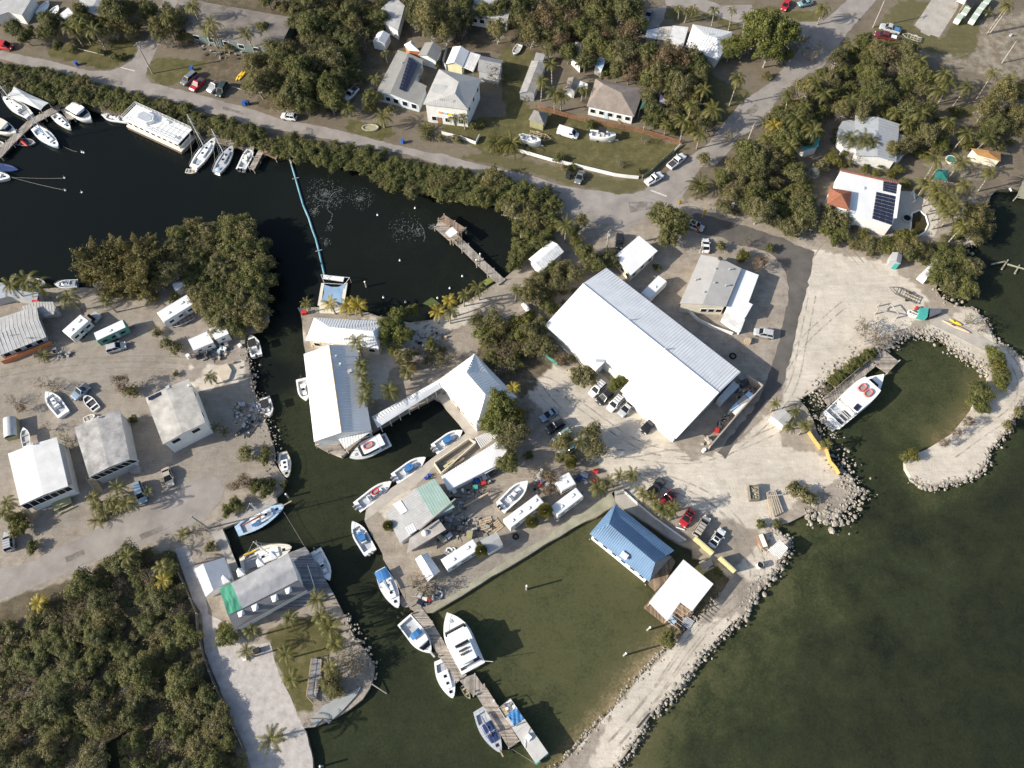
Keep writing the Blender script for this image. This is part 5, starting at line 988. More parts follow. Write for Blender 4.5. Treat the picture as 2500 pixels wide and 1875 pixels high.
sailboat('pale blue ketch with cluttered deck on the west bank', kk(1,3,345,765), kk(1,3,860,480), 3.6, hullm=BLUE_GEL, deckm=BLUE_GEL, cover=mat('faded_red_canvas', (.45,.12,.10), .7,.15,1), mast=.85, sprit=1.6, mizzen=False, extra=lambda r, x, W, zz: (G().box(x(.38), -.7, 1.4, 1.6, .5, .2).build('tarpaulin', TARP_BLUE, r), G().box(x(.44), .2, 1.4, 1.0, .9, .12).build('deck_panel', CREAM_GEL, r), G().box(x(.70), .2, 1.3, .9, .7, .4).build('deck_box', GREY_GEL, r)))
sailboat('old cream sailboat with a yellow kayak on deck behind the tarpaulin house', kk(1,3,390,1130), kk(1,3,940,930), 4.4, hullm=CREAM_GEL, deckm=CREAM_GEL, cover=None, mast=1.0, extra=lambda r, x, W, zz: (G().tube((x(.10), 1.6, 1.15), (x(.35), 1.8, 1.15), .22, .18).build('deck_kayak', YELLOW, r), G().box(x(.22), -.3, 1.2, 3.0, 2.2, .2).build('cockpit_cover', GREY_RUB, r)))
console_boat('pale open skiff moored east of the tarpaulin house deck', kk(1,3,1195,965), kk(1,3,1350,1295), 2.6, motors=1, hullm=GEL, floorm=GEL)
# ---- basin pier
cruiser('white and grey aft cabin boat with blue canopy west of the pier', kk(1,4,2150,55), kk(2,4,235,420), 3.4, 1.8, fly=False, cab=(.45,.85), extra=lambda r, x, W, zz: (G().loft([[(x(.40+.14*t), s_*1.1, 2.6+.25*(1-s_*s_)) for s_ in (-1, -.4, .4, 1)] for t in (0, 1)], closed=False, caps=False).build('canopy', CANVAS_BLUE, r), outboard(r, -5.0, .5, .8), outboard(r, -5.0, -.5, .8), G().box(x(1.0)+.3, 0, 1.45, 1.3, .35, .1).build('bowsprit', STEEL, r)))
cruiser('large white motor yacht moored stern out at the pier', kk(2,4,690,585), kk(2,3,405,1642), 5.2, 4.0, cab=(.14,.72), bridge=(.10,.42), extra=lambda r, x, W, zz: (G().box(x(.10), -1.2, 2.6, .9, 1.2, .5).build('deck_locker', NAVY, r), [G().box(x(.24+.06*i), .2, 4.85, .35, 1.7, .10).build('deck_chair', DARK_STEEL, r) for i in range(2)], G().tube((x(.02), -2.3, 1.6), (x(-.08), -3.6, 4.2), .05).build('boat_hook', STEEL, r)))
sailboat('white sailboat without mast west of the pier', kk(2,4,320,490), kk(2,4,468,905), 3.1, cover=None, mast=0, boom=False)
sailboat('dark cluttered sailboat with white bow moored low on the pier', kk(2,4,740,1025), kk(2,4,985,1490), 3.2, hullm=GREY_GEL, deckm=GREY_GEL, cover=NAVY, mast=.7, sprit=.8, cabinm=NAVY)
def houseboat():
    a, b, c, d = [P(*q, WZ+2.6) for q in k(2,4,960,1010,1090,905,1500,1510,1370,1612)]
    O = (a+b+c+d)/4; O.z = WZ; ax = (d-a).normalized(); rz = math.atan2(ax.y, ax.x); L_ = (d-a).length; B = (b-a).length
    r = thing('houseboat', 'long flat topped grey houseboat with blue tarpaulin at one end', 'houseboat', O, rz)
    G().box(0, 0, .1, L_, B, .9).build('hull', WHITE_WALL, r)
    w_ = G().box(L_*.07, 0, 1.55, L_*.78, B-.5, 2.0).build('cabin', mat('pale_grey_panel', (.50,.50,.50), .7,.1,.6), r)
    for i in range(4): G().box(-L_*.2+i*L_*.17, -B/2+.22, 1.8, 1.1, .08, .7).build('cabin_window', GLASS, w_)
    G().box(L_*.09, 0, 2.65, L_*.80, B, .14).build('roof', mat('houseboat_roof', (.50,.485,.46), .9,.12,.5), r)
    G().box(L_*.13, B*.05, 2.95, 1.0, 1.0, .5, .2, .8).build('air_conditioner', GEL, r)
    G().tube((L_*.12, -.6, 2.9), (L_*.22, -1.4, 2.8), .05).tube((L_*.12, -.6, 2.8), (L_*.02, 1.3, 2.9), .05).build('aerial_mast', STEEL, r)
    rows = [[(-L_*.34+L_*.20*u, B*(-.30+.76*v), 2.78+.3*math.sin(u*5+v*7)**2-.9*max(0, .25-u)*2) for v in [j/8 for j in range(9)]] for u in [i/8 for i in range(9)]]
    G().loft(rows, closed=False, caps=False).build('tarpaulin', TARP_BLUE, r, True)
    g = G()
    for s in (1, -1): g.tube((-L_/2, s*B/2, 1.6), (-L_*.3, s*B/2, 1.6), .05)
    g.tube((-L_/2, -B/2, 1.6), (-L_/2, B/2, 1.6), .05)
    for s in (1, 0, -1): g.tube((-L_/2, s*B/2, .4), (-L_/2, s*B/2, 1.6), .05)
    g.build('railing', STEEL, r)
    for i, (u, v) in enumerate(((-.44, .2), (-.42, -.05), (-.45, .35), (-.38, .40))): G().tube((u*L_, v*B, .55), (u*L_, v*B, 1.2), .3, .28, 8).build('drum', GEL if i % 2 else GREY_RUB, r)
    G().box(-L_*.42, -B*.25, .75, 1.6, 1.1, .4).build('deck_box', TIMBER, r)
    for s in (1, -1): G().box(L_*.475, s*B*.36, .8, .9, .9, .5).build('stern_box', TEAL, r)
houseboat()
skiff('long olive canoe tied to the pier elbow', kk(2,4,565,770), kk(2,4,655,915), 1.0, hullm=OLIVE_WALL, floorm=GREENISH, name='canoe', cat='canoe')
# ---- inlet
def diveboat():
    r, L = boat_at('dive_boat', 'white dive boat with two red life rafts on its cabin roof', 'dive boat', kk(4,2,130,1225), kk(4,2,690,735), WZ, 1.3); B = 5.2
    x, W, zz = hullset(r, L, B, 1.4, 'cc', GEL, GEL, GREY_GEL, .05, .25, .25, .7)
    us = [.26+.46*i/8 for i in range(9)]
    def blk(f0, f1, z0, z1, nm, m, d=0):
        rings = [[(x(u), (W(u)-.1)*f, h) for u in us]+[(x(u), -(W(u)-.1)*f, h) for u in us[::-1]] for f, h in ((f0, z0), (f1, z1))]
        return G().loft(rings).build(nm, m, r)
    blk(.9, .86, 1.4, 3.3, 'cabin', GEL); blk(.92, .90, 2.1, 2.8, 'cabin_window', GLASS); blk(1.02, 1.0, 3.3, 3.45, 'cabin_roof', GEL)
    G().prism([(x(.72), -1.6), (x(.80), -1.1), (x(.80), 1.1), (x(.72), 1.6)], 1.4, 2.6, .9).build('wheelhouse', GEL, r)
    G().prism([(x(.725), -1.35), (x(.79), -.95), (x(.79), .95), (x(.725), 1.35)], 2.6, 2.68).build('windscreen', GLASS, r)
    for s in (-.85, .75): raft(r, x(.56), s, 3.7, SALMON, 1.05)
    G().box(x(.30), -1.5, 3.6, 1.5, 1.0, .12, .1).build('solar_panel', PANEL, r)
    g = G()
    for u in (.06, .15, .24):
        for s in (1, -1): g.tube((x(u), s*(W(u)-.3), .7), (x(u), s*(W(u)-.3), 3.0), .05)
        g.tube((x(u), -(W(u)-.3), 3.0), (x(u), W(u)-.3, 3.0), .05)
    for s in (1, -1): g.tube((x(.06), s*(W(.1)-.3), 3.0), (x(.26), s*(W(.2)-.3), 3.2), .05)
    g.build('stern_frame', STEEL, r)
    for i in range(5): G().box(x(.08+.035*i), -1.3+.1*i, 1.0, .35, 1.8, .6).build('tank_rack', GREY_GEL if i % 2 else DARK_STEEL, r)
    G().box(x(-.03), 0, .5, 1.4, 3.6, .12).build('swim_platform', GREY_GEL, r)
diveboat()
# ---- boats on land
console_boat('stripped white boat hull lying on the west bank yard', kk(0,2,690,1160), kk(0,2,500,915), 2.9, z=-.05, motors=0)
skiff('small white open boat with dark floor beside the stripped hull', kk(0,2,1045,1105), kk(0,2,905,950), 2.0, z=.1, hullm=GEL, floorm=DARK_STEEL, seats=3, seatm=GEL, cat='motorboat')
console_boat('white fishing boat standing on its trailer among the workshops', kk(2,3,985,515), kk(2,3,1275,240), 3.0, z=0, trailer=True, motors=2)
console_boat('small white boat with covered motor parked by the date palms', kk(2,0,1200,1500), kk(2,0,1418,1560), 2.2, z=0, trailer=True, motors=1, motorm=GEL)
console_boat('white boat with black bimini on a trailer on the lawn', kk(2,0,1940,1465), kk(3,0,10,1500), 2.4, z=0, trailer=True, top=CANVAS_BLACK)
skiff('overgrown pale boat hull under trees by the long shed', kk(2,0,1190,480), kk(2,0,1125,590), 2.0, z=.2, hullm=GEL, floorm=GREY_GEL, cat='motorboat')
skiff('white skiff propped beside the roof of the clean white stilt house', kk(0,2,290,1505), kk(0,2,255,1300), 1.8, z=1.2, hullm=GEL, cat='dinghy')
kayak('yellow kayak nearer the parked trucks', kk(1,0,335,870), kk(1,0,415,765), 0, YELLOW, B=.95)
kayak('yellow kayak nearer the bushes', kk(1,0,365,865), kk(1,0,445,765), 0, YELLOW, B=.95)
kayak('bright yellow canoe on the concrete launch by the hook', kk(4,2,1405,125), kk(4,2,1545,195), .1, YELLOW, B=.9)
kayak('pale brown canoe on the concrete launch by the hook', kk(4,2,1325,140), kk(4,2,1640,280), .1, mat('tan_plastic', (.55,.42,.30), .5,.1,1), B=.9)
skiff('upturned white dinghy behind the dark grey stilt house', kk(0,2,905,1220), kk(0,2,1028,1170), 1.4, z=.1, hullm=GEL, floorm=GEL)
for i, (x_, y_) in enumerate(((415, 40), (520, 90))): skiff('long covered white boat hull stored %s of the top left lane' % ('west' if i == 0 else 'east'), kk(0,0,x_,y_+110), kk(0,0,x_+110,y_-30), 2.4, z=.3, hullm=GEL, floorm=GEL, seats=0, name='stored_boat', cat='motorboat')
# ================================================================ VEHICLES
def paint(nm, rgb): return mat('car_paint_'+nm, rgb, .28, .04, 1, spec=.5, coat=.6)
CP = dict(white=paint('white', (.72,.72,.71)), silver=paint('silver', (.42,.43,.44)), grey=paint('grey', (.16,.17,.18)), black=paint('black', (.018,.018,.02)), red=paint('red', (.42,.018,.022)), beige=paint('beige', (.40,.36,.30)), blue=paint('blue', (.22,.30,.40)), teal=paint('teal', (.20,.33,.36)), dkred=paint('dark_red', (.13,.02,.02)), green=paint('dark_green', (.03,.045,.035)))
LENS = mat('clear_lens', (.75,.75,.72), .1, .05, 1); TAIL = mat('red_lens', (.35,.01,.01), .2, .05, 1); HUB = mat('alloy_hub', (.4,.4,.41), .3, .05, 1, metal=.6)
def ring(x, w_, z, zt, fl=.86):   # car cross-section: sill, waist, shoulder
    return [(x, w_*.94, z), (x, w_, z+(zt-z)*.45), (x, w_*.97, zt-.07), (x, w_*fl, zt), (x, -w_*fl, zt), (x, -w_*.97, zt-.07), (x, -w_, z+(zt-z)*.45), (x, -w_*.94, z)]
def car(kind, label, rear, front, col, name=None, sunroof=False, cat=None, cargo=None, rack=False, L=None, roofm=None):
    m_, a, L0 = frame2(rear, front, .9); L = L or min(max(L0, 4.0), 6.3)
    Wd = .92 if kind in ('sedan', 'suv') else 1.0; r = thing(name or {'sedan': 'car', 'suv': 'suv', 'pickup': 'pickup_truck', 'van': 'van'}[kind], label, cat or {'sedan': 'car', 'suv': 'suv', 'pickup': 'pickup truck', 'van': 'van'}[kind], (m_.x, m_.y, 0), a)
    p = CP[col]; h = L/2
    hood = .98 if kind == 'sedan' else 1.12; roof = 1.46 if kind == 'sedan' else 1.78 if kind in ('suv', 'pickup') else 2.1
    if kind == 'pickup': st = [(-h, .88, .96), (-h+.12, .96, 1.05), (-.1*L, 1, 1.08), (.14*L, 1, 1.12), (h-.9, .98, 1.10), (h-.25, .94, 1.0), (h, .80, .78)]
    elif kind == 'sedan': st = [(-h, .76, .80), (-h+.22, .92, .96), (-h+.9, .99, 1.0), (0, 1, 1.0), (h-1.3, .99, .98), (h-.4, .92, .86), (h, .72, .68)]
    else: st = [(-h, .86, .95), (-h+.2, .96, 1.08), (0, 1, 1.10), (h-1.2, .99, 1.06), (h-.35, .93, .95), (h, .75, .76)]
    G().loft([ring(x, Wd*w_, .30, zt) for x, w_, zt in st]).build('body', p, r, False)
    if kind == 'sedan': c0, c1, t0, t1 = -h+.55, h-1.15, -h+1.25, h-2.15
    elif kind == 'suv': c0, c1, t0, t1 = -h+.08, h-1.05, -h+.40, h-1.85
    elif kind == 'van': c0, c1, t0, t1 = -h+.05, h-.75, -h+.15, h-1.55
    else: c0, c1, t0, t1 = -.10*L, h-1.35, -.06*L, h-2.1
    zb = hood-.02
    def frus(x0, x1, wa, z0, y0, y1, wb, z1): return [[(x0, wa, z0), (x0, -wa, z0), (x1, -wa, z0), (x1, wa, z0)], [(y0, wb, z1), (y0, -wb, z1), (y1, -wb, z1), (y1, wb, z1)]]
    gh = G().loft(frus(c0, c1, Wd*.90, zb, t0, t1, Wd*.74, roof-.04)).build('glasshouse', GLASS if kind != 'van' else p, r)
    G().loft([[(t0-.05, Wd*.75, roof-.07), (t0-.05, -Wd*.75, roof-.07), (t1+.05, -Wd*.75, roof-.07), (t1+.05, Wd*.75, roof-.07)], [(t0+.05, Wd*.70, roof+.03), (t0+.05, -Wd*.70, roof+.03), (t1-.08, -Wd*.70, roof+.03), (t1-.08, Wd*.70, roof+.03)]]).build('roof', roofm or p, r)
    g = G()
    for s in (1, -1):
        for q0, q1 in ((c0, t0), (c1, t1)): g.tube((q0, s*Wd*.90, zb), (q1, s*Wd*.745, roof-.05), .05, n=4)
        if kind != 'van': g.tube(((c0+c1)/2, s*Wd*.905, zb), ((t0+t1)/2, s*Wd*.75, roof-.05), .045, n=4)
    g.build('pillar', p, gh)
    if kind == 'van': 
        G().add([(c1+.03, Wd*.80, zb+.12), (c1+.03, -Wd*.80, zb+.12), (t1+.12, -Wd*.68, roof-.12), (t1+.12, Wd*.68, roof-.12)], [(0, 1, 2, 3)]).build('windscreen', GLASS, r)
        for s in (1, -1): G().box(t1-.15, s*Wd*.86, 1.55, .9, .05, .5).build('side_window', GLASS, r)
    if sunroof: G().box((t0+t1)/2, 0, roof+.04, (t1-t0)*.62, Wd*1.05, .03).build('sunroof', GLASS, r)
    if rack: 
        for i in range(3): G().box(t0+(t1-t0)*(.2+.3*i), 0, roof+.10, .06, Wd*1.3, .05).build('roof_bar', DARK_STEEL, r)
    if kind == 'pickup':
        G().box((-h-.1*L)/2+.02, 0, 1.10, h-.1*L-.35, Wd*1.45, .05).build('truck_bed', mat('bed_liner', (.05,.05,.055), .8,.2,1), r)
        if cargo: G().loft([[((-h-.1*L)/2+.7*sx, Wd*.5*sy, 1.12+z_) for sx, sy in ((-1, -1), (1, -.9), (1, .9), (-1, 1))] for z_ in (0, .3)]).build('bed_load', cargo, r)
    for sx in (-h+.82, h-.88):
        for s in (1, -1):
            wl = G().tube((sx, s*(Wd-.20), .34), (sx, s*(Wd+.02), .34), .34, n=14).build('wheel', RUBBER, r); G().tube((sx, s*(Wd+.0), .34), (sx, s*(Wd+.03), .34), .2, n=10).build('hub', HUB, wl)
    for s in (1, -1):
        G().box(h-.10, s*Wd*.60, .74 if kind == 'sedan' else .86, .16, .34, .14).build('headlight', LENS, r); G().box(-h+.05, s*Wd*.66, .82 if kind == 'sedan' else .92, .10, .26, .2).build('tail_light', TAIL, r)
        G().box(c1-.25, s*(Wd+.10), zb+.12, .14, .2, .13).build('wing_mirror', p, r)
    for e, q in ((h-.02, 1), (-h+.02, -1)): G().box(e, 0, .45, .12, Wd*1.5, .18).build('bumper', GREY_RUB if col in ('white', 'silver', 'beige') else DARK_STEEL, r)
    return r
C_ = [
 ('suv','grey hatchback parked by the verge next to the red pickup',0,0,2120,780,1965,905,'grey',{}), ('pickup','red pickup truck on the roadside lot by the canal',0,0,2190,845,2065,970,'red',{}),
 ('pickup','silver pickup parked west of the black one',1,0,150,880,40,985,'silver',{}), ('suv','black jeep like truck parked east of the silver pickup',1,0,225,890,140,1035,'green',{}),
 ('suv','white estate car standing at the road edge by the bushes',1,0,985,1265,828,1240,'white',{'rack':True}), ('pickup','white pickup in the shaded drive by the grey house',1,0,1640,940,1515,1070,'white',{}),
 ('van','red and white van at the extreme left edge of the road',0,0,-40,480,130,505,'red',{}),
 ('van','white delivery van on the lawn below the brown fence',2,0,1600,1400,1820,1465,'white',{}),
 ('sedan','bright red car on the pale drive at the top edge',3,0,1880,-10,1825,100,'red',{}), ('sedan','dark car in tree shade north of the dark jeep',3,0,395,100,345,205,'grey',{}), ('suv','dark jeep in the shade beside the westernmost carport',3,0,320,255,275,325,'black',{}),
 ('sedan','pale green car at the top edge near the yellow palm',3,0,2140,10,1990,40,'teal',{}),
 ('pickup','silver pickup with blue load at the trailer row',4,0,880,335,660,270,'silver',{'cargo':TARP_BLUE}), ('pickup','dark red open truck beside the silver pickup with trailer',4,0,855,420,600,355,'dkred',{'cargo':GEL}),
 ('sedan','grey saloon parked against the white picket fence',2,1,1865,185,1810,315,'grey',{}),
 ('pickup','white pickup parked nearest the junction by the fence end',3,1,345,315,515,215,'white',{'cargo':GEL}), ('pickup','white pickup with open bed parked uphill along the fence',3,1,590,140,755,10,'white',{}),
 ('suv','silver hatchback in the shade at the entry road gate',3,1,800,750,955,805,'silver',{'sunroof':True}), ('sedan','white car half hidden by bushes below the gate',3,1,990,1060,985,915,'white',{}), ('suv','dark car deep in shade behind the cream office',3,1,60,880,50,1010,'black',{}),
 ('suv','silver people carrier parked alone by the white annex',3,2,1725,300,1510,255,'silver',{}),
 ('suv','white jeep with roof bars, first in the row under the warehouse bush',2,2,2105,805,1955,950,'white',{'rack':True}), ('suv','black car second in the row under the warehouse eave',2,2,2175,915,2040,1025,'black',{'rack':True}),
 ('suv','white car with dark roof stripes, third in the warehouse row',3,2,80,960,-60,1110,'white',{'rack':True}), ('sedan','silver saloon, last in the warehouse row',3,2,190,1030,65,1160,'silver',{}), ('sedan','dark saloon poking out from the warehouse eave',3,2,430,1215,315,1335,'black',{}),
 ('sedan','blue silver saloon in the gravel yard beside the bare tree',2,2,1590,1105,1420,1210,'blue',{}), ('suv','black people carrier between two blue cars in the yard',2,2,1665,1235,1480,1335,'black',{'rack':True}), ('suv','teal estate car parked below the black people carrier',2,2,1745,1325,1555,1450,'teal',{}), ('suv','silver green estate half under the palm in the yard',2,2,1790,1480,1625,1580,'teal',{}),
 ('pickup','black pickup truck by the young palms above the blue house',3,3,520,200,380,370,'black',{}), ('pickup','red pickup with black bonnet half under the palms',3,3,650,335,510,470,'red',{}), ('sedan','glossy red sports car between the palms and the beige estate',3,3,845,530,730,700,'red',{'sunroof':True}),
 ('suv','beige estate car between the red car and white car',3,3,880,810,1010,605,'beige',{'rack':True}), ('sedan','white car with black roof glass by the yellow walls',3,3,1045,925,1175,740,'white',{'sunroof':True}),
 ('sedan','cream saloon with blue bonnet on the west lane',0,3,1780,70,1840,270,'beige',{}), ('suv','pale blue estate car behind the lane palms',0,3,1470,235,1550,450,'blue',{}), ('suv','silver hatchback on the paved drive at the left edge',0,3,100,970,80,765,'silver',{'rack':True}),
 ('suv','silver estate car parked below the green trailer',0,2,1145,460,1355,400,'silver',{}), ('pickup','derelict blue truck beside the small open boat',0,2,935,850,800,970,'blue',{}),
 ('sedan','white car glimpsed through dead branches by the crossroad',3,1,1390,500,1270,520,'white',{}),
]
for kd, lb, c_, r_, x0, y0, x1, y1, col, kw in C_: car(kd, lb, kk(c_, r_, x0, y0), kk(c_, r_, x1, y1), col, **kw)
def trailer_van(label, a, b, Wd, H, wallm, roofm=WHITE_ROOF, name='caravan', z0=.55, cat='caravan', vents=3, win=True, wheels=True):
    m_, an, L = frame2(a, b, H); r = thing(name, label, cat, (m_.x, m_.y, 0), an)
    G().loft([[(-L/2, Wd/2, z0), (-L/2, -Wd/2, z0), (L/2, -Wd/2, z0), (L/2, Wd/2, z0)], [(-L/2, Wd/2, H-.25), (-L/2, -Wd/2, H-.25), (L/2, -Wd/2, H-.25), (L/2, Wd/2, H-.25)], [(-L/2+.12, Wd/2-.08, H), (-L/2+.12, -Wd/2+.08, H), (L/2-.2, -Wd/2+.08, H), (L/2-.2, Wd/2-.08, H)]]).build('body', wallm, r)
    G().box(-.03, 0, H+.03, L-.35, Wd-.2, .06).build('roof', roofm, r)
    for i in range(vents): G().box(-L/2+L*(i+.6)/(vents+.2), (.25 if i % 2 else -.2), H+.16, .55+.35*(i == 1), .55, .22, 0, .8).build('roof_vent', GEL, r)
    if win:
        for s in (1, -1):
            for i in range(3): G().box(-L*.3+i*L*.3, s*(Wd/2+.02), H*.62, 1.0, .05, .6).build('window', GLASS, r)
        G().box(L*.12, -Wd/2-.03, z0+1.0, .7, .05, 1.9).build('door', GREY_GEL, r)
    if wheels:
        for s in (1, -1):
            for dx in (-.4, .4): G().tube((dx-.3, s*(Wd/2-.22), .34), (dx-.3, s*(Wd/2+.01), .34), .34, n=12).build('wheel', RUBBER, r)
    G().tube((L/2, .3, .5), (L/2+1.1, 0, .5), .05).tube((L/2, -.3, .5), (L/2+1.1, 0, .5), .05).build('drawbar', DARK_STEEL, r)
    return r
mid = lambda a, b: ((a[0]+b[0])/2, (a[1]+b[1])/2)
def tv(label, q, H, wallm, **kw): # q: 4 roof corners, first two one end, last two the other
    a, b = mid(q[0], q[1]), mid(q[2], q[3]); Wd = (P(*q[0], H)-P(*q[1], H)).length*.5+(P(*q[2], H)-P(*q[3], H)).length*.5
    return trailer_van(label, a, b, Wd, H, wallm, **kw)
tv('long white caravan with roof vents beside the sago palms', k(2,3,1090,732,1015,622,1380,355,1460,450), 3.0, WHITE_WALL, vents=4)
tv('white caravan with a rooftop unit behind the corner sago palm', k(2,3,408,1182,335,1060,690,840,760,950), 2.9, WHITE_WALL, vents=2)
tv('white caravan shadowed by twigs, nearest the sea wall', k(2,3,1592,600,1525,490,1800,282,1882,380), 2.9, WHITE_WALL, vents=2)
tv('short white caravan with branch shadows behind its neighbour', k(2,3,1640,340,1568,190,1725,125,1802,238), 2.8, WHITE_WALL, vents=1)
tv('green sided trailer with white roof beside the feathery trees', k(0,2,1042,365,1008,280,1300,150,1400,195), 2.8, mat('sea_green_panel', (.10,.27,.22), .6,.1,.8), vents=1, name='trailer', cat='trailer')
tv('white caravan in tree shade with open car trailer beside it', k(0,2,1770,168,1690,55,2010,-130,2110,-50), 2.9, WHITE_WALL, vents=2)
tv('white box trailer in the warehouse shadow', k(3,1,385,1575,288,1492,485,1310,566,1375), 2.8, WHITE_WALL, name='box_trailer', cat='trailer', vents=1, win=False)
tv('stained white caravan overgrown by mangroves at the sand lot', k(4,1,1165,1352,1090,1300,1270,1130,1330,1185), 2.6, WHITE_WALL, vents=2)
mh = tv('white motorhome with skylight in the orange bungalow shade', k(0,2,770,330,660,250,880,75,960,140), 2.9, WHITE_WALL, name='motorhome', cat='motorhome', vents=2)
G().loft([[(3.2+x_, y_*1.1, z_) for x_, y_ in ((0, -1), (.0, 1), (1.9, .85), (1.9, -.85))] for z_ in (.5, 1.2)]).build('bonnet', CP['silver'], mh)
G().box(3.5, 0, 1.7, .7, 1.9, .7, 0, .8).build('windscreen', GLASS, mh)
def flat_trailer(label, a, b, Wd, z=.6, m=None, name='boat_trailer', junk=False):
    m_, an, L = frame2(a, b, z); r = thing(name, label, 'trailer', (m_.x, m_.y, 0), an); m = m or STEEL; g = G()
    for s in (1, -1): g.box(-.1*L, s*Wd/2, z, L*.75, .12, .14)
    for i in range(5): g.box(-L*.45+i*L*.17, 0, z, .12, Wd, .12)
    for s in (1, -1): g.tube((L*.26, s*Wd/2, z), (L/2, 0, z-.05), .06)
    g.build('frame', m, r)
    for s in (1, -1):
        G().tube((-L*.15, s*(Wd/2+.05), .3), (-L*.15, s*(Wd/2+.25), .3), .3, n=12).build('wheel', RUBBER, r); G().box(-L*.15, s*(Wd/2+.15), .68, .8, .26, .06).build('mudguard', m, r)
    for s in (1, -1): G().box(-.15*L, s*.35, z+.2, L*.5, .1, .12).build('bunk', TIMBER, r)
    return r
flat_trailer('empty boat trailer behind the silver pickup', kk(4,0,1105,435), kk(4,0,900,365), 1.8)
flat_trailer('empty boat trailer behind the dark red truck', kk(4,0,1065,540), kk(4,0,835,440), 1.8)
flat_trailer('loaded pale boat trailer beside the olive garden hut', kk(2,0,1285,1440), kk(2,0,1525,1500), 2.0, m=TIMBER)
flat_trailer('rusty boat trailer on the sand lot by the mangroves', kk(4,1,1080,1590), kk(4,1,760,1440), 2.0, m=DARK_STEEL)
flat_trailer('open car trailer beside the shaded caravan', kk(0,2,2090,80), kk(0,2,1830,200), 2.2, m=STEEL)
for i, (c_, x, y) in enumerate([(0,1500,210),(1,1565,145),(2,1605,85),(3,1660,215),(4,1705,150),(5,1750,90),(6,1800,30)]):
    p = P(*kk(4,0,x,y), .9); r = thing('tram_car', 'green and white open tram car, %s from the left in its two parked rows' % ['first','second','third','fourth','fifth','sixth','seventh'][i], 'tram car', (p.x, p.y, 0), .95, 'tram cars parked by the concrete pad')
    G().box(0, 0, .55, 2.6, 1.5, .5).build('body', mat('pale_green_panel', (.42,.52,.40), .6,.1,.8), r); G().box(0, 0, 1.75, 2.5, 1.6, .1).build('roof', mat('sage_roof', (.45,.52,.42), .6,.1,.8), r)
    for s in (-1.2, 1.2): G().box(s, 0, 1.2, .25, 1.55, 1.1).build('end_panel', GEL, r)
    for s in (-.5, .4): G().box(s, 0, .95, .4, 1.3, .35).build('bench', GEL, r)
    for sx in (-.8, .8):
        for s in (1, -1): G().tube((sx, s*.62, .25), (sx, s*.78, .25), .25, n=10).build('wheel', RUBBER, r)
# ================================================================ PLANTS
def leaf_mat(nm, c, c2, rough=.6):
    m = bpy.data.materials.new(nm); m.use_nodes = True; n = m.node_tree; L = n.links.new; b = n.nodes['Principled BSDF']; b.inputs['Roughness'].default_value = rough; b.inputs['Specular IOR Level'].default_value = .3
    ca = n.nodes.new('ShaderNodeAttribute'); ca.attribute_name = 'tint'; oi = n.nodes.new('ShaderNodeObjectInfo')
    sp = n.nodes.new('ShaderNodeSeparateColor'); L(ca.outputs['Color'], sp.inputs[0])
    ad = n.nodes.new('ShaderNodeMath'); ad.operation = 'MULTIPLY_ADD'; ad.inputs[1].default_value = .45; L(oi.outputs['Random'], ad.inputs[0]); 
    s2 = n.nodes.new('ShaderNodeMath'); s2.operation = 'SUBTRACT'; s2.inputs[1].default_value = .22; L(sp.outputs[0], s2.inputs[0]); L(s2.outputs[0], ad.inputs[2])
    mx = n.nodes.new('ShaderNodeMix'); mx.data_type = 'RGBA'; L(ad.outputs[0], mx.inputs['Factor']); mx.inputs[6].default_value = (*c, 1); mx.inputs[7].default_value = (*c2, 1)
    vm = n.nodes.new('ShaderNodeVectorMath'); vm.operation = 'SCALE'; L(mx.outputs[2], vm.inputs[0]); L(sp.outputs[1], vm.inputs['Scale']); L(vm.outputs[0], b.inputs['Base Color'])
    tr = n.nodes.new('ShaderNodeBsdfTranslucent'); L(vm.outputs[0], tr.inputs[0]); ms = n.nodes.new('ShaderNodeMixShader'); ms.inputs[0].default_value = .38
    L(b.outputs[0], ms.inputs[1]); L(tr.outputs[0], ms.inputs[2]); L(ms.outputs[0], n.nodes['Material Output'].inputs[0]); return m
LEAF_G = leaf_mat('green_leaves', (.085,.098,.032), (.188,.182,.060))
LEAF_B = leaf_mat('bright_green_leaves', (.095,.110,.030), (.205,.208,.055))
LEAF_Y = leaf_mat('yellow_green_leaves', (.095,.095,.025), (.20,.185,.045))
LEAF_O = leaf_mat('olive_leaves', (.120,.112,.044), (.235,.205,.085))
LEAF_D = leaf_mat('dark_leaves', (.082,.090,.036), (.170,.165,.062))
LEAF_W = leaf_mat('weathered_leaves', (.110,.108,.046), (.215,.195,.088))
LEAF_R = leaf_mat('dry_red_leaves', (.13,.090,.050), (.22,.155,.090))
LEAF_F = leaf_mat('crimson_bracts', (.20,.02,.04), (.38,.04,.07))
LEAF_C = leaf_mat('feathery_needles', (.105,.100,.036), (.225,.19,.070))
FROND = leaf_mat('palm_fronds', (.066,.076,.022), (.185,.168,.045), .5)
FROND_Y = leaf_mat('yellowing_fronds', (.22,.18,.03), (.50,.38,.06), .45)
FROND_S = leaf_mat('silver_fronds', (.24,.27,.23), (.36,.38,.33))
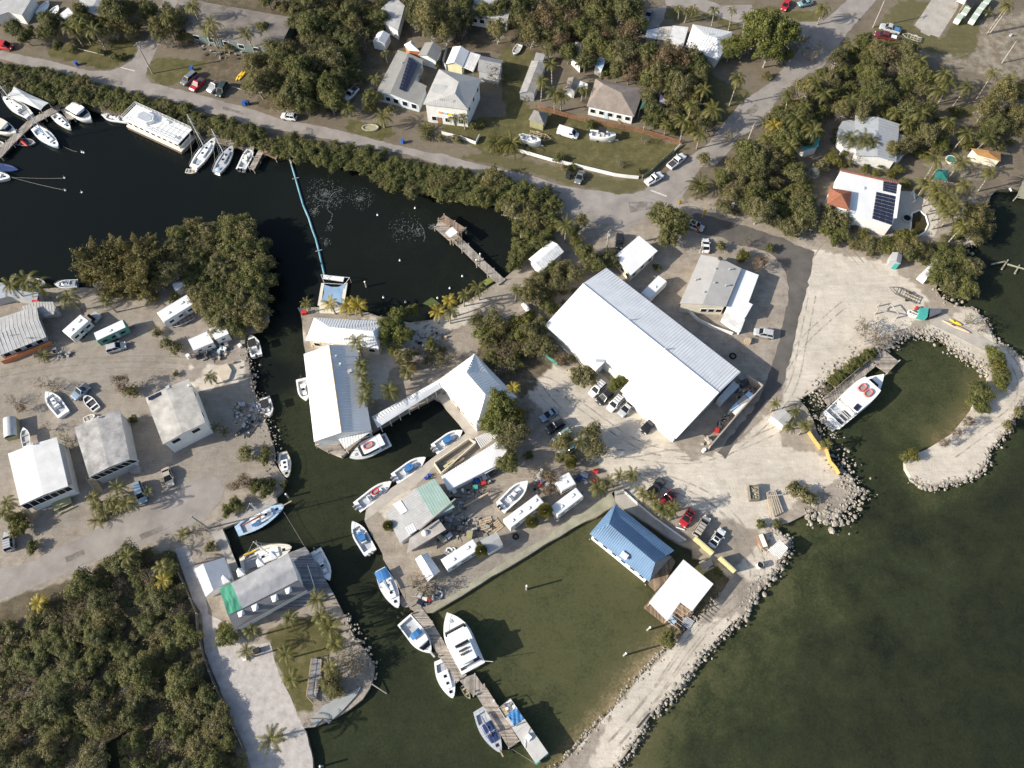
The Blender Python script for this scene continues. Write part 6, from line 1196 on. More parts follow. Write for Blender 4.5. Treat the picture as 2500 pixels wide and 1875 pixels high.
def quads(name, C, N, S, T, m, asp=.6):
    n = len(C); r = RNG.normal(size=(n, 3)); N = N/np.linalg.norm(N, axis=1, keepdims=True)
    t1 = np.cross(N, r); t1 /= np.linalg.norm(t1, axis=1, keepdims=True)+1e-9; t2 = np.cross(N, t1); S = S[:, None]
    V = np.stack([C-t1*S, C+t2*S*asp, C+t1*S, C-t2*S*asp], 1).reshape(-1, 3)
    me = bpy.data.meshes.new(name); me.vertices.add(4*n); me.vertices.foreach_set('co', V.ravel()); me.loops.add(4*n); me.loops.foreach_set('vertex_index', np.arange(4*n, dtype=np.int32))
    me.polygons.add(n); me.polygons.foreach_set('loop_start', np.arange(0, 4*n, 4, dtype=np.int32)); me.update(calc_edges=True)
    a = me.color_attributes.new('tint', 'FLOAT_COLOR', 'POINT'); col = np.ones((4*n, 4), np.float32); col[:, :2] = np.repeat(T, 4, 0); a.data.foreach_set('color', col.ravel()); me.materials.append(m); return me
def crown(name, R, H, z0, nc, nl, ls, m, low=.15, rc=.42, gap=0.0):
    C, N, S, T = [], [], [], []
    for i in range(nc):
        th = RNG.uniform(0, 2*PI); ph = math.acos(RNG.uniform(-low, 1)); q = RNG.uniform(.45, 1.0)**.6; wob = 1+.24*math.sin(3*th+1.3)+.14*math.sin(5*th)+RNG.normal(0, .17)
        d = np.array([math.sin(ph)*math.cos(th), math.sin(ph)*math.sin(th), math.cos(ph)])
        c = d*np.array([R, R, H*.5])*q*wob*np.array([.80, .80, .85])+np.array([0, 0, z0+H*.45]); r_ = R*rc*RNG.uniform(.55, 1.15)
        k_ = int(nl*RNG.uniform(.5, 1.1)); dv = RNG.normal(size=(k_, 3)); dv /= np.linalg.norm(dv, axis=1, keepdims=True); dv[:, 2] = np.where(RNG.random(k_) < .75, abs(dv[:, 2]), dv[:, 2])
        p = c+dv*r_*(RNG.random((k_, 1))**.45)*np.array([1, 1, .7]); C.append(p); N.append(dv+d*.5+np.array([0, 0, .5])+RNG.normal(0, .45, (k_, 3))); S.append(ls*RNG.uniform(.6, 1.35, k_))
        t0 = RNG.uniform(.15, .85); T.append(np.stack([np.clip(t0+RNG.normal(0, .16, k_), 0, 1), np.clip(RNG.normal(1, .18, k_), .5, 1.5)], 1))
    k_ = int(nc*nl*.5); dv = RNG.normal(size=(k_, 3)); dv /= np.linalg.norm(dv, axis=1, keepdims=True); dv[:, 2] = abs(dv[:, 2])-.1; th = np.arctan2(dv[:, 1], dv[:, 0])   # loose sprays between the clumps
    q = RNG.uniform(.5, 1.12, (k_, 1))*(1+.22*np.sin(3*th+1.3)+.12*np.sin(7*th))[:, None]; C.append(dv*q*np.array([R, R, H*.5])*.92+np.array([0, 0, z0+H*.45])); N.append(RNG.normal(0, .7, (k_, 3))+np.array([0, 0, .6])); S.append(ls*RNG.uniform(.5, 1.2, k_)); T.append(np.stack([RNG.uniform(.1, .9, k_), np.clip(RNG.normal(1, .2, k_), .5, 1.5)], 1))
    C = np.concatenate(C); keep = C[:, 2] > .15
    return quads(name, C[keep], np.concatenate(N)[keep], np.concatenate(S)[keep], np.concatenate(T)[keep], m)
def limbs(R, H, z0, n=5, r0=.16, twigs=0, depth=0, up=.8):
    g = G(); tips = []
    base = Vector((0, 0, -.1)); fork = Vector((RNG.normal(0, .15), RNG.normal(0, .15), z0*.7+.25)); g.tube(base, fork, r0*1.2, r0*.9, 6)
    def rec(p, d, L_, r, lv):
        q = p+d*L_; mid_ = p.lerp(q, .5)+Vector(RNG.normal(0, .06*L_, 3)); g.tube(p, mid_, r, r*.85, 5 if lv < 2 else 3, False).tube(mid_, q, r*.85, r*.6, 5 if lv < 2 else 3, False)
        if lv >= depth: return
        for _ in range(3 if lv < 2 else int(RNG.integers(2, 4))):
            nd = (d+Vector(RNG.normal(0, .55, 3))+Vector((0, 0, .12))).normalized(); rec(q if RNG.random() < .6 else mid_, nd, L_*RNG.uniform(.55, .8), r*.58, lv+1)
    for i in range(n):
        a = 2*PI*i/n+RNG.uniform(-.4, .4); d = Vector((math.cos(a), math.sin(a), up*RNG.uniform(.6, 1.4))).normalized(); rec(fork, d, R*(.75 if depth < 2 else .40)*RNG.uniform(.8, 1.15), r0*.6, 0)
    return g
PROTO = {}
def proto(kind, name, crownm, trunkg, bark, R):
    t = trunkg.mesh('trunk'); t.materials.append(bark); PROTO.setdefault(kind, []).append((name, crownm, t, R))
for i in range(3):
    proto('m', 'mangrove', crown('mangrove_crown', 2.4, 3.6, .5, 90, 60, .145, LEAF_G, rc=.26), limbs(2.2, 3.4, .8, 6, .12), BARK, 2.4)
    proto('f', 'thicket_tree', crown('thicket_crown', 2.6, 3.9, .6, 95, 56, .14, LEAF_W if i == 1 else LEAF_G if i == 2 else LEAF_O, rc=.25), limbs(3.0, 4.2, .8, 7, .12, depth=3), PALEBARK if i else DEADWOOD, 2.6)
    proto('s', 'shrub', crown('shrub_crown', 1.3, 1.7, .1, 30, 44, .12, LEAF_G if i else LEAF_O, low=.05, rc=.34), limbs(1.1, 1.4, .15, 5, .05), BARK, 1.3)
for i in range(2):
    proto('b', 'broadleaf_tree', crown('tree_crown', 3.2, 4.6, 1.2, 110, 60, .16, LEAF_D if i else LEAF_G, rc=.26), limbs(2.8, 4.4, 1.6, 6, .18), BARK, 3.2)
    proto('B', 'broadleaf_tree', crown('tree_crown', 3.2, 4.0, 1.6, 110, 60, .165, LEAF_B, rc=.26), limbs(2.8, 4.4, 1.8, 6, .2, depth=1), PALEBARK, 3.2)
    proto('o', 'olive_tree', crown('tree_crown', 3.0, 4.6, 1.2, 70, 46, .16, LEAF_O if i else LEAF_W, rc=.28), limbs(3.3, 4.6, 1.4, 8, .15, depth=3), PALEBARK, 3.0)
    proto('y', 'yellow_green_tree', crown('tree_crown', 2.2, 3.0, .5, 60, 50, .15, LEAF_Y if i else LEAF_B, rc=.3), limbs(2.0, 2.8, .9, 6, .1), BARK, 2.2)
    proto('r', 'flowering_shrub', crown('flower_crown', 1.6, 2.4, .3, 18, 50, .2, LEAF_F), limbs(1.3, 2, .4, 5, .06), BARK, 1.6)
    proto('x', 'dry_leaved_tree', crown('dry_crown', 3.0, 4.4, 1.4, 26, 34, .18, LEAF_R, rc=.33), limbs(2.7, 4.2, 1.5, 7, .13, depth=3), DEADWOOD, 3.0)
    proto('w', 'pale_shrub', crown('pale_crown', 1.5, 2.2, .2, 16, 34, .18, LEAF_W), limbs(1.3, 2, .3, 6, .05, depth=2), PALEBARK, 1.5)
for i in range(3):
    g = limbs(2.4, 3.6, .5, 8, .10, depth=4, up=.6); e = crown('twig_leaves', 2.3, 3.0, .8, 12, 16, .12, LEAF_W if i else LEAF_R, rc=.3)
    proto('d', 'bare_tree', e, g, DEADWOOD if i else PALEBARK, 2.6)
# casuarina: upswept feathery plumes
for i in range(2):
    C, N, S, T = [], [], [], []
    for j in range(46):
        a = RNG.uniform(0, 2*PI); up = RNG.uniform(.2, 1.6); d = np.array([math.cos(a), math.sin(a), up]); d /= np.linalg.norm(d); L_ = RNG.uniform(2.4, 4.6); b0 = np.array([0, 0, RNG.uniform(1.0, 5.0)])
        k_ = 170; t = RNG.random(k_)**.8; rad = .75*np.sin(np.clip(t*1.05, 0, 1)*PI*.9+.15)[:, None]; off = RNG.normal(0, .5, (k_, 3))*rad
        C.append(b0+d*(t*L_)[:, None]+off); N.append(off+RNG.normal(0, .4, (k_, 3))+np.array([0, 0, .4])); S.append(RNG.uniform(.12, .26, k_)); t0 = RNG.uniform(.2, .8); T.append(np.stack([np.clip(t0+.3*t-.1+RNG.normal(0, .1, k_), 0, 1), np.clip(RNG.normal(1, .15, k_), .6, 1.4)], 1))
    g = limbs(2.4, 6, 2.2, 7, .18, depth=2, up=1.4)
    proto('c', 'feathery_pine', quads('pine_crown', np.concatenate(C), np.concatenate(N), np.concatenate(S), np.concatenate(T), LEAF_C, .35), g, PALEBARK, 3.4)
ORD = 'first second third fourth fifth sixth seventh eighth ninth tenth eleventh twelfth thirteenth fourteenth fifteenth sixteenth'.split()
NUMW = 'one two three four five six seven eight nine ten eleven twelve thirteen fourteen fifteen sixteen'.split()
PL = {'m': 'dense green mangroves', 'f': 'grey green thicket trees', 's': 'low green shrubs', 'b': 'dark leafy trees', 'B': 'bright green trees', 'o': 'sparse olive trees', 'y': 'yellow green bushes', 'r': 'crimson flowering shrubs', 'x': 'reddish dry leaved trees', 'w': 'pale dusty shrubs', 'd': 'bare grey branched trees', 'c': 'feathery golden pines'}
SG = {'m': 'dense green mangrove', 'f': 'grey green thicket tree', 's': 'low green shrub', 'b': 'dark leafy tree', 'B': 'bright green tree', 'o': 'sparse olive tree', 'y': 'yellow green bush', 'r': 'crimson flowering shrub', 'x': 'reddish dry leaved tree', 'w': 'pale dusty shrub', 'd': 'bare grey branched tree', 'c': 'feathery golden pine'}
CATS = {'s': 'shrub', 'y': 'bush', 'r': 'shrub', 'w': 'shrub', 'd': 'bare tree'}
def label_of(sg, pl, i, n, place):
    if n == 1: return '%s %s' % (sg, place)
    t = '%s from left of %s %s %s' % (ORD[i], NUMW[n-1], pl, place)
    return t if len(t.split()) <= 16 else '%s from left of %s %s %s' % (ORD[i], NUMW[n-1], ' '.join(pl.split()[-2:]) if len(pl.split()) > 2 else pl, place)
ZS = 1.0
def put_tree(kind, p, R, label, group):
    nm, cm, tm, R0 = random.choice(PROTO[kind]); s = R/R0
    r = thing(nm, label, CATS.get(kind, 'tree'), (p.x, p.y, p.z), random.uniform(0, 2*PI), group); r.scale = (s*random.uniform(.8, 1.3), s*random.uniform(.85, 1.1), s*(random.uniform(1.1, 1.45) if kind in 'bBoxd' else random.uniform(.8, 1.05))*ZS)
    link('crown', cm, r); link('trunk', tm, r); return r
DEF = {'m': 2.4, 'f': 2.6, 's': 1.3, 'b': 3.2, 'B': 3.2, 'o': 3.0, 'y': 2.0, 'r': 1.5, 'x': 3.0, 'w': 1.4, 'd': 2.6, 'c': 4.2}
def cluster(place, items, z=0.0):                                # items: (col, row, x, y, kind[, R]); x, y is the crown's middle in the survey tile
    by = {}
    for it in items: by.setdefault(it[4], []).append(it)
    for kd, L_ in by.items():
        pts = []
        for it in L_:
            R = it[5] if len(it) > 5 else DEF[kd]; q = P(*kk(*it[:4]), z+R*.75); pts.append((it[0]*500+it[2]/4.424, Vector((q.x, q.y, z)), R))
        pts.sort(key=lambda a: a[0]); n = len(pts)
        for i, (_, p, R) in enumerate(pts): put_tree(kd, p, R, label_of(SG[kd], PL[kd], i, n, place) if n <= 16 else SG[kd]+' '+place, '%s %s' % (PL[kd], place))
def thicket(place, poly, kinds, dmin, z=0.0, zc=2.0, Rr=(.8, 1.15), cap=80):   # dense growth: individual plants, too alike to tell apart
    pl = [tuple(P(a, b, zc).to_2d()) for a, b in poly]; xs = [a for a, b in pl]; ys = [b for a, b in pl]; pts = []
    for _ in range(6000):
        x, y = random.uniform(min(xs), max(xs)), random.uniform(min(ys), max(ys))
        if not inpoly(np.array([x]), np.array([y]), pl)[0]: continue
        if all((x-a)**2+(y-b)**2 > dmin*dmin for a, b in pts): pts.append((x, y))
        if len(pts) >= cap: break
    for x, y in pts:
        kd = random.choice(kinds); put_tree(kd, Vector((x, y, z)), DEF[kd]*random.uniform(*Rr), '%s %s' % (SG[kd], place), '%s %s' % (PL[kd], place))
ZS = .85
thicket('in the hedge between the road and the dark canal', k(0,0,-80,690,600,830,1200,975,1900,1160,2212,1230)+k(1,0,500,1390,1000,1500,1500,1600,1800,1659)+k(2,1,0,110,300,180,330,440,150,430)+k(1,1,1950,350,1900,310,1600,130,1200,80,950,20)+k(1,0,700,1610,400,1560,0,1400)+k(0,0,1900,1290,1500,1180,1100,1160,800,1100,500,1030,200,960,-80,930), 'mmmmf', 2.0, z=-.2, zc=1.3, Rr=(.7, 1.0), cap=150)
ZS = 1.0
thicket('in the broad thicket at the east end of the basin', k(2,1,330,180,600,220,1050,310,1330,430,1560,430,1560,620,1500,900,1340,1060,1230,1120,1180,1020,1170,820,1210,680,1110,630,900,580,600,500,330,440), 'mmmmf', 2.5, z=-.15, zc=1.8, Rr=(.85, 1.15))
thicket('on the mangrove point west of the channel', k(0,1,1950,880,2150,740)+k(1,1,100,830,300,760,480,830,600,1020,670,1250,680,1500,650,1659)+k(1,2,560,120,480,230,220,180,20,20)+k(0,1,2100,1500,1980,1250,1900,1000), 'fffm', 2.6, zc=2.4, Rr=(.95, 1.3))
ZS = .72
thicket('in the wild scrub south of the west lane', k(0,3,760,1400,900,1260,1400,1010,1640,930,1780,1010,1880,1280,1960,1659)+k(0,4,2020,60,2110,380,2190,760)+k(1,4,40,880,180,1180,330,1500,430,1760)+k(0,4,1500,1760,1450,1450,1390,1230,1060,1390,1080,1760,-80,1760,180,1000,200,300)+k(0,3,300,1659,450,1560), 'mfffmoddwwb', 2.45, zc=1.8, Rr=(.62, .95), cap=190)
ZS = 1.0
thicket('in the brown marsh at the bottom left corner', k(0,4,-90,120,120,100,190,400,160,1000,-90,1500), 'sws', 2.2, zc=.8, cap=40)
thicket('in the wood beside the solar roofed house', k(1,0,580,640,800,570,1050,540,1070,300,1450,270,1860,310,1760,420,1640,600,1640,830,1520,880,1460,1080,1380,1180,920,1190,650,1080,500,960,510,770), 'bbffmood', 3.0, zc=2.4, Rr=(.8, 1.15))
thicket('in the wood along the top edge', k(1,0,660,30,1000,0,1480,-40,1900,-40,1880,240,1450,250,1080,240,1020,130,780,120), 'bbf', 3.6, zc=2.4)
thicket('in the dense plot north of the villa', k(3,1,1230,80,1500,30,1900,0,2050,250,2060,800,1950,850,1760,740,1480,720,1460,600,1580,470,1500,330,1200,300), 'bfmof', 3.2, zc=2.2, Rr=(.75, 1.05))
thicket('in the palm grown plot east of the crossroad', k(3,0,1920,980,2212,820)+k(4,0,160,640,330,520,560,520,520,760,560,1000,380,1180,200,1250)+k(3,0,2212,1380,2050,1560,1700,1600,1560,1420,1740,1230), 'bfymo', 3.2, zc=2.2, Rr=(.7, 1.0))
thicket('behind the stained caravan at the east shore', k(4,1,1320,1090,1500,1100,1640,1200,1690,1300,1600,1450,1450,1480,1340,1420,1250,1300), 'mfm', 2.6, zc=2.2, Rr=(.9, 1.2))
thicket('behind the feathery pines', k(0,1,1700,1050,1950,1000,2050,1300,1900,1450,1720,1380), 'fof', 2.6, zc=2.2, Rr=(.8, 1.1))
cluster('on the canal bank below the feathery crowns', [(0,1,1200,1340,'c'),(0,1,1420,1240,'c'),(0,1,1000,1330,'c',2.6),(0,1,1560,1420,'c'),(0,1,1300,1150,'c'),(0,1,1080,1230,'c'),(0,1,1520,1080,'c'),(0,1,1350,1380,'c'),(0,1,1600,1250,'c'),(0,1,1250,1500,'c',2.8),(0,1,1640,1000,'c',2.6),(0,1,1470,1480,'c',2.8)])
cluster('in the shadow behind the feathery pines', [(0,1,1800,1180,'d'),(0,1,1750,1420,'o',2.4),(0,1,1880,1560,'s'),(0,1,1650,1560,'s')])
cluster('along the verge at the top left', [(0,0,200,370,'b',2.8),(0,0,310,440,'b',2.2),(0,0,560,400,'b',2.8),(0,0,640,520,'b',1.8),(0,0,1330,230,'b',4.2),(0,0,1420,330,'f',3),(0,0,1640,200,'b',3),(0,0,1920,290,'o',3.2),(0,0,1830,450,'d',2.6),(0,0,1240,620,'s'),(0,0,1330,600,'s',1),(0,0,1080,560,'s',1)])
cluster('beside the teal fronted house', [(0,0,2080,330,'s',1.6),(1,0,260,500,'w',1.6),(1,0,230,130,'d',2.6),(1,0,380,330,'d',2),(1,0,640,360,'b',2),(1,0,1000,300,'b',2.5)])
cluster('in the yards behind the white tall house', [(2,0,230,290,'o',4.2),(2,0,120,170,'o',3.2),(2,0,560,360,'d'),(2,0,800,180,'b',2.6),(2,0,980,150,'b',2.6),(2,0,950,390,'o',3.2),(2,0,1200,90,'b',3.6),(2,0,1480,270,'x',3.8),(2,0,1620,110,'b',3.8),(2,0,1720,300,'x',3),(2,0,1450,440,'o',2.4),(2,0,1860,560,'d',3.4),(2,0,1930,640,'d',2.8),(2,0,2140,640,'b',3),(2,0,900,840,'d',3.2),(2,0,130,800,'d',2.2),(2,0,1800,0,'b',3.4),(2,0,2010,90,'b',3.4)])
cluster('in the garden of the white tall house', [(2,0,690,1350,'s',1.5),(2,0,780,1330,'s',1.2),(2,0,500,1500,'w'),(2,0,340,1500,'w'),(2,0,180,1470,'w'),(2,0,1950,1350,'s',1.5),(2,0,790,810,'y',1.2),(2,0,300,700,'y',1.2),(1,0,1810,1100,'b',2.4),(1,0,2000,1180,'w',1.6)])
cluster('around the brown hip roofed house', [(3,0,120,170,'b',4),(3,0,220,300,'b',3),(3,0,130,450,'x',3.8),(3,0,110,630,'o',3.4),(3,0,340,680,'b',3.2),(3,0,530,730,'x',3.4),(3,0,720,690,'x',3.6),(3,0,880,770,'b',3),(3,0,900,640,'B',1.8),(3,0,700,1020,'o',3.4),(3,0,620,1110,'f',2.4),(3,0,850,1060,'o',2.6),(3,0,420,1220,'b',2.4),(2,0,2100,780,'y',1.8)])
cluster('in the huge crown by the white roof', [(3,0,1600,420,'B',5.2),(3,0,1430,500,'B',3.4),(3,0,1760,480,'B',4.6),(3,0,1500,360,'B',3.6),(3,0,1860,400,'B',3),(3,0,1260,540,'B',2.8),(3,0,1640,640,'B',3.6),(3,0,1230,620,'B',2),(3,0,1820,640,'B',2.4),(3,0,1750,360,'B',3.2)])
cluster('standing along the cross road', [(3,0,2060,480,'d',3.6),(3,0,2130,580,'d',3),(3,0,1240,1480,'d',2.2),(3,0,330,1500,'d',2),(3,0,2050,1080,'s',1.6),(3,0,1950,1180,'r'),(3,0,1970,1110,'r',1),(3,0,1820,1160,'w'),(3,1,960,90,'o',1.8),(3,1,50,100,'d',1.4),(3,0,620,1380,'y',1.3),(3,0,1640,820,'s',1.6)])
cluster('behind the grey house with the lean-to', [(4,0,560,500,'y',1.9),(4,0,700,660,'x',2.8),(4,0,600,800,'d',3),(4,0,840,740,'d',3),(4,0,950,960,'d',2.6),(4,0,1000,1090,'d',2.2),(4,0,1900,1110,'o',3.6),(4,0,1760,1250,'o',3.2),(4,0,1300,1370,'w',1.8),(4,0,1310,1560,'y',2.4),(4,0,1850,1370,'b',2.6),(4,0,1460,1200,'s',1.5),(4,0,2120,1080,'o',3),(4,0,940,1420,'b',2),(4,0,1080,1470,'b',2),(4,0,1580,1590,'w',1.4),(4,0,840,580,'s',1.2),(4,0,720,1130,'f',2.4),(4,0,500,1080,'b',2.4)])
cluster('beside the cream office and entry road', [(3,1,480,700,'b',3),(3,1,590,780,'b',3.6),(3,1,690,820,'b',2.6),(3,1,560,930,'b',2.6),(3,1,1150,1000,'w',1.5),(3,1,1385,1120,'y',1.7),(3,1,1560,1210,'x',2),(3,1,1680,1020,'s',1.4),(3,1,1430,960,'d',1.8),(3,1,460,1230,'s',1)])
cluster('under and around the crossroad date palm', [(3,1,1150,330,'b',2.4),(3,1,1320,400,'d',2.8),(3,1,1430,320,'d',2.2),(3,1,1060,580,'d',1.8),(3,1,1230,590,'d',1.8)])
cluster('around the white villa', [(4,1,100,700,'f',3),(4,1,250,850,'m',2.2),(4,1,380,680,'y',1.9),(4,1,950,890,'y',2.4),(4,1,860,940,'y',1.6),(4,1,650,990,'y',1.7),(4,1,240,120,'y',1),(4,1,330,110,'y',1),(4,1,490,180,'y',1),(4,1,610,210,'y',1),(4,1,770,230,'y',1.2),(4,1,930,320,'y',1.2),(4,1,950,1110,'b',1.8),(4,1,1010,1040,'o',2),(4,1,1150,1170,'s',1.2),(4,1,1740,650,'f',2.8),(4,1,1640,730,'o',2.6),(4,1,1790,820,'f',2.2),(4,1,1480,880,'s',1.4),(4,1,20,150,'w',1.8),(4,1,1360,1060,'y',1.6),(4,1,560,1080,'w',1.2)])
cluster('beside the white gabled shed and pier head', [(2,1,1140,1130,'m',2),(2,1,1130,1210,'m',1.6),(2,1,1640,690,'d',2),(2,1,1760,870,'b',2),(2,1,1800,960,'y',1.7),(2,1,1850,770,'o',1.8),(2,1,1880,1110,'b',2.4),(2,1,1980,1230,'b',2.4),(2,1,2150,1180,'b',2.4),(2,1,2060,1120,'d',2),(2,1,1520,1260,'f',2.4),(2,1,1590,1330,'o',2.2),(2,1,1400,1380,'o',2),(2,1,1460,1500,'f',2.4),(2,1,1600,1430,'o',2.2),(2,1,1550,1560,'d',2.2),(2,1,1300,1450,'o',1.6)])
cluster('growing against the white picket fence', [(2,1,1610,40,'s',1.6),(2,1,1690,170,'s',1.4),(2,1,1760,140,'s',1.2),(2,1,1640,150,'d',1.4),(3,1,270,190,'s',1),(3,1,70,130,'d',1.2)])
cluster('between the hip roofed hall and the warehouse', [(2,2,840,300,'y',2.8),(2,2,900,190,'o',2.6),(2,2,1200,220,'y',3),(2,2,1310,310,'o',2.6),(2,2,1140,300,'f',2.4),(2,2,1080,440,'d',3),(2,2,1060,590,'d',2.6),(2,2,880,560,'f',2.2),(2,2,960,690,'d',2.4),(2,2,1110,680,'s',1.2),(2,2,1500,480,'o',2.4),(2,2,1400,400,'f',2),(2,2,1620,580,'x',2),(2,2,730,190,'o',2)])
cluster('on the dusty ground north of the hall', [(2,2,350,570,'d',2),(2,2,250,480,'w',1.6),(2,2,180,590,'d',1.8),(2,2,450,540,'d',1.8),(2,2,230,420,'y',1.1),(1,2,2130,620,'d',1.8),(1,2,1830,1090,'d',1.6),(2,2,100,640,'d',1.4)])
cluster('at the south corner of the hall', [(2,2,980,1130,'B',3.4),(2,2,910,1250,'B',2.8),(2,2,1060,1260,'b',3),(2,2,1150,1400,'o',2.8),(2,2,1060,1480,'o',2.4),(2,2,1270,1100,'d',2.4),(2,2,1230,1220,'d',2),(2,2,1180,1330,'f',2),(2,3,1060,40,'b',2.4)])
cluster('under the warehouse eave', [(2,2,1850,700,'w',2.2),(2,2,1930,760,'w',2),(2,2,2210,870,'B',1.6),(3,2,60,830,'B',1.7),(2,2,1800,770,'w',1.4)])
cluster('in the planted island of the gravel yard', [(2,2,1280,1600,'s',1),(2,2,1650,1500,'o',2.4),(2,2,1960,1390,'o',2.6),(2,2,1990,1560,'o',2.5),(2,2,1740,1630,'f',1.6),(2,2,1640,1620,'s',1.3)])
cluster('beside the white restaurant roof', [(1,2,1990,260,'B',2.6),(1,2,2100,150,'B',2.4),(1,2,1950,390,'B',2.2),(1,2,2130,330,'B',2.4),(1,2,2050,490,'B',1.4),(2,2,40,60,'B',1.4)])
cluster('on the rubble bank of the west yard', [(1,2,640,1640,'s',1.5),(1,2,660,1540,'s',1.2),(1,2,450,1600,'w',1.8),(1,3,330,480,'m',1.6),(1,3,250,540,'m',1.3),(1,3,560,260,'m',1.8),(1,3,660,320,'m',1.5),(1,3,720,240,'s',1.2),(1,3,450,240,'x',1.6),(1,3,340,290,'x',1.4),(1,3,850,250,'s',.9)])
cluster('in the west yard between the stilt houses', [(0,2,1350,860,'x',2),(0,2,1420,900,'w',1.6),(0,2,600,870,'d',2),(0,2,430,830,'d',1.8),(0,2,1800,390,'w',1.8),(0,2,1900,440,'w',1.6),(0,2,1440,1210,'s',1.1),(0,2,690,1420,'d',2.4),(0,2,760,1490,'d',1.8),(0,2,1700,270,'s',1.2),(0,2,1900,720,'s',.8),(0,2,130,1010,'d',1.6),(0,2,520,1300,'d',1.6),(0,2,250,1100,'x',1.4)])
cluster('along the west lane', [(0,3,220,710,'y',1.9),(0,3,190,650,'m',1.8),(0,3,350,930,'s',1.3),(0,3,2150,740,'d',1.6),(0,3,1770,230,'d',1),(1,3,60,930,'s',1.2)])
cluster('on the lawn point south of the tarpaulin house', [(1,4,1550,490,'d',2.6),(1,4,1640,560,'d',2.2),(1,4,1480,450,'d',1.8),(1,4,1390,720,'o',2),(1,4,1420,830,'y',1.5),(1,4,1310,770,'y',1.2),(1,4,240,240,'y',1.9),(1,4,200,150,'y',1.3),(1,4,820,1310,'d',1.6)])
cluster('among the peninsula workshops', [(2,3,1450,120,'d',2.2),(2,3,1360,160,'d',2),(2,3,1520,210,'x',1.6),(2,3,150,1350,'d',2.4),(2,3,60,1290,'d',2),(2,3,190,1410,'d',2),(2,3,800,320,'d',1.2),(2,3,1480,340,'x',1.5)])
cluster('on the rocky east point', [(3,3,1920,320,'w',1.6),(3,3,2020,350,'w',1.6),(3,3,2110,400,'w',1.4),(3,3,1590,680,'s',1.3),(3,3,1760,680,'s',1),(3,3,1120,1200,'s',1),(3,3,1960,260,'s',1)])
cluster('along the timber dock of the inlet', [(4,2,150,790,'m',1.2),(4,2,220,740,'m',1.3),(4,2,300,680,'m',1.3),(4,2,370,630,'m',1.3),(4,2,440,580,'m',1.3),(4,2,510,530,'m',1.3),(4,2,570,490,'m',1.1),(4,2,540,300,'d',3.6),(4,2,450,210,'d',2.6),(4,2,650,350,'d',3),(4,2,50,900,'d',1.8)])
cluster('on the hooked coral spit', [(4,2,1880,530,'y',2),(4,2,1920,640,'y',2),(4,2,1950,750,'m',2),(4,2,1960,830,'y',1.8),(4,2,1720,880,'m',1.8),(4,2,1790,940,'m',2),(4,2,1700,1020,'y',1.8),(4,2,1760,1080,'m',1.6),(4,2,1580,1260,'x',1.4),(4,2,1460,1370,'x',1.2),(4,2,1320,1480,'x',1.2),(4,2,1000,1600,'y',1.5),(4,2,920,1630,'y',1.1),(4,2,1620,150,'d',2.2),(4,2,1730,230,'d',2),(4,2,2150,1130,'w',1.3),(4,2,2040,1280,'w',1.2)])
thicket('north of the blue grey gabled house', k(4,0,420,470,700,450,950,560,1020,800,1180,1000,1100,1150,1000,1280,880,1320,640,1250,400,1220,520,1000,520,760), 'bofdof', 2.9, zc=2.2, Rr=(.7, 1.0))
thicket('on the sandy slope east of the lean-to', k(4,0,960,1400,1150,1250,1500,1350,1750,1250,2100,1150,2250,1400,1900,1640,1500,1500,1250,1659,980,1620), 'byofs', 3.4, zc=2.0, Rr=(.6, .95))
thicket('between the basin quay and the warehouse', k(2,1,1320,1440,1480,1270,1700,1250,1640,1500)+k(2,2,1480,40,1300,160,1340,420,1200,560,1000,600,830,580,780,250,900,150,1100,170,1250,60), 'foyodf', 2.9, zc=2.0, Rr=(.65, .95))
thicket('in the wooded plot above the long shed', k(2,0,1130,40,1700,30,2100,80,2230,480,1900,740,1520,600,1430,480,1260,430,1150,250), 'bboofdx', 3.1, zc=2.4, Rr=(.75, 1.1))
thicket('in the yard above the cottages', k(2,0,-20,0,640,-20,640,300,400,420,120,400), 'bofo', 3.2, zc=2.4, Rr=(.8, 1.1))
thicket('east of the brown hip roof', k(3,0,360,960,600,930,1000,950,1090,1230,950,1380,600,1400,400,1290,330,1210), 'ofbys', 2.9, zc=2.2, Rr=(.65, .95))
thicket('between the brown and white hip roofs', k(3,0,0,430,330,580,800,640,980,740,940,860,500,950,20,820), 'xobof', 3.0, zc=2.4, Rr=(.75, 1.05))
thicket('around the crossroad date palm', k(3,1,1120,340,1480,330,1560,470,1450,690,1180,620,1080,500), 'bdofw', 2.6, zc=1.8, Rr=(.6, .9))
thicket('along the south edge of the villa', k(4,1,180,700,480,770,640,960,860,880,1030,960,1240,1010,1000,1120,850,1050,500,1000,120,930,20,830), 'myowf', 2.3, zc=1.6, Rr=(.6, .9))
thicket('beside the first side street', k(0,0,1610,160,1850,150,2130,60,2160,300,1920,480,1760,440), 'odwf', 3.2, zc=2.2, Rr=(.7, 1.0))
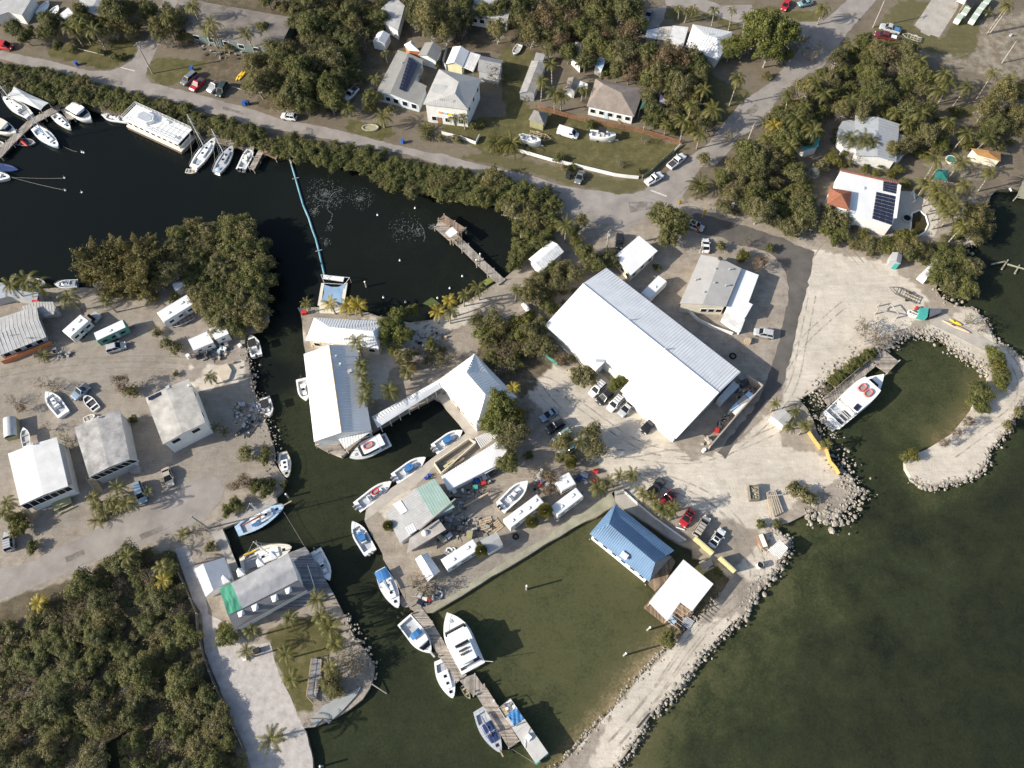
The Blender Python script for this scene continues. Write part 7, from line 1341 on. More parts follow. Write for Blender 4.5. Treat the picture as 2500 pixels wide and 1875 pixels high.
def undergrowth(place, poly, dens, hh, m, ls=.15):                # ground cover too fine to count
    pl = [tuple(p) for p in W2(poly, .4)]; xs = [a for a, b in pl]; ys = [b for a, b in pl]; n = int((max(xs)-min(xs))*(max(ys)-min(ys))*dens)
    X, Y = RNG.uniform(min(xs), max(xs), n), RNG.uniform(min(ys), max(ys), n); ok = inpoly(X, Y, pl); X, Y = X[ok], Y[ok]; n = len(X)
    wv = .5+.25*np.sin(X*1.1+np.sin(Y*.9)*2)+.25*np.sin(Y*1.4+np.sin(X*.7)*2); ok = RNG.random(n) < .25+.75*wv; X, Y, wv = X[ok], Y[ok], wv[ok]; n = len(X)
    Z = hh*(.15+.85*wv)*RNG.random(n)**.6; T = np.stack([np.clip(wv+RNG.normal(0, .2, n), 0, 1), np.clip(RNG.normal(1, .18, n), .5, 1.5)], 1)
    me = quads('undergrowth', np.stack([X, Y, Z], 1), RNG.normal(0, .6, (n, 3))+np.array([0, 0, .9]), ls*RNG.uniform(.6, 1.4, n), T, m); tag(link('undergrowth', me), 'leafy undergrowth '+place, 'undergrowth', None, 'stuff')
thicket('around the grey house with the lean-to', k(4,0,150,1380,400,1240,900,1340,1000,1600,960,1659)+k(4,1,900,160,500,160,60,60)+k(4,0,60,1600), 'yswod', 2.8, zc=1.6, Rr=(.6, .9), cap=26)
thicket('in the top left yards', k(0,0,-60,260,560,330,1180,470,1500,120,1250,20,700,300,420,200,-60,200), 'bosdf', 3.6, zc=1.8, Rr=(.6, .95), cap=22)
thicket('on the dusty yard beside the walkway', k(1,2,2080,440,2212,420)+k(2,2,200,380,480,480,560,560,380,600,60,560)+k(1,2,2100,620), 'wdyso', 2.6, zc=1.4, Rr=(.55, .85), cap=16)
thicket('in the strip west of the warehouse', k(2,1,1560,1380,1820,1180,2080,1110,1900,1350,1700,1620)+k(2,2,1520,60,1450,190,1640,430,1850,600,1560,560,1380,420,1420,100), 'owdys', 2.6, zc=1.6, Rr=(.6, .9), cap=30)
thicket('along the shore south of the villa pool', k(4,1,1280,900,1660,600,1850,640,1760,900,1600,1020,1300,1060), 'fowm', 2.8, zc=1.6, Rr=(.6, .95), cap=18)
undergrowth('around the houses east of the cross road', k(4,0,60,1300,420,470,950,560,1200,1000,1500,1330,2100,1150,2250,1400,1900,1640,1500,1500,1250,1659,980,1620,900,1340,400,1240), 8, .6, LEAF_O, .13)
undergrowth('filling the wild scrub south of the west lane', k(0,3,620,1450,900,1260,1400,1000,1640,920,1790,1000,1890,1280,1960,1640)+k(0,4,2030,60,2120,380,2200,760)+k(1,4,40,880,180,1180,330,1500,430,1800)+k(0,4,1500,1800,1450,1450,1390,1230,1060,1390,1080,1800,-120,1800,150,1000,180,250)+k(0,3,300,1659,450,1560), 26, 1.5, LEAF_O)
undergrowth('over the brown marsh at the bottom left corner', k(0,4,-120,60,150,60,230,400,190,1000,-60,1659,-200,1659), 16, .6, LEAF_W, .12)
undergrowth('below the wood beside the solar roofed house', k(1,0,580,640,800,570,1050,540,1070,300,1450,270,1860,310,1760,420,1640,600,1640,830,1520,880,1460,1080,1380,1180,920,1190,650,1080,500,960,510,770), 14, 1.1, LEAF_G)
undergrowth('below the plots east of the cross road', k(3,1,1240,80,1500,30,1750,10,2150,250,2150,930,1950,860,1760,730,1480,710,1480,600,1580,470,1300,300), 12, 1.0, LEAF_O)
undergrowth('below the palms east of the cross road', k(3,0,1940,980,2212,840)+k(4,0,160,660,330,540,560,540,700,600,1000,900,900,1200,380,1210,200,1240)+k(3,0,2212,1380,2050,1560,1700,1600,1580,1420,1750,1230), 12, 1.0, LEAF_O)
undergrowth('under the trees between quay and warehouse', k(2,1,1320,1440,1480,1270,1700,1250,1640,1500)+k(2,2,1480,40,1340,420,1200,560,1000,600,830,580,780,250,900,150,1250,60), 7, .7, LEAF_W)
put_tree('m', P(*kk(3,4,570,270), 0), 1.5, 'single green shrub on the breakwater bank by the brown deck', 'shrubs on the breakwater')
# ---------------------------------------------------------------- palms
def frond_set(name, n, L_, m, droop=.9, up=(.1, 1.1), nl=16, wid=.62, dead=0):
    V, Fs, T = [], [], []
    for i in range(n):
        az = 2*PI*i*.381966+RNG.uniform(-.2, .2); el = up[0]+(up[1]-up[0])*((i+.5)/n)+RNG.uniform(-.1, .1); l = L_*RNG.uniform(.8, 1.1); pts = []; p = np.array([0., 0., 0.]); e = el; seg = 8
        for j in range(seg+1):
            pts.append(p.copy()); d = np.array([math.cos(az)*math.cos(e), math.sin(az)*math.cos(e), math.sin(e)]); p = p+d*l/seg; e -= droop/seg*(1+.8*j/seg)
        side = np.array([-math.sin(az), math.cos(az), 0]); t0 = RNG.uniform(.25, .85); pts = np.array(pts)
        for j in range(nl):
            u = .10+.88*j/(nl-1); f = u*seg; a = int(min(f, seg-1e-6)); c = pts[a]+(pts[a+1]-pts[a])*(f-a); dr = pts[a+1]-pts[a]; dr = dr/np.linalg.norm(dr)
            ll = wid*math.sin(PI*(.12+.84*u))**.7*RNG.uniform(.85, 1.1); w_ = l/nl*.42
            for s in (1, -1):
                tip = c+side*s*ll*.85+dr*ll*.55+np.array([0, 0, -.28*ll]); o = len(V); V += [c-dr*w_, c+dr*w_, tip]; Fs.append((o, o+1, o+2)); tt = (float(np.clip(t0+RNG.normal(0, .1), 0, 1)), float(np.clip(RNG.normal(1, .12), .6, 1.4))); T += [tt]*3
    me = bpy.data.meshes.new(name); me.from_pydata([tuple(v) for v in V], [], Fs); me.update(); a = me.color_attributes.new('tint', 'FLOAT_COLOR', 'POINT'); col = np.ones((len(V), 4), np.float32); col[:, :2] = T; a.data.foreach_set('color', col.ravel()); me.materials.append(m); return me
def fan_set(name, n, R, m):
    V, Fs, T = [], [], []
    for i in range(n):
        az = 2*PI*i*.381966; el = -.5+2.3*((i+.5)/n); d = np.array([math.cos(az)*math.cos(el), math.sin(az)*math.cos(el), math.sin(el)]); c = d*R*.35; s = np.cross(d, [0, 0, 1.]); s /= np.linalg.norm(s)+1e-6; u = np.cross(s, d); t0 = RNG.uniform(.2, .8)
        for j in range(9):
            a = -1.3+2.6*j/8; t = c+(d*math.cos(a)+s*math.sin(a))*R*.6+u*.05; q = (d*math.cos(a+.16)+s*math.sin(a+.16))*R*.35; q2 = (d*math.cos(a-.16)+s*math.sin(a-.16))*R*.35; o = len(V); V += [c, c+q, t, c+q2]; Fs.append((o, o+1, o+2, o+3)); T += [(t0, RNG.uniform(.8, 1.2))]*4
    me = bpy.data.meshes.new(name); me.from_pydata([tuple(v) for v in V], [], Fs); me.update(); a = me.color_attributes.new('tint', 'FLOAT_COLOR', 'POINT'); col = np.ones((len(V), 4), np.float32); col[:, :2] = T; a.data.foreach_set('color', col.ravel()); me.materials.append(m); return me
PALM = {}
for i in range(4): PALM.setdefault('p', []).append(frond_set('coconut_fronds', 17+i, 3.1, FROND, 1.5+.1*i, (-.35, 1.2)))
for i in range(2): PALM.setdefault('g', []).append(frond_set('golden_fronds', 15+i, 2.5, FROND_Y, 1.2, (-.1, 1.2)))
for i in range(2): PALM.setdefault('t', []).append(frond_set('date_fronds', 34, 3.3, FROND, 1.3, (-.2, 1.3), 20, .42))
for i in range(2): PALM.setdefault('y', []).append(frond_set('young_fronds', 12, 2.0, FROND, 1.1, (.1, 1.3), 12, .5))
for i in range(2): PALM.setdefault('k', []).append(frond_set('royal_fronds', 12, 2.0, FROND, 2.0, (.2, 1.2), 14, .5))
for i in range(2): PALM.setdefault('a', []).append(fan_set('fan_leaves', 46, 1.6, FROND))
PALM['v'] = [fan_set('silver_fan_leaves', 34, 1.9, FROND_S)]
NUT = mat('coconut_husk', (.30, .22, .06), .7, .2, 3)
def palm(kind, p, h, label, group, lean=None, s=1.0):
    nm = {'p': 'coconut_palm', 'g': 'golden_palm', 't': 'date_palm', 'y': 'young_palm', 'k': 'royal_palm', 'a': 'fan_palm', 'v': 'silver_palm'}[kind]
    lean = Vector((random.gauss(0, .07), random.gauss(0, .07), 0))*h if lean is None else lean
    base = Vector((p.x-lean.x, p.y-lean.y, 0)); r = thing(nm, label, 'palm', base, 0, group); g = G(); n = 7; r0 = .16 if kind in 'pgk' else .28
    pts = [Vector((lean.x*(i/n)**1.6, lean.y*(i/n)**1.6, h*i/n-.05)) for i in range(n+1)]; g.path(pts, r0*1.15, r0*.75, 7)
    if kind == 'k': g.tube(pts[-1]-Vector((0, 0, .1)), pts[-1]+Vector((0, 0, .7)), .13, .07, 7)
    g.build('trunk', PALMBARK, r, True)
    c = link('fronds', random.choice(PALM[kind]), r); c.location = pts[-1]; c.rotation_euler = (lean.y/h*-.6, lean.x/h*.6, random.uniform(0, 2*PI)); s *= random.uniform(.85, 1.2); c.scale = (s, s, s*random.uniform(.85, 1.15))
    if kind == 'p' and random.random() < .6:
        g = G()
        for i in range(5): a = i*1.26; g.dome(pts[-1].x+.25*math.cos(a), pts[-1].y+.25*math.sin(a), pts[-1].z-.3, .14, .14, .16, 6, 2)
        g.build('coconuts', NUT, r)
PKS = {'p': ('coconut palm', 'coconut palms'), 'g': ('golden palm', 'golden palms'), 't': ('bushy date palm', 'bushy date palms'), 'y': ('young palm', 'young palms'), 'k': ('slim royal palm', 'slim royal palms'), 'a': ('round fan palm', 'round fan palms'), 'v': ('silver palm', 'silver palms')}
HDEF = {'p': 7.0, 'g': 4.5, 't': 1.8, 'y': 1.0, 'k': 5.5, 'a': 2.6, 'v': 3.0}
def palms(place, items):                                          # (col, row, x, y, kind[, height[, scale]])
    by = {}
    for it in items: by.setdefault(it[4], []).append(it)
    for kd, L_ in by.items():
        L_ = sorted(L_, key=lambda a: a[0]*500+a[2]/4.424); n = len(L_)
        for i, it in enumerate(L_):
            h = it[5] if len(it) > 5 else HDEF[kd]; s = it[6] if len(it) > 6 else 1; p = P(*kk(*it[:4]), h)
            palm(kd, p, h, label_of(PKS[kd][0], PKS[kd][1], i, n, place), '%s %s' % (PKS[kd][1], place), s=s)
palms('on the verge at the top left', [(0,0,760,300,'p',6),(0,0,850,260,'p',7),(0,0,1010,330,'p',6.5),(0,0,1800,180,'p',7),(0,0,1290,60,'p',7),(0,0,2080,70,'p',8)])
palms('in front of the teal fronted house', [(1,0,80,250,'p',8),(1,0,20,310,'p',6),(1,0,440,350,'p',7.5)])
palms('around the drive of the solar roofed house', [(1,0,1950,570,'k',3.5),(1,0,1740,830,'y'),(1,0,1850,850,'p',3.5,.7),(1,0,1540,1160,'p',3.5,.9),(1,0,1930,1260,'p',4,.9),(1,0,1780,1140,'t',1.5,.8)])
palms('in the garden below the tall white house', [(2,0,470,1270,'k',3),(2,0,580,1270,'k',4),(2,0,930,1550,'t',1.4,1.1),(2,0,1100,1560,'t',1.4,1.1),(2,0,180,1400,'t',.6,.8),(2,0,1530,690,'p',7),(2,0,1430,870,'p',7),(2,0,1560,1000,'p',6.5),(2,0,1250,1030,'y',.8),(2,0,1650,1030,'p',5.5,.8),(2,0,1880,960,'p',4,.7)])
palms('along the street at the top', [(3,0,700,90,'k',4),(3,0,790,120,'k',4),(3,0,850,100,'k',4),(3,0,1080,110,'k',6),(3,0,1270,110,'k',6.5),(3,0,1420,180,'k',5),(3,0,1570,170,'k',5),(3,0,1740,200,'k',5)])
palms('leaning over the cross road', [(3,0,1340,850,'p',9),(3,0,930,1440,'p',5),(3,0,750,1310,'p',7),(3,0,1070,1190,'p',8),(3,0,840,1130,'p',7),(3,0,970,970,'p',6),(3,0,350,1290,'p',4,.8),(3,0,560,1340,'p',4,.8)])
palms('in the plot east of the cross road', [(3,0,1880,1010,'p'),(3,0,2170,890,'p',8),(3,0,1960,1280,'p'),(3,0,1730,1360,'g',5),(3,0,2060,1150,'p'),(3,0,2150,1420,'p'),(3,0,1900,1580,'p',6),(3,0,1640,1480,'p',5),(3,0,2080,1320,'p',6),(4,0,60,1010,'p',6)])
palms('at the north east street corner', [(4,0,40,90,'p',5),(4,0,2030,60,'p',9),(4,0,340,490,'p',4,.8),(4,0,220,600,'p',4,.8),(4,0,880,580,'y',1)])
palms('on the shaded sand lot', [(4,0,1090,650,'p',6),(4,0,1350,800,'p',7),(4,0,1400,900,'p',6),(4,0,1290,980,'p',6),(4,0,1600,940,'p',7),(4,0,1870,790,'p',8),(4,0,2070,870,'p',8),(4,0,1820,140,'y',1.5)])
palms('around the blue grey gabled house', [(4,0,1100,1220,'p',7),(4,0,1400,1310,'p',7),(4,0,640,1060,'p',6),(4,0,340,1070,'p',6),(4,0,480,1510,'p',5),(4,0,330,1490,'p',5),(4,0,570,1540,'p',4,.9),(4,0,1840,1490,'p',6),(4,0,1600,1440,'p',7),(4,0,820,1220,'p',5,.8),(4,0,950,1340,'p',5,.8)])
palms('by the canal edge at the orange bungalow', [(0,1,120,1420,'p',7),(0,1,290,1370,'p',7),(0,1,400,1420,'p',6.5),(0,1,740,1560,'p',5),(0,1,1140,1590,'p',5,.8)])
palms('behind the restaurant roof', [(1,1,1100,1620,'p',4,.7),(1,1,1350,1620,'g'),(1,1,1550,1650,'g'),(1,1,1660,1640,'g')])
palms('along the basin quay', [(2,1,1690,770,'p',6,.9),(2,1,600,1520,'p',6,.9),(2,1,740,1450,'p',6,.9),(2,1,1160,1470,'p',5.5,.9),(2,1,430,1590,'g',5),(2,2,310,50,'g',5),(2,2,450,40,'p',5.5,.9)])
palms('at the road junction', [(3,1,920,350,'t',2,1.1),(3,1,1110,200,'y',1.2),(3,1,2150,210,'v')])
palms('around the villa terrace', [(4,1,1260,70,'p'),(4,1,1540,90,'p'),(4,1,1850,200,'p'),(4,1,1570,340,'p',8),(4,1,1150,320,'p',5),(4,1,1260,370,'p',6),(4,1,1380,440,'p',7),(4,1,1290,480,'p',6),(4,1,1400,640,'p',7),(4,1,1550,780,'p',7),(4,1,1490,560,'p',7),(4,1,1350,560,'p',6),(4,1,500,950,'t',.8,.7),(4,1,600,760,'y',1)])
palms('beside the orange bungalow porch', [(0,2,470,520,'t',1.2,.75)])
palms('along the east wall of the long dockside building', [(1,2,1640,370,'p',7,.85),(1,2,1680,610,'p',7,.85),(1,2,1690,730,'p',7,.85),(1,2,1740,850,'p',6,.8),(1,2,1720,980,'p',7,.9),(1,2,2000,900,'p',5,.9),(1,2,2180,690,'p',4,.9)])
palms('on the yard by the cream roofed stilt house', [(1,2,60,750,'p',4,.8),(1,2,120,1290,'y',1.5,.6),(1,2,210,1340,'y',1,.6),(1,2,440,1540,'y',1)])
palms('at the corner of the hip roofed hall', [(2,2,1120,870,'g',6,.8),(2,2,1170,1150,'a',5)])
palms('in the planted island of the gravel yard', [(2,2,1850,1450,'p',5,.9),(2,3,1740,30,'a',2.4)])
palms('around the octagonal hut', [(3,2,1740,1040,'p',3.5,.6),(3,2,1960,1130,'p',4,.65),(3,2,1900,1290,'p',3.5,.65),(3,2,2070,1270,'p',4.5,.75),(4,2,80,1470,'p',3.5,.55)])
palms('in the bed along the west lane', [(0,3,1270,280,'p',4.5,.8),(0,3,1000,390,'p',3.5,.7),(0,3,1040,490,'t',1,.6),(0,3,1200,430,'p',4,.75),(0,3,1260,500,'t',1,.7),(0,3,1370,450,'p',4,.8),(0,3,1050,650,'y',.8),(0,3,1130,560,'t',1,.6),(0,3,1600,330,'y',2.5,.8),(0,3,1980,790,'y',.6)])
palms('at the left edge by the screened porch', [(0,3,80,450,'p',4.5,.9),(0,3,50,560,'p',4,.9)])
palms('in the wild scrub south of the west lane', [(0,3,1380,1030,'p',5,.8),(0,3,1750,1130,'p',5,.8),(0,3,1770,1290,'g',4,.8),(0,3,420,1530,'g',3.5,.9)])
palms('on the lawn point south of the tarpaulin house', [(1,3,1210,1490,'p',4.5),(1,4,510,190,'k',4.5),(1,4,450,400,'p',4.5,.8),(1,4,920,40,'p',4.5,.9),(1,4,1250,20,'p',5,.8),(1,4,1360,140,'p',5,.9),(1,4,1410,310,'p',5,.9),(1,4,880,430,'p',5,.9),(1,4,940,700,'p',5,.9),(1,4,1350,560,'p',4.5,.8),(1,4,720,1340,'p',5,1)])
palms('on the quay beside the patchwork roof', [(1,3,1980,700,'a',3.2,.85)])
palms('beside the caravans on the peninsula', [(2,3,770,970,'a',2.8,1.05),(2,3,1460,540,'a',2.8,1.0),(2,3,1320,660,'a',2.8,1.05)])
palms('at the neck of the peninsula', [(2,3,2040,290,'p',4,.9),(2,3,2140,230,'p',3.5,.7),(3,3,60,160,'p',3,.7),(3,3,190,150,'p',3,.7)])
palms('in the bed above the blue house', [(3,3,310,350,'p',3,.6),(3,3,410,400,'p',3,.6),(3,3,640,490,'p',6,.75),(3,3,530,520,'p',5,.7),(3,3,620,570,'p',4.5,.7),(3,3,460,480,'p',3.5,.6)])
# ================================================================ DOCKS, WALLS, FENCES, POLES, ROCKS AND SMALL THINGS
def strip(pts, wd):                                               # centre line (2D) -> outline polygon
    n = len(pts); L_, R_ = [], []
    for i in range(n):
        d = (pts[min(i+1, n-1)]-pts[max(i-1, 0)]).normalized(); q = Vector((-d.y, d.x))*wd/2; L_.append(pts[i]+q); R_.append(pts[i]-q)
    return L_+R_[::-1]
def dock(label, px, wd=None, z=.15, m=None, pile=True, name='dock', rail=False):
    w = [P(a, b, z).to_2d() for a, b in px]; poly = strip(w, wd) if wd else w; c = sum(poly, Vector((0, 0)))/len(poly)
    r = thing(name, label, name.replace('_', ' '), (c.x, c.y, WZ)); q = [(p.x-c.x, p.y-c.y) for p in poly]; h = z-WZ
    G().prism(q, h-.18, h).build('deck', m or WOOD, r)
    pl = [Vector(p) for p in q]; n = len(pl)
    if pile:
        for i in range(n):
            a, b = pl[i], pl[(i+1) % n]; k_ = max(1, int((b-a).length/3.2))
            for j in range(k_): p = a.lerp(b, j/k_)*.985; G().tube((p.x, p.y, -1), (p.x, p.y, h+RNG.uniform(.15, .7)), .13, n=7).build('pile', POLE, r)
    if rail:
        for a, b in rail:
            A, B = (Vector((*(P(*s, z).to_2d()-c), h)) for s in (a, b)); g = G().tube(A+Vector((0,0,1)), B+Vector((0,0,1)), .05).tube(A+Vector((0,0,.5)), B+Vector((0,0,.5)), .04)
            for t in range(7): p = A.lerp(B, t/6); g.tube(p, p+Vector((0,0,1.05)), .05)
            g.build('railing', TIMBER, r)
    return r
dock('long weathered dock slanting across the west end of the canal', k(0,0,725,1110,330,1320,100,1545,-30,1690), 2.2, m=WOOD)
dock('grey finger dock between the small sailboat and the cabin cruiser', k(0,0,640,1165,690,1150,800,1280,740,1300), None, m=WOOD_Y)
dock('short dock stub by the white ketch bow', k(1,0,165,1395,205,1390,195,1485,150,1475))
dock('planked landing between the moored ketch and the motor sailer', k(1,0,240,1470,345,1500,320,1560,225,1545), m=WOOD_Y)
dock('planked landing at the bow of the cabin fishing boat', k(1,0,400,1530,540,1560,525,1625,400,1590), m=WOOD)
dock('narrow dark finger dock beside the cabin fishing boat', k(1,1,590,-60,650,-45,530,180,478,155), m=WOOD_Y)
dock('brown landing at the foot of the boom gangway', k(1,0,610,1570,720,1590,810,1640,770,1720,640,1660), m=BROWN_DECK)
dock('light planked pier walk running out into the basin', k(2,1,1000,1390,760,1170,600,1010,500,925), 2.0, z=.3, rail=[(kk(2,1,455,940), kk(2,1,510,985)), (kk(2,1,505,880), kk(2,1,570,945))])
dock('grey planked platform at the outer end of the basin pier', k(2,1,310,735,340,722,545,905,440,950,268,800), z=.3, m=WOOD_Y)
dock('raised brown platform at the outer end of the basin pier', k(2,1,372,658,610,808,560,858,530,850,430,790,312,715), z=1.0, m=BROWN_DECK)
flat('canopy', 'small white canopy over the basin pier', px4(2,1,2.8,460,788,522,850,440,908,385,852), WHITE_ROOF, None, cat='canopy', extra=lambda r, O, l, ip: [G().tube((p.x*.92, p.y*.92, p.z), (p.x*.92, p.y*.92, .3), .06).build('post', TIMBER, r) for p in l])
dock('long timber dock alongside the white dive boat', k(4,2,560,560,625,625,100,1062,40,990), z=.4, rail=[(kk(4,2,50,985), kk(4,2,560,555))])
dock('square timber landing stage at the bow of the dive boat', k(4,2,690,458,862,585,735,715,600,625,570,560), z=.4, m=WOOD_Y)
dock('timber pier running down between the yachts, upper stretch', k(2,3,70,1610)+k(2,4,190,110,370,420,560,700), 2.1, z=.1, m=WOOD_Y)
dock('wide timber elbow platform halfway along the pier', k(2,4,530,705,705,640,810,790,725,865,690,885), z=.12, m=WOOD)
dock('timber pier running down between the yachts, lower stretch', k(2,4,750,790,900,1030,1130,1410), 2.2, z=.1, m=WOOD_Y)
dock('broad grey dock along the west side of the boat slip', k(1,3,60,770,190,735,380,1200,280,1190,230,1050), z=.05, m=CONCRETE, pile=False)
dock('sloping grey dock behind the pale blue ketch', k(1,3,160,660,420,560,740,380,780,450,430,640,200,720), z=.05, m=CONCRETE, pile=False)
dock('curved timber deck at the south tip of the long building', k(1,2,1195,1470,1280,1420,1425,1440,1500,1545,1540,1560,1480,1612,1330,1560,1200,1500), z=.12, m=WOOD_Y)
dock('ruined white steps of a dock at the right edge', k(4,1,2130,470,2200,300,2300,320,2290,500), z=.4, m=GREENISH)
dock('slatted landing half hidden by the mangrove point', k(0,1,1725,1000,1905,930,1960,1000,1745,1045), z=.2, m=WOOD)
dock('grey boardwalk with white rails across the lawn point', k(1,4,1165,470,1265,490,1260,705,1205,880,1200,945,1110,885), z=.5, m=GREY_DECK, pile=False, name='boardwalk', rail=[(kk(1,4,1165,480), kk(1,4,1110,885)), (kk(1,4,1110,885), kk(1,4,1205,990)), (kk(1,4,1265,490), kk(1,4,1255,700)), (kk(1,4,1215,720), kk(1,4,1205,880))])
def slab(name, label, px, z0, z1, m, cat=None, ground=0):
    w = [P(a, b, z1).to_2d() for a, b in px]; c = sum(w, Vector((0, 0)))/len(w); g = G().prism([(p.x-c.x, p.y-c.y) for p in w], z0, z1); me = g.mesh(name); me.materials.append(m); o = link(name, me); o.location = (c.x, c.y, ground); return tag(o, label, cat or name.replace('_', ' '))
slab('broken_slab', 'broken grey sea wall slab tilted along the lawn point', k(1,4,1165,1108,1300,965,1560,850,1690,775,1640,870,1480,1045,1385,1130), .05, .3, mat('grey_slab', (.30,.31,.30), .9,.12,.4))
slab('broken_slab', 'small cracked slab corner overhanging the water', k(1,4,1130,1130,1270,1130,1190,1215), .02, .22, mat('grey_slab', (.30,.31,.30)))
slab('broken_slab', 'cracked triangular slab beside the tilted sea wall', k(1,4,1280,1125,1370,1140,1340,1185), .02, .2, mat('grey_slab', (.30,.31,.30)))
slab('launch_slab', 'long concrete launch slab on the hooked spit', k(4,2,1190,110,1330,40,1560,190,1960,430,1820,490,1450,300,1210,190), -.05, .06, CONCRETE)
slab('sand_heap', 'low sand heap at the channel end of the west yard', k(1,2,150,640,240,605,290,680,260,770,200,810,150,740), 0, .5, SAND_PILE)
slab('float_mat', 'green algae covered float beside the pier head', k(2,1,785,1382,865,1330,915,1375,830,1425), WZ, WZ+.12, mat('algae_green', (.17,.19,.05), .9,.2,.6))
slab('float_mat', 'sunken green float by the golden palms', k(2,1,140,1620,240,1550,335,1625,260,1659), WZ-.1, WZ+.03, mat('dull_algae', (.07,.085,.025), .9,.25,.6))
# floating boom, enclosure
_b = thing('floating_boom', 'long turquoise floating boom across the mouth of the basin', 'boom', P(*kk(1,1,1100,600), WZ)); O = _b.location
_pts = [P(*q, WZ)-O for q in k(1,1,935,110,985,280,1030,440,1065,560,1125,700,1165,830,1200,920,1235,1060,1260,1170,1292,1310)]
G().path([p+Vector((0, 0, .1)) for p in _pts], .25, n=8).build('float', TURQ, _b, True)
for t in (.2, .78):
    i = int(t*(len(_pts)-1)); p = _pts[i]; G().box(p.x, p.y, .45, 1.6, .12, .12, .3).build('tie', STEEL, _b)
slab('gangway', 'narrow pale gangway at the top of the boom', k(1,1,880,-20,905,-25,940,105,925,115), WZ+.2, WZ+.4, CONCRETE)
_e = thing('net_enclosure', 'floating pen with blue tarpaulin floor and white beam', 'floating pen', P(*kk(1,1,1390,1500), WZ)); O = _e.location
E_ = lambda x, y, z=0: P(*kk(1,1,x,y), WZ+z)-O
G().add([E_(1290,1415,.5), E_(1370,1440,.42), E_(1440,1440,.42), E_(1520,1405,.5), E_(1500,1520,.40), E_(1478,1635,.5), E_(1250,1610,.5), E_(1285,1510,.4)], [(0, 1, 2, 3, 4, 5, 6, 7)]).build('tarpaulin', mat('pale_blue_tarp', (.24,.36,.50), .5,.15,.3), _e)
for a, b in ((E_(1275,1400,.4), E_(1235,1640,.4)), (E_(1525,1400,.4), E_(1485,1650,.4))): d_ = b-a; m_ = (a+b)/2; G().box(m_.x, m_.y, .3, d_.length, .7, .3, math.atan2(d_.y, d_.x)).build('side_float', CREAM_WALL, _e)
a, b = E_(1280,1330,.6), E_(1500,1362,.6); d_ = b-a; m_ = (a+b)/2; G().box(m_.x, m_.y, .6, d_.length, 1.0, .35, math.atan2(d_.y, d_.x)).build('white_beam', GEL, _e)
fr_ = [E_(1255,1308,2), E_(1565,1340,2), E_(1512,1412,.6), E_(1292,1400,.6)]; g = G()
for i in range(4): g.tube(fr_[i], fr_[(i+1) % 4], .07)
for p in fr_[:2]: g.tube(p, (p.x, p.y, -.2), .07)
g.build('frame', STEEL, _e)
slab('ramp', 'pale curved landing under the golden palms', k(1,1,1235,1610,1340,1600,1420,1610,1470,1659,1460,1730,1240,1720), 0, .12, CREAM_WALL)
for nm, x, y, c_, r_ in (('nearest the boom',1867,665,1,1),('in the middle of the basin',2108,1155,1,1),('left of the pair off the quay',1930,1555,1,1),('right of the pair off the quay',2168,1605,1,1),('west of the basin pier end',60,590,2,1),('highest of three off the pier',570,1325,2,1),('middle of three off the pier',435,1455,2,1),('lowest of three off the pier',302,1560,2,1),('on the upper line of the west sailboat',700,265,0,1),('on the lower line of the west sailboat',707,397,0,1),('alone in the dark canal',887,420,0,1),('left one below the pale blue sailboat',888,1645,0,0),('right one below the pale blue sailboat',908,1650,0,0)):
    p = P(*kk(c_,r_,x,y), WZ); b_ = thing('buoy', 'white mooring buoy '+nm, 'buoy', p, 0, 'white buoys on the water'); G().dome(0, 0, 0, .26, .26, .32, 10, 5).dome(0, 0, 0, .26, .26, -.2, 10, 3).build('float', GEL, b_, True); G().tube((0, 0, .38), (0, 0, .75), .07, .05).build('ring', STEEL, b_)
# surface foam from the aerators
def foam():
    C = []
    for x, y, R, n in ((1300,425,150,330),(1300,430,45,110),(1405,490,95,70),(1680,490,110,150),(1680,490,35,70),(1180,630,60,90),(2165,810,130,170),(1300,950,70,60),(1340,800,60,40)):
        for _ in range(n):
            a = RNG.uniform(0, 2*PI); q = R*(RNG.choice([.35, .7, 1.0, 1.25])*(1+RNG.normal(0, .14)) if R > 80 else RNG.uniform(0, 1)); C.append(kk(1,1,x+q*math.cos(a), y+q*.8*math.sin(a)))
    for x, y, R, n in ((90,850,60,70),(240,790,40,70)):
        for _ in range(n): a = RNG.uniform(0, 2*PI); q = R*RNG.uniform(.2, 1.1); C.append(kk(2,1,x+q*math.cos(a), y+q*.8*math.sin(a)))
    for pl in (k(1,1,1455,400,1400,420,1360,460,1330,520,1325,600), k(1,1,1230,560,1190,610,1180,650), k(1,1,1330,610,1380,660,1360,720,1330,760), k(1,1,1170,440,1230,500,1310,515), k(2,1,110,760,150,820,165,900,150,950), k(2,1,40,770,10,840), k(2,1,200,800,280,760)):
        for (a, b), (c, d) in zip(pl[:-1], pl[1:]):
            for t in range(22): u = t/22; C.append((a+(c-a)*u+RNG.normal(0, .6), b+(d-b)*u+RNG.normal(0, .6)))
    g = G()
    for q in C:
        p = P(*q, WZ+.012); s = RNG.uniform(.03, .12); a = RNG.uniform(0, PI); g.add([(p.x+s*f*math.cos(a+t), p.y+s*f*math.sin(a+t), p.z) for t, f in ((0, 1.6), (PI/2, .5), (PI, 1.4), (1.5*PI, .6))], [(0, 1, 2, 3)])
    o = g.build('foam', mat('sea_foam', (.17,.19,.18), .8,.3,1)); tag(o, 'pale flecks of foam rising in rings on the basin', 'foam', None, 'stuff')
foam()
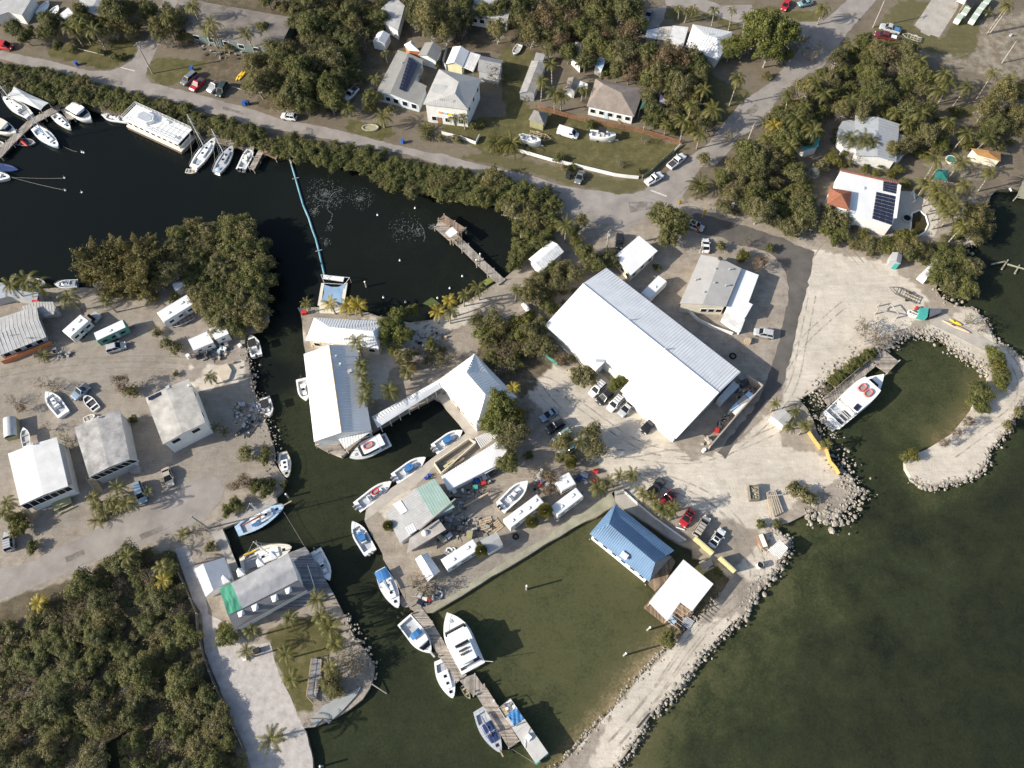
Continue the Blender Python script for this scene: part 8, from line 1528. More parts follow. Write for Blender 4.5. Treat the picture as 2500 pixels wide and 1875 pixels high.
# ---- walls and fences
def wall(name, label, px, h, th, m, posts=0, pm=None, rails=0, cat='wall', nm='panel'):
    w = [P(a, b, 0) for a, b in px]; c = sum(w, Vector())/len(w); r = thing(name, label, cat, c); g = G()
    for a, b in zip(w[:-1], w[1:]):
        d = b-a; m_ = (a+b)/2-c; rz = math.atan2(d.y, d.x)
        if rails:
            for i in range(rails): g.box(m_.x, m_.y, h*(i+1)/(rails+.2), d.length, .05, .14, rz)
        else: g.box(m_.x, m_.y, h/2, d.length, th, h, rz)
    g.build('rail' if rails else nm, m, r)
    if posts:
        for a, b in zip(w[:-1], w[1:]):
            n = max(1, int((b-a).length/posts))
            for i in range(n): p = a.lerp(b, i/n)-c; G().box(p.x, p.y, h/2+.05, .13, .13, h+.1).build('post', pm or m, r)
    return r
wall('yard_wall', 'tall plain concrete wall closing the yard east of the warehouse', k(3,2,1400,790,1565,900,1300,1200,1005,1545), 2.7, .25, mat('tan_concrete', (.36,.31,.26), .9,.12,.5))
wall('block_wall', 'yellow block wall beside the white car', k(3,3,848,850,1045,1020), 2.3, .3, YELLOW_WALL)
wall('block_wall', 'yellow block wall at the head of the breakwater road', k(3,3,1115,1062,1280,1215), 2.3, .3, YELLOW_WALL)
wall('board_fence', 'curving orange yellow board fence along the east sand lot', k(3,2,2075,1345,2130,1430,2212,1540)+k(4,2,60,1540)+k(4,3,100,20,160,90,200,155), 1.4, .1, mat('orange_yellow_boards', (.46,.31,.10), .8,.2,1.5), posts=2.5, cat='fence')
wall('picket_fence', 'long white picket fence along the lawn above the junction', k(2,1,1170,-20,1550,90,1800,145,2212,245)+k(3,1,120,262,258,275), 1.1, .08, GEL, posts=2.4, cat='fence')
wall('mesh_fence', 'green wire fence beside the two white pickups', k(3,1,300,270,400,205,520,90,640,-10), 1.3, .05, mat('dull_green_mesh', (.16,.19,.12), .9,.15,2), posts=2.5, pm=POLE, cat='fence')
wall('rail_fence', 'brown timber fence between the lawn and the brown roofed house', k(2,0,1370,1180,1700,1275,2212,1385)+k(3,0,200,1415,420,1480,700,1565), 1.6, .08, BROWN_WALL, posts=2.2, rails=5, cat='fence')
wall('garden_wall', 'low white wall across the front garden of the tall house', k(2,0,350,1450,560,1500,715,1560,755,1480), 1.0, .12, WHITE_WALL, posts=2.5)
wall('board_fence', 'grey board fence at the drive of the shaded white pickup', k(1,0,1400,1245,1450,1140,1490,1060), 1.6, .08, WOOD, posts=2.2, cat='fence')
wall('kerb_wall', 'low white kerb wall between the palms bed and the blue house path', k(3,3,85,318,220,440,420,610,770,860), .45, .25, WHITE_WALL)
wall('chain_fence', 'dark wire fence between the wild scrub and the paved drive', k(0,3,1850,1010,2000,1340,2140,1659)+k(0,4,2150,200,2230,500)+k(1,4,60,620,200,950,330,1230,450,1480), 1.3, .05, mat('dark_mesh', (.10,.10,.09), .9,.2,2), posts=3, pm=POLE, cat='fence')
wall('net_fence', 'torn teal netting fence beside the warehouse wall', k(2,2,1390,460,1500,560,1620,640), 1.2, .05, TEAL, posts=2, pm=POLE, cat='fence')
wall('garden_wall', 'grey wall around the backyard of the yellow cottage', k(2,0,410,520,360,700,400,760), 1.5, .2, GREY_WALL)
wall('yard_fence', 'white panel wall behind the dusty bushes by the annex', k(3,2,760,20,900,150,1060,230,1270,300), 1.1, .15, WHITE_WALL, cat='fence')
# ---- poles
def height_of(base, top):
    b = P(*base, 0); best = min(((P(*top, h).to_2d()-b.to_2d()).length, h) for h in [x*.25 for x in range(8, 60)]); return best[1]
POLES = []
def upole(label, base, top, arm=True, extra=False, h=None):
    h = h or height_of(base, top); b = P(*base, 0); r = thing('utility_pole', label, 'utility pole', b); t = P(*top, h)-b
    if t.length > h*1.25: t = Vector((0, 0, h))
    G().tube((0, 0, -.1), t, .19, .13, 8).build('pole', POLE, r)
    if arm: G().box(t.x, t.y, t.z-.35, 2.2, .1, .12, .9).build('crossarm', POLE, r)
    if extra: G().tube((t.x+.35, t.y, t.z-1.6), (t.x+.35, t.y, t.z-.7), .25, n=9).build('transformer', GREY_GEL, r)
    POLES.append(b+t); return b+t
p1 = upole('tall pale utility pole at the first side street', kk(0,0,1650,795), kk(0,0,1472,462), extra=True)
p2 = upole('utility pole rising through the dark tree at the junction', kk(3,1,535,680), kk(3,1,575,540), h=9)
p3 = upole('leaning utility pole on the east verge of the cross road', kk(3,0,1430,1550), kk(3,0,1515,1330))
p4 = upole('utility pole beside the silver pickup at the top street', kk(4,0,580,297), kk(4,0,715,-10))
p5 = upole('utility pole on the bright sand at the right edge', kk(4,0,1975,680), kk(4,0,2130,445))
p6 = upole('leaning utility pole at the scrub edge of the west lane', kk(0,3,1010,1228), kk(0,3,835,1143))
p7 = upole('utility pole at the east end of the west lane', kk(1,3,40,730), kk(0,3,2065,600))
p8 = upole('utility pole with transformer behind the cream office', kk(2,1,2130,1040), kk(2,1,2150,840), extra=True)
p9 = upole('slender utility pole near the tram cars', kk(4,0,1850,350), kk(4,0,2060,60))
def wire(label, a, b, sag=.8):
    g = G(); pts = [a.lerp(b, i/10)-a-Vector((0, 0, sag*4*(i/10)*(1-i/10))) for i in range(11)]; g.path(pts, .022, n=3); me = g.mesh('power_line'); me.materials.append(DARK_STEEL); o = link('power_line', me); o.location = a; tag(o, label, 'power line')
wire('power line from the junction pole up to the leaning verge pole', p2, p3); wire('power line from the verge pole to the top street pole', p3, p4); wire('power line along the west lane between its two poles', p6, p7); wire('power line from the junction pole to the transformer pole', p2, p8); wire('power line from the side street pole toward the junction pole', p1, p2, 2); wire('power line from the tram pole to the pole on bright sand', p9, p5)
def mline(label, a, b, za, zb, r=.03):
    A, B = P(*a, za), P(*b, zb); g = G(); g.path([(B-A)*(i/6)-Vector((0, 0, .25*4*(i/6)*(1-i/6))) for i in range(7)], r, n=4); me = g.mesh('mooring_line'); me.materials.append(POLE); o = link('mooring_line', me); o.location = A; tag(o, label, 'mooring line')
mline('upper mooring line of the west sailboat', kk(0,1,120,255), kk(0,1,700,265), 0, WZ+.3); mline('lower mooring line of the west sailboat', kk(0,1,120,255), kk(0,1,707,397), 0, WZ+.3)
mline('long mooring line from the pale blue ketch across the slip', kk(1,3,850,550), kk(1,3,1080,930), .2, .3); mline('mooring line from the pier end to the houseboat stern', kk(2,4,1105,1455), kk(2,4,1370,1620), .1, WZ+1); mline('mooring line off the stern of the pale blue sailboat', kk(0,0,680,1580), kk(0,0,830,1640), WZ+.5, WZ+.1)
def piling(label, q, h=2.6, r=.19, m=None):
    p = P(*q, WZ); o = thing('piling', label, 'piling', p); G().tube((0, 0, -1), (0, 0, h), r, r*.92, 9).build('post', m or POLE, o); G().tube((0, 0, h), (0, 0, h+.12), r*1.1, r*.3, 9).build('cap', GEL, o)
for lb, q in (('lone piling in the middle of the green basin', kk(2,3,1262,1390)), ('upper piling off the brown deck', kk(3,4,355,170)), ('lower piling off the breakwater road', kk(3,4,100,445)), ('piling at the bottom edge by the paved drive', kk(1,4,1275,1640)), ('pale piling with yellow band beside the basin pier', kk(2,1,725,1205)), ('white topped piling on the basin pier edge', kk(2,1,765,1140)), ('short leaning piling off the restaurant quay', kk(1,1,1745,1440)), ('piling behind the mangrove by the slip bank', kk(1,3,905,395)), ('piling at the houseboat bow', kk(2,4,915,940))): piling(lb, q, 3.6 if 'lone' in lb or 'off the b' in lb else 2.2)
def beam(name, label, a, b, za, zb, r, m, cat=None, n=6):
    A, B = P(*a, za), P(*b, zb); me = G().tube((0, 0, 0), B-A, r, r*.8, n).mesh(name); me.materials.append(m); o = link(name, me); o.location = A; return tag(o, label, cat or name)
for lb, a, b, z in (('longest weathered beam of the wrecked dock offshore', kk(4,1,1860,1195), kk(4,1,2010,1165), -.5), ('white topped beam of the wrecked dock at the right edge', kk(4,1,2035,1195), kk(4,1,2230,1250), -.4), ('crosswise beam of the wrecked dock, left of two', kk(4,1,1970,1250), kk(4,1,2042,1148), -.7), ('crosswise beam of the wrecked dock, right of two', kk(4,1,2112,1295), kk(4,1,2165,1205), -.7)): beam('dock_beam', lb, a, b, z, z, .22, GREENISH, 'beam')
beam('spar', 'long dark spar lying across the pale green roof', kk(2,3,105,745), kk(2,3,495,410), 4.1, 4.5, .2, POLE)
beam('spar', 'pale wooden spar propped in the workshop yard', kk(2,3,585,492), kk(2,3,850,345), .5, 1.4, .22, TIMBER)
beam('spar', 'fallen white pole on the sand by the west quay', kk(0,1,120,1390), kk(0,1,170,1295), -.6, .6, .13, GEL)
beam('log', 'fallen pale trunk on the crossroad verge', kk(3,0,620,1655), kk(3,0,720,1555), .3, .6, .28, PALEBARK)
beam('log', 'weathered log at the foot of the crossroad garden', kk(3,1,1165,265), kk(3,1,1350,90), .3, .4, .3, GREY_ROOF)
beam('log', 'driftwood stick leaning out from the lawn point', kk(1,4,1790,740), kk(1,4,1965,855), .1, WZ+.2, .12, PALEBARK)
beam('log', 'kerb log at the edge of the roadside lot', kk(1,0,290,935), kk(1,0,430,975), .15, .15, .14, PALEBARK); beam('log', 'pale kerb log lying on the first grass verge', kk(0,0,845,525), kk(0,0,1125,595), .15, .15, .13, PALEBARK); beam('log', 'dark pipe lying at the breakwater edge', kk(3,4,240,1225), kk(3,4,370,1070), .15, .15, .13, DARK_STEEL)
beam('log', 'white kerb timber below the red sports car', kk(3,3,665,715), kk(3,3,760,745), .15, .15, .14, GEL)
# timber frame on the sand lot, lumber, dumpsters
_t = thing('timber_frame', 'open timber post frame at the edge of the sand lot', 'timber frame', P(*kk(4,2,680,20), 0)); O = _t.location
fp = [P(*q, 0)-O for q in (kk(4,1,620,1655), kk(4,2,600,75), kk(4,2,825,120), kk(4,2,740,10))]
for p in fp: G().tube(p, p+Vector((0, 0, 1.7)), .16).build('post', POLE, _t)
for i in range(3): G().tube(fp[i]+Vector((0, 0, 1.7)), fp[(i+1)]+Vector((0, 0, 1.7)), .13).build('beam', POLE, _t)
def bin_(label, px, h, m, fill=None, name='dumpster', lid=None):
    w = [P(a, b, h).to_2d() for a, b in px]; c = sum(w, Vector((0, 0)))/len(w); r = thing(name, label, name.replace('_', ' '), (c.x, c.y, 0)); q = [p-c for p in w]; n = len(q)
    for i in range(n): a, b = q[i], q[(i+1) % n]; d = b-a; m_ = (a+b)/2; G().box(m_.x, m_.y, h/2, d.length, .1, h, math.atan2(d.y, d.x)).build('side', m, r)
    if lid: G().prism([(p.x*1.02, p.y*1.02) for p in q], h, h+.06).build('lid', lid, r)
    elif fill:
        G().prism([(p.x*.95, p.y*.95) for p in q], .1, h*.7).build('load', fill, r)
        for i in range(14): u, v = RNG.uniform(.1, .9, 2); p = q[0].lerp(q[1], u).lerp(q[3].lerp(q[2], u), v); G().dome(p.x, p.y, h*.65, .3, .25, .35, 6, 2).build('debris', random.choice([OLIVE_WALL, POLE, STONE, DEADWOOD]), r)
    return r
bin_('open steel dumpster heaped with garden waste on the yard', k(3,3,1455,262,1555,268,1568,415,1475,415), 1.5, mat('rusty_steel', (.17,.15,.13), .7,.2,1), OLIVE_WALL)
bin_('teal lidded dumpster at the neck of the hooked spit', k(4,2,1090,12,1180,12,1168,105,1075,85), 1.5, TEAL, lid=TEAL)
bin_('long dark dumpster beside the teal lidded one', k(4,2,1185,15,1325,15,1310,60,1190,110), 1.2, CANVAS_BLACK, lid=mat('grey_lid', (.12,.12,.14), .6,.1,1))
bin_('white skip beside the red can at the spit neck', k(4,2,975,25,1075,75,1060,92,970,60), 1.0, GEL, STONE)
_l = thing('dock_section', 'stack of long grey dock timbers slanting over the rocks', 'timber stack', P(*kk(3,3,1740,460), 0)); O = _l.location
for i in range(6): a, b = P(*kk(3,3,1648+i*18,345+i*-4), .7)-O, P(*kk(3,3,1700+i*24,615-i*12), .5)-O; d_ = b-a; m_ = (a+b)/2; G().box(m_.x, m_.y, m_.z, d_.length, .22, .18, math.atan2(d_.y, d_.x)).build('plank', POLE if i % 2 else TIMBER, _l)
for q in ((1645,350,1690,320),(1660,380,1820,365)): a, b = P(*kk(3,3,q[0],q[1]), .95)-O, P(*kk(3,3,q[2],q[3]), .95)-O; G().tube(a, b, .1).build('cross_beam', STEEL, _l)
_w = thing('plywood_box', 'white lined wooden box tipped on the sand by the silver shelter', 'box', P(*kk(3,3,1605,870), 0), .25); G().add([(-.9, -1.3, 0), (.9, -1.3, 0), (.9, 1.3, 0), (-.9, 1.3, 0), (-.9, -1.3, 1.0), (.15, -1.4, 1.2), (.15, 1.3, 1.2), (-.9, 1.3, 1.0)], [(0, 1, 5, 4), (1, 2, 6, 5), (2, 3, 7, 6), (3, 0, 4, 7)]).build('side', BROWN_WALL, _w); G().add([(-.85, -1.25, .9), (.1, -1.3, 1.1), (.1, 1.25, 1.1), (-.85, 1.25, .9)], [(0, 1, 2, 3)]).build('lining', CREAM_GEL, _w)
_d = thing('drum', 'white drum with open dark top by the breakwater rocks', 'drum', P(*kk(3,3,1560,1140), 0)); G().tube((0, 0, 0), (0, 0, 1.3), .62, .6, 14, False).build('shell', GEL, _d, True); G().tube((0, 0, 1.18), (0, 0, 1.2), .55, .55, 14).build('opening', RUBBER, _d)
# villa pool, garden
_p = thing('swimming_pool', 'kidney shaped pool with dark olive water on the villa patio', 'pool', P(*kk(4,1,1075,750), 0)); O = _p.location
pp = [P(*q, 0)-O for q in k(4,1,1000,645,1080,612,1150,675,1178,770,1140,850,1065,895,985,820,990,730)]
cp = [pp[i].lerp(pp[(i+1) % 8], t) for i in range(8) for t in (0, .5)]
G().path([p+Vector((0, 0, .06)) for p in cp+cp[:1]], .22, n=6).build('coping', GEL, _p); G().add([p+Vector((0, 0, .05)) for p in cp], [tuple(range(16))]).build('pool_water', mat('olive_pool_water', (.045,.038,.018), .08,.2,.8, spec=.3), _p)
_h = thing('hot_tub', 'round hot tub beside the kidney shaped pool', 'hot tub', P(*kk(4,1,943,705), 0)); G().tube((0, 0, 0), (0, 0, .4), 1.25, 1.2, 18).build('rim', mat('tub_rim', (.40,.39,.37), .8,.1,1), _h); G().tube((0, 0, .41), (0, 0, .42), .85, .85, 18).build('tub_water', GLASS, _h)
_g = thing('garden_bench', 'white pergola bench at the villa terrace edge', 'bench', P(*kk(4,1,1008,480), 0), 1.45); G().box(0, 0, .9, 2.9, .22, .2).build('rail', GEL, _g)
for s in (-1.4, 1.4): G().tube((s, 0, 0), (s, 0, 1.0), .22, n=8).build('pillar', GEL, _g)
def shade(label, px, h, m, name='shade_sail', nq=None):
    w = [P(a, b, h) for a, b in px]; c = sum(w, Vector())/len(w); c.z = 0; r = thing(name, label, name.replace('_', ' '), c); q = [p-c for p in w]; ctr = sum(q, Vector())/len(q)+Vector((0, 0, .5))
    g = G(); n = len(q)
    for i in range(n): a, b = q[i], q[(i+1) % n]; g.add([a, (a+b)/2*.94+Vector((0, 0, .03*h)), b, ctr], [(0, 1, 2, 3)])
    g.build('canopy', m, r)
    for p in q: G().tube((p.x, p.y, 0), p, .05).build('post', STEEL, r)
shade('dark green shade sail beside the brown roofed house', k(3,0,320,985,455,1060,420,1130,272,1185), 2.8, DARK_TARP)
shade('lavender square parasol with yellow rim', k(3,0,490,1000,550,1045,590,1135,485,1110), 2.5, PARASOL, 'parasol')
shade('grey sheet awning strung over the first moored sailboat', k(0,0,70,1030,150,935,525,1110,440,1190), 2.6, mat('pale_grey_sheet', (.50,.51,.51), .7,.08,.6), 'sheet_awning')
shade('dark teal square awning among the villa palms', k(4,1,1270,165,1400,180,1390,295,1240,270), 2.4, mat('deep_teal_cloth', (.02,.16,.14), .8,.15,1), 'awning')
_tb = thing('round_pool', 'small round teal plunge pool on the sandy terrace', 'pool', P(*kk(4,1,1415,75), 0)); G().tube((0, 0, 0), (0, 0, .5), 1.3, 1.3, 16).build('wall', CREAM_WALL, _tb); G().tube((0, 0, .5), (0, 0, .51), 1.05, 1.05, 16).build('pool_water', mat('teal_water', (.02,.20,.18), .1,.1,1), _tb)
_pr = thing('planter_ring', 'oval stone planter ring by the young palms', 'planter', P(*kk(1,0,1790,1385), 0)); G().path([(2.0*math.cos(a), 1.0*math.sin(a), .2) for a in [2*PI*i/16 for i in range(17)]], .25, n=6).build('rim', STONE, _pr); G().prism([(1.8*math.cos(2*PI*i/14), .8*math.sin(2*PI*i/14)) for i in range(14)], 0, .15).build('soil', OLIVE_WALL, _pr)
# small things standing about
def crate(g, s): g.box(0, 0, .35*s, .9*s, .7*s, .7*s).box(0, 0, .73*s, .96*s, .76*s, .06)
def drum(g, s): g.tube((0, 0, 0), (0, 0, .9*s), .32*s, .32*s, 10)
def bin2(g, s): g.box(0, 0, .5*s, .6*s, .65*s, 1.0*s, 0, 1.12).box(0, .02, 1.04*s, .72*s, .78*s, .08)
def tyre(g, s): g.path([(.45*s*math.cos(a), .45*s*math.sin(a), .12) for a in [2*PI*i/12 for i in range(13)]], .15*s, n=6)
def tank(g, s): g.tube((-.9*s, 0, .5*s), (.9*s, 0, .5*s), .45*s, .45*s, 12).dome(0, 0, .8*s, .25*s, .25*s, .2*s, 8, 2)
def chair(g, s): g.box(0, 0, .35, .6, .6, .08).box(-.3, 0, .65, .08, .6, .6).box(0, .3, .5, .6, .08, .08).box(0, -.3, .5, .6, .08, .08).box(0, 0, .17, .5, .5, .34)
def table(g, s): g.box(0, 0, .72, 1.6*s, .8*s, .07).box(-.6*s, 0, .36, .1, .6*s, .7).box(.6*s, 0, .36, .1, .6*s, .7).box(0, .7*s, .42, 1.5*s, .28, .06).box(0, -.7*s, .42, 1.5*s, .28, .06)
def pallet(g, s):
    for i in range(6): g.box(-.5*s+.2*s*i, 0, .14, .14*s, 1.1*s, .03)
    for i in (-1, 0, 1): g.box(0, .5*s*i, .06, 1.2*s, .1, .1)
def engine(g, s): g.box(0, 0, .3*s, .9*s, .5*s, .5*s).tube((0, 0, .5*s), (.4*s, .1, .9*s), .15*s, .12*s, 7).box(-.3*s, .1, .65*s, .35*s, .35*s, .3*s)
def sign(g, s): g.box(0, -.18, .55, .7, .05, 1.1, 0).box(0, .18, .55, .7, .05, 1.1, 0)
def banner(g, s): g.tube((0, 0, 0), (0, 0, 3.0), .04).add([(0, 0, .7), (.7, 0, .9), (.75, 0, 2.3), (.1, 0, 3.0)], [(0, 1, 2, 3), (3, 2, 1, 0)])
SM = [(crate,'crate',STEEL),(drum,'drum',GEL)]
BLUEP = mat('blue_plastic', (.02,.10,.42), .5,.15,1)
T_ = [('bin2','wheelie_bin','blue wheeled bin on the verge by the first lane',0,0,835,703,BLUEP,1),('bin2','wheelie_bin','blue wheeled bin behind the grey hatchback',0,0,2080,760,BLUEP,1),('bin2','wheelie_bin','dark blue wheeled bin at the roadside, left of two',1,0,435,1135,BLUEP,1.1),('bin2','wheelie_bin','dark blue wheeled bin at the roadside, right of two',1,0,470,1130,NAVY,1.1),('bin2','wheelie_bin','blue wheeled bin at the drive below the planter',1,0,2140,1545,BLUEP,1),('bin2','wheelie_bin','black bin beside the saloon at the picket fence',2,1,1715,260,CANVAS_BLACK,1.6),
 ('sign','sign_board','yellow folding sign at the junction corner',3,1,705,540,YELLOW,1),('banner','feather_banner','yellow feather banner at the entry road',3,1,945,690,YELLOW,1),('banner','feather_banner','orange feather banner by the entry gate',3,1,875,870,mat('orange_cloth', (.55,.16,.03), .7,.1,1),1),('banner','feather_banner','white feather banner beside the bushes below the gate',3,1,915,1080,GEL,1),
 ('chair','garden_chair','left blue garden chair on the quay apron',2,3,180,192,BLUEP,1.2),('chair','garden_chair','right blue garden chair on the quay apron',2,3,215,160,BLUEP,1.2),
 ('drum','drum','white barrel at the end of the yard power line',0,2,2045,545,GEL,1.3),('crate','crate','white crate pair beside the twin shacks, left',1,2,190,455,GEL,1),('crate','crate','white crate pair beside the twin shacks, right',1,2,218,460,GEL,1),('crate','crate','cream box below the eastern shack',1,2,240,415,CREAM_WALL,1),('crate','crate','pale blue box below the western shack',1,2,160,485,BLUE_GEL,.8),('engine','machine','greasy black machine beside the western shack',0,2,2150,540,DARK_STEEL,1.5),('engine','machine','dark machine parts at the left end of the shacks',1,2,40,520,DARK_STEEL,1.5),('drum','drum','wooden cable drum on the sand heap edge',1,2,310,605,TIMBER,.8),
 ('crate','crate','white board standing at the channel edge',1,2,385,425,GEL,.9),('pallet','pallet','grey pallet leaning at the rubble bank',1,2,550,1085,GREY_GEL,1.8),('engine','machine','junk heap in the shade of the cream roofed house',1,2,410,1060,GREY_GEL,1.3),('drum','drum','pale drum among the shaded junk',1,2,435,1280,GREY_GEL,.9),('pallet','pallet','long dark pallets by the rubble point',1,2,460,1330,DARK_STEEL,2.2),
 ('engine','machine','dark machine by the green roof corner',2,3,500,740,DARK_STEEL,2),('crate','crate','grey crate behind the dark machine',2,3,430,820,GREY_GEL,1.2),('crate','crate','pale crate by the concrete roofed block',2,3,375,860,CREAM_WALL,1),('engine','machine','heap of machine parts under the green eave',2,3,420,640,GREY_RUB,1.7),('tank','tank','horizontal pale tank beside the concrete roofed block',2,3,330,830,GREENISH,1.1),('engine','machine','blue machine by the ribbed workshop wall',2,3,720,220,BLUEP,1.4),('crate','crate','teal box by the ribbed workshop wall',2,3,710,295,TEAL,1.1),('crate','crate','red box by the ribbed workshop wall',2,3,800,250,RED,1),('table','workbench','steel workbench under the lean-to roof',2,3,800,170,STEEL,1.2),('crate','crate','white box at the south end of the ribbed workshop',2,3,480,330,GEL,1.1),('drum','drum','white drum beside the box at the ribbed workshop',2,3,575,325,GEL,.9),('engine','machine','black machine behind the lean-to roof',2,3,900,150,DARK_STEEL,1.4),
 ('tyre','tyre','large pale ring beside the caravan with a rooftop unit',2,3,430,970,GEL,1.2),('tyre','tyre','small pale ring beside the caravan with a rooftop unit',2,3,475,960,GEL,.8),('crate','crate','white tank top at the caravan corner',2,3,408,1002,GEL,.8),('tyre','tyre','tyre on the gravel behind the small cabin',2,3,1145,820,RUBBER,1.1),('tyre','tyre','pale tyre at the peninsula tip',2,3,320,1445,GREY_GEL,1.4),('crate','crate','first pale box of the junk at the peninsula tip',2,3,115,1455,GREY_GEL,1),('crate','crate','dark solar topped box at the sea wall end',2,3,120,1535,PANEL,1.2),('crate','crate','pale box beside the dark solar topped box',2,3,165,1500,CREAM_GEL,1),('engine','machine','red and grey junk at the sea wall end',2,3,215,1500,RED,1),('engine','machine','jumble of parts beside the pale tyre',2,3,260,1480,GREY_RUB,1.2),
 ('drum','drum','blue barrel among the caravans',2,3,1480,295,BLUE_GEL,1.3),('drum','drum','small blue barrel among the caravans',2,3,1430,245,BLUEP,1),('engine','machine','red machine among the caravans',2,3,1410,270,RED,1.1),('pallet','ladder_rack','wooden ladder rack in the workshop yard',2,3,830,690,TIMBER,2.4),('pallet','pallet','pale pallets stacked behind the long caravan',2,3,930,700,TIMBER,2),('crate','crate','olive boards heaped in the workshop yard',2,3,650,810,OLIVE_WALL,1.5),('tank','tank','white tank beside the short caravan',2,3,1410,145,GEL,1),('chair','garden_chair','white garden chairs beside the short caravan',2,3,1900,240,GEL,1),('table','table','pale table beside the short caravan',2,3,1880,170,GREY_GEL,1),('crate','crate','blue box beside the short caravan',2,3,1830,200,NAVY,1.2),('chair','garden_chair','red chair under the neck palms',2,3,2000,215,RED,1),('engine','machine','dark red machine on the yard behind the palms',2,3,2005,120,RED,1.2),
 ('engine','machine','junk by the yard wall foot',3,2,1010,1450,POLE,1.8),('drum','drum','white pot at the yard wall end',3,2,960,1555,GEL,1.2),('crate','crate','red box inside the yard wall',3,2,1100,1340,RED,1),('engine','machine','dark scrap inside the yard wall',3,2,1130,1290,DARK_STEEL,1.6),('engine','machine','scrap pile at the yard wall corner',3,2,1390,850,DARK_STEEL,2),('engine','machine','second scrap pile at the yard wall corner',3,2,1350,780,GREY_RUB,1.6),('tyre','tyre','black ring tank behind the warehouse',3,2,1277,530,RUBBER,1.4),('crate','crate','wooden steps below the white annex',3,2,1430,380,TIMBER,1.4),
 ('tank','propane_tank','white tank by the basin path trees',2,2,1260,20,GEL,1.4),('drum','drum','white drum by the basin path trees',2,2,1275,85,CREAM_GEL,1),('crate','crate','dark hut box on the dusty ground north of the hall',2,2,30,660,BROWN_WALL,2),('crate','crate','red kayak box on the restaurant quay',1,2,1080,70,RED,1.2),('crate','crate','yellow cart by the restaurant wall',1,2,1190,410,YELLOW,1.2),('crate','crate','white counter by the restaurant wall',1,2,1250,405,GEL,1),('drum','drum','red drum at the spit neck',4,2,1040,20,RED,1),('tank','tank','white cabin box on the sand lot edge',4,1,2060,400,GEL,.5),('chair','garden_chair','pale lounge chair on the bright sand',4,0,2060,390,GREY_GEL,1.6),('table','table','round table under the small grey canopy',3,3,990,1130,POLE,1.4),('pallet','pallet','dock plank by the pavilion foot',3,4,790,90,GREY_GEL,1.6),('table','table','teal table on the brown pavilion deck',3,4,620,65,BLUE_GEL,.9),('chair','garden_chair','dark chair on the brown pavilion deck',3,4,690,110,CANVAS_BLACK,1),('table','picnic_table','olive picnic shelter frame below the stilt house porch',0,3,690,470,OLIVE_WALL,2.2),('crate','crate','dark ramp box by the stilt house stairs',0,3,1480,110,GREY_RUB,1.8),('crate','crate','white letter box row on the paved drive',1,4,440,480,GEL,.8),('crate','crate','black box on the paved drive edge',1,4,570,395,CANVAS_BLACK,1.2)]
FN = dict(crate=crate, drum=drum, bin2=bin2, tyre=tyre, tank=tank, chair=chair, table=table, pallet=pallet, engine=engine, sign=sign, banner=banner)
for f_, nm, lb, c_, r_, x, y, m_, s in T_:
    g = G(); FN[f_](g, s); me = g.mesh(nm); me.materials.append(m_); o = link(nm, me); zz_ = {'table': 0}.get(f_, 0); p = P(*kk(c_,r_,x,y), 0)
    o.location = (p.x, p.y, .02 if not ('pavilion deck' in lb) else -.05); o.rotation_euler = (0, 0, random.uniform(0, PI) if f_ not in ('banner', 'sign') else .4); tag(o, lb, nm.replace('_', ' '))
def debris(place, poly, n, s=1.0):                                # scattered yard litter, too small and jumbled to count
    pl = [tuple(p) for p in W2(poly)]; xs = [a for a, b in pl]; ys = [b for a, b in pl]; ms = [POLE, GREY_GEL, DARK_STEEL, GREY_RUB, TIMBER, STEEL, RUBBER, CONCRETE, BARK]; me = bpy.data.meshes.new('debris'); g = G(); idx = []
    hot = [(random.uniform(min(xs), max(xs)), random.uniform(min(ys), max(ys))) for _ in range(12)]
    while len(idx) < n*6:
        x, y = random.choice(hot); x += random.gauss(0, 2.2); y += random.gauss(0, 2.2)
        if not inpoly(np.array([x]), np.array([y]), pl)[0]:
            if random.random() < .05: hot.append((random.uniform(min(xs), max(xs)), random.uniform(min(ys), max(ys))))
            continue
        a = random.random(); w_ = (random.uniform(.8, 2.6), .12, .08) if a < .35 else (random.uniform(.2, .7), random.uniform(.2, .6), random.uniform(.1, .6)); g.box(x, y, w_[2]*s/2+.02, w_[0]*s, w_[1]*s, w_[2]*s, random.uniform(0, PI)); idx += [random.randrange(len(ms))]*6
    me.from_pydata(g.v, [], g.f); me.update(); [me.materials.append(m) for m in ms]; me.polygons.foreach_set('material_index', idx); tag(link('debris', me), 'jumbled yard junk and planks scattered '+place, 'debris', None, 'stuff')
debris('south of the ribbed workshop roof', k(2,3,400,330,880,170,960,200,700,420,560,560,480,480), 70)
debris('around the concrete roofed block', k(2,3,360,620,520,560,620,700,560,820,330,900,250,880), 70)
debris('at the peninsula tip by the sea wall', k(2,3,40,1330,330,1360,420,1420,260,1560,60,1560), 70, .9)
debris('between the caravans and the neck palms', k(2,3,1350,180,1560,160,1520,480,1440,360,1340,330), 60)
debris('around the wooden ladder rack', k(2,3,560,560,1000,620,990,720,700,850,600,830), 50)
debris('along the feet of the twin shacks', k(0,2,2080,520,2212,470)+k(1,2,110,400,300,330,330,470,200,560,0,600), 60)
debris('in the shaded bank of the west yard', k(1,2,300,980,560,1000,660,1230,440,1400,250,1400,300,1200), 90, .9)
debris('inside the yard wall by the warehouse', k(3,2,1330,740,1540,890,1200,1250,1010,1500,930,1480,1280,1050), 90)
debris('on the shaded ground by the basin corner', k(2,2,-60,170,260,190,440,300,200,460,-60,470), 70, .9)
debris('around the grey hatchback lot and teal front', k(0,0,2030,360,2212,400)+k(1,0,480,560,520,700,280,680,0,600), 60)
debris('beside the green trailer and motorhome', k(0,2,560,330,700,470,800,520,640,560,540,430), 30)
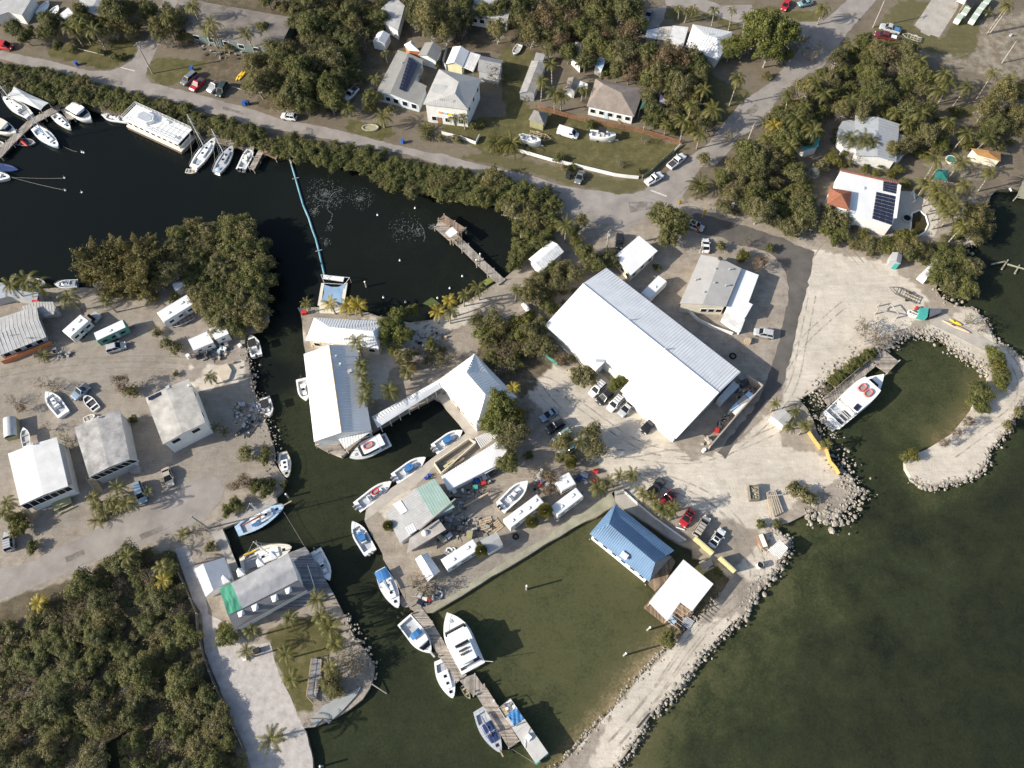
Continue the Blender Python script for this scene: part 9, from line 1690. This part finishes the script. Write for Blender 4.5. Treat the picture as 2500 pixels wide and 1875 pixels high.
# ---- rock armour
def rock_mesh(i):
    g = G(); n, m = 7, 4; rings = []; ph = RNG.uniform(0, 6)
    for j in range(m+1):
        a = -PI/2+PI*j/m; rings.append([((max(.1, math.cos(a)))*(1+RNG.uniform(-.2, .2))*math.cos(2*PI*t/n+ph), max(.1, math.cos(a))*.8*(1+RNG.uniform(-.2, .2))*math.sin(2*PI*t/n+ph), .62*math.sin(a)+RNG.uniform(-.1, .1)) for t in range(n)])
    g.loft(rings); me = g.mesh('boulder'); me.materials.append(STONE); return me
ROCKS = [rock_mesh(i) for i in range(8)]
def boulders(place, px, n, s0, s1, spread=1.3, z=-.35):
    w = [P(a, b, 0).to_2d() for a, b in px]; ls = [(w[i+1]-w[i]).length for i in range(len(w)-1)]; tot = sum(ls)
    for i in range(n):
        d = RNG.uniform(0, tot); j = 0
        while j < len(ls)-1 and d > ls[j]: d -= ls[j]; j += 1
        p = w[j].lerp(w[j+1], min(1, d/ls[j])); t = (w[j+1]-w[j]).normalized(); q = RNG.normal(0, spread*.5); p = p+Vector((-t.y, t.x))*q; s = s0+(s1-s0)*RNG.random()**1.8
        o = link('boulder', random.choice(ROCKS)); o.location = (p.x, p.y, z+RNG.uniform(-.15, .35)); o.rotation_euler = (RNG.uniform(-.5, .5), RNG.uniform(-.5, .5), RNG.uniform(0, 6.28)); o.scale = (s, s, s*RNG.uniform(.7, 1.1)); tag(o, 'pale limestone boulder '+place, 'boulder', 'boulders '+place)
def rubble(name, label, px, n, s0, s1, spread=1.2, z=-.3, m=None):
    w = [P(a, b, 0).to_2d() for a, b in px]; ls = [(w[i+1]-w[i]).length for i in range(len(w)-1)]; tot = sum(ls); g = G()
    cs = [([Vector(v.co) for v in me.vertices], [tuple(f.vertices) for f in me.polygons]) for me in ROCKS]
    for i in range(n):
        d = RNG.uniform(0, tot); j = 0
        while j < len(ls)-1 and d > ls[j]: d -= ls[j]; j += 1
        p = w[j].lerp(w[j+1], min(1, d/ls[j])); t = (w[j+1]-w[j]).normalized(); p = p+Vector((-t.y, t.x))*RNG.normal(0, spread*.5); s = s0*.7+(s1*1.15-s0*.7)*RNG.random()**2.2; M = Matrix.Rotation(RNG.uniform(0, 6.28), 3, 'Z')@Matrix.Rotation(RNG.uniform(-.6, .6), 3, 'X')*s; vs, fs = random.choice(cs); c = Vector((p.x, p.y, z+RNG.uniform(-.2, .35)))
        g.add([M@v+c for v in vs], fs)
    tag(g.build(name, m or STONE), label, 'rubble', None, 'stuff')
EP = k(3,3,2060,590,2212,530)+k(4,3,60,630,170,600,290,530,390,390,400,270,350,200,220,150)
boulders('piled around the east point', EP, 85, .35, .85, 2.6)
boulders('around the tip of the hooked spit', HOOK_OUT[:8], 60, .3, .62, 1.0)
boulders('along the seaward edge of the breakwater road', k(3,3,1560,1420,1640,1330,1720,1220,1790,1090)+k(3,3,1500,1500,1400,1640), 45, .35, .75, 1.2)
boulders('on the lower seaward edge of the breakwater', k(3,4,1400,0,1110,250,1010,380,900,500,760,650,690,800,500,960,390,1080), 50, .3, .62, 1.0)
boulders('behind the green hedge of the inlet dock', k(4,2,-60,860,80,750,300,600,480,450), 45, .28, .6, 1.4)
rubble('rubble', 'broken limestone rubble along the basin side of the breakwater', SPIT_L[2:], 1100, .08, .28, 1.0, -.35)
rubble('rubble', 'broken limestone rubble along the sea side of the breakwater', SPIT_R+k(3,4,1400,0,1110,250,900,500,690,800,500,960,390,1080,200,1400,0,1659), 1500, .1, .38, 1.1, -.35)
rubble('rubble', 'limestone rubble lining the inner shore of the inlet', HOOK_IN[:10], 900, .12, .42, 1.8, -.25)
rubble('rubble', 'limestone rubble lining the outer shore of the hooked spit', HOOK_OUT, 900, .1, .36, 1.1, -.3)
rubble('rubble', 'small limestone rubble on the east point and inlet corner', EP+k(4,2,-60,880,200,690,480,450), 1100, .09, .34, 3.0, -.12)
rubble('rubble', 'limestone rubble along the bank of the west yard', k(1,2,440,400,480,620,510,780,550,960,600,1060,640,1200,690,1290,735,1480,750,1560)+k(1,3,740,0,800,100,865,180), 420, .08, .28, 1.8, -.15)
rubble('rubble', 'stones edging the lawn point', k(1,4,1520,0,1560,140,1640,280,1760,430,1830,560,1800,740), 110, .12, .34, 1.2, -.1)
rubble('rubble', 'stones along the lower east shore below the villa', k(4,1,1250,1450,1330,1570,1500,1650)+k(4,1,1480,1120,1600,1010,1700,900), 120, .2, .5, 1.8, -.2)
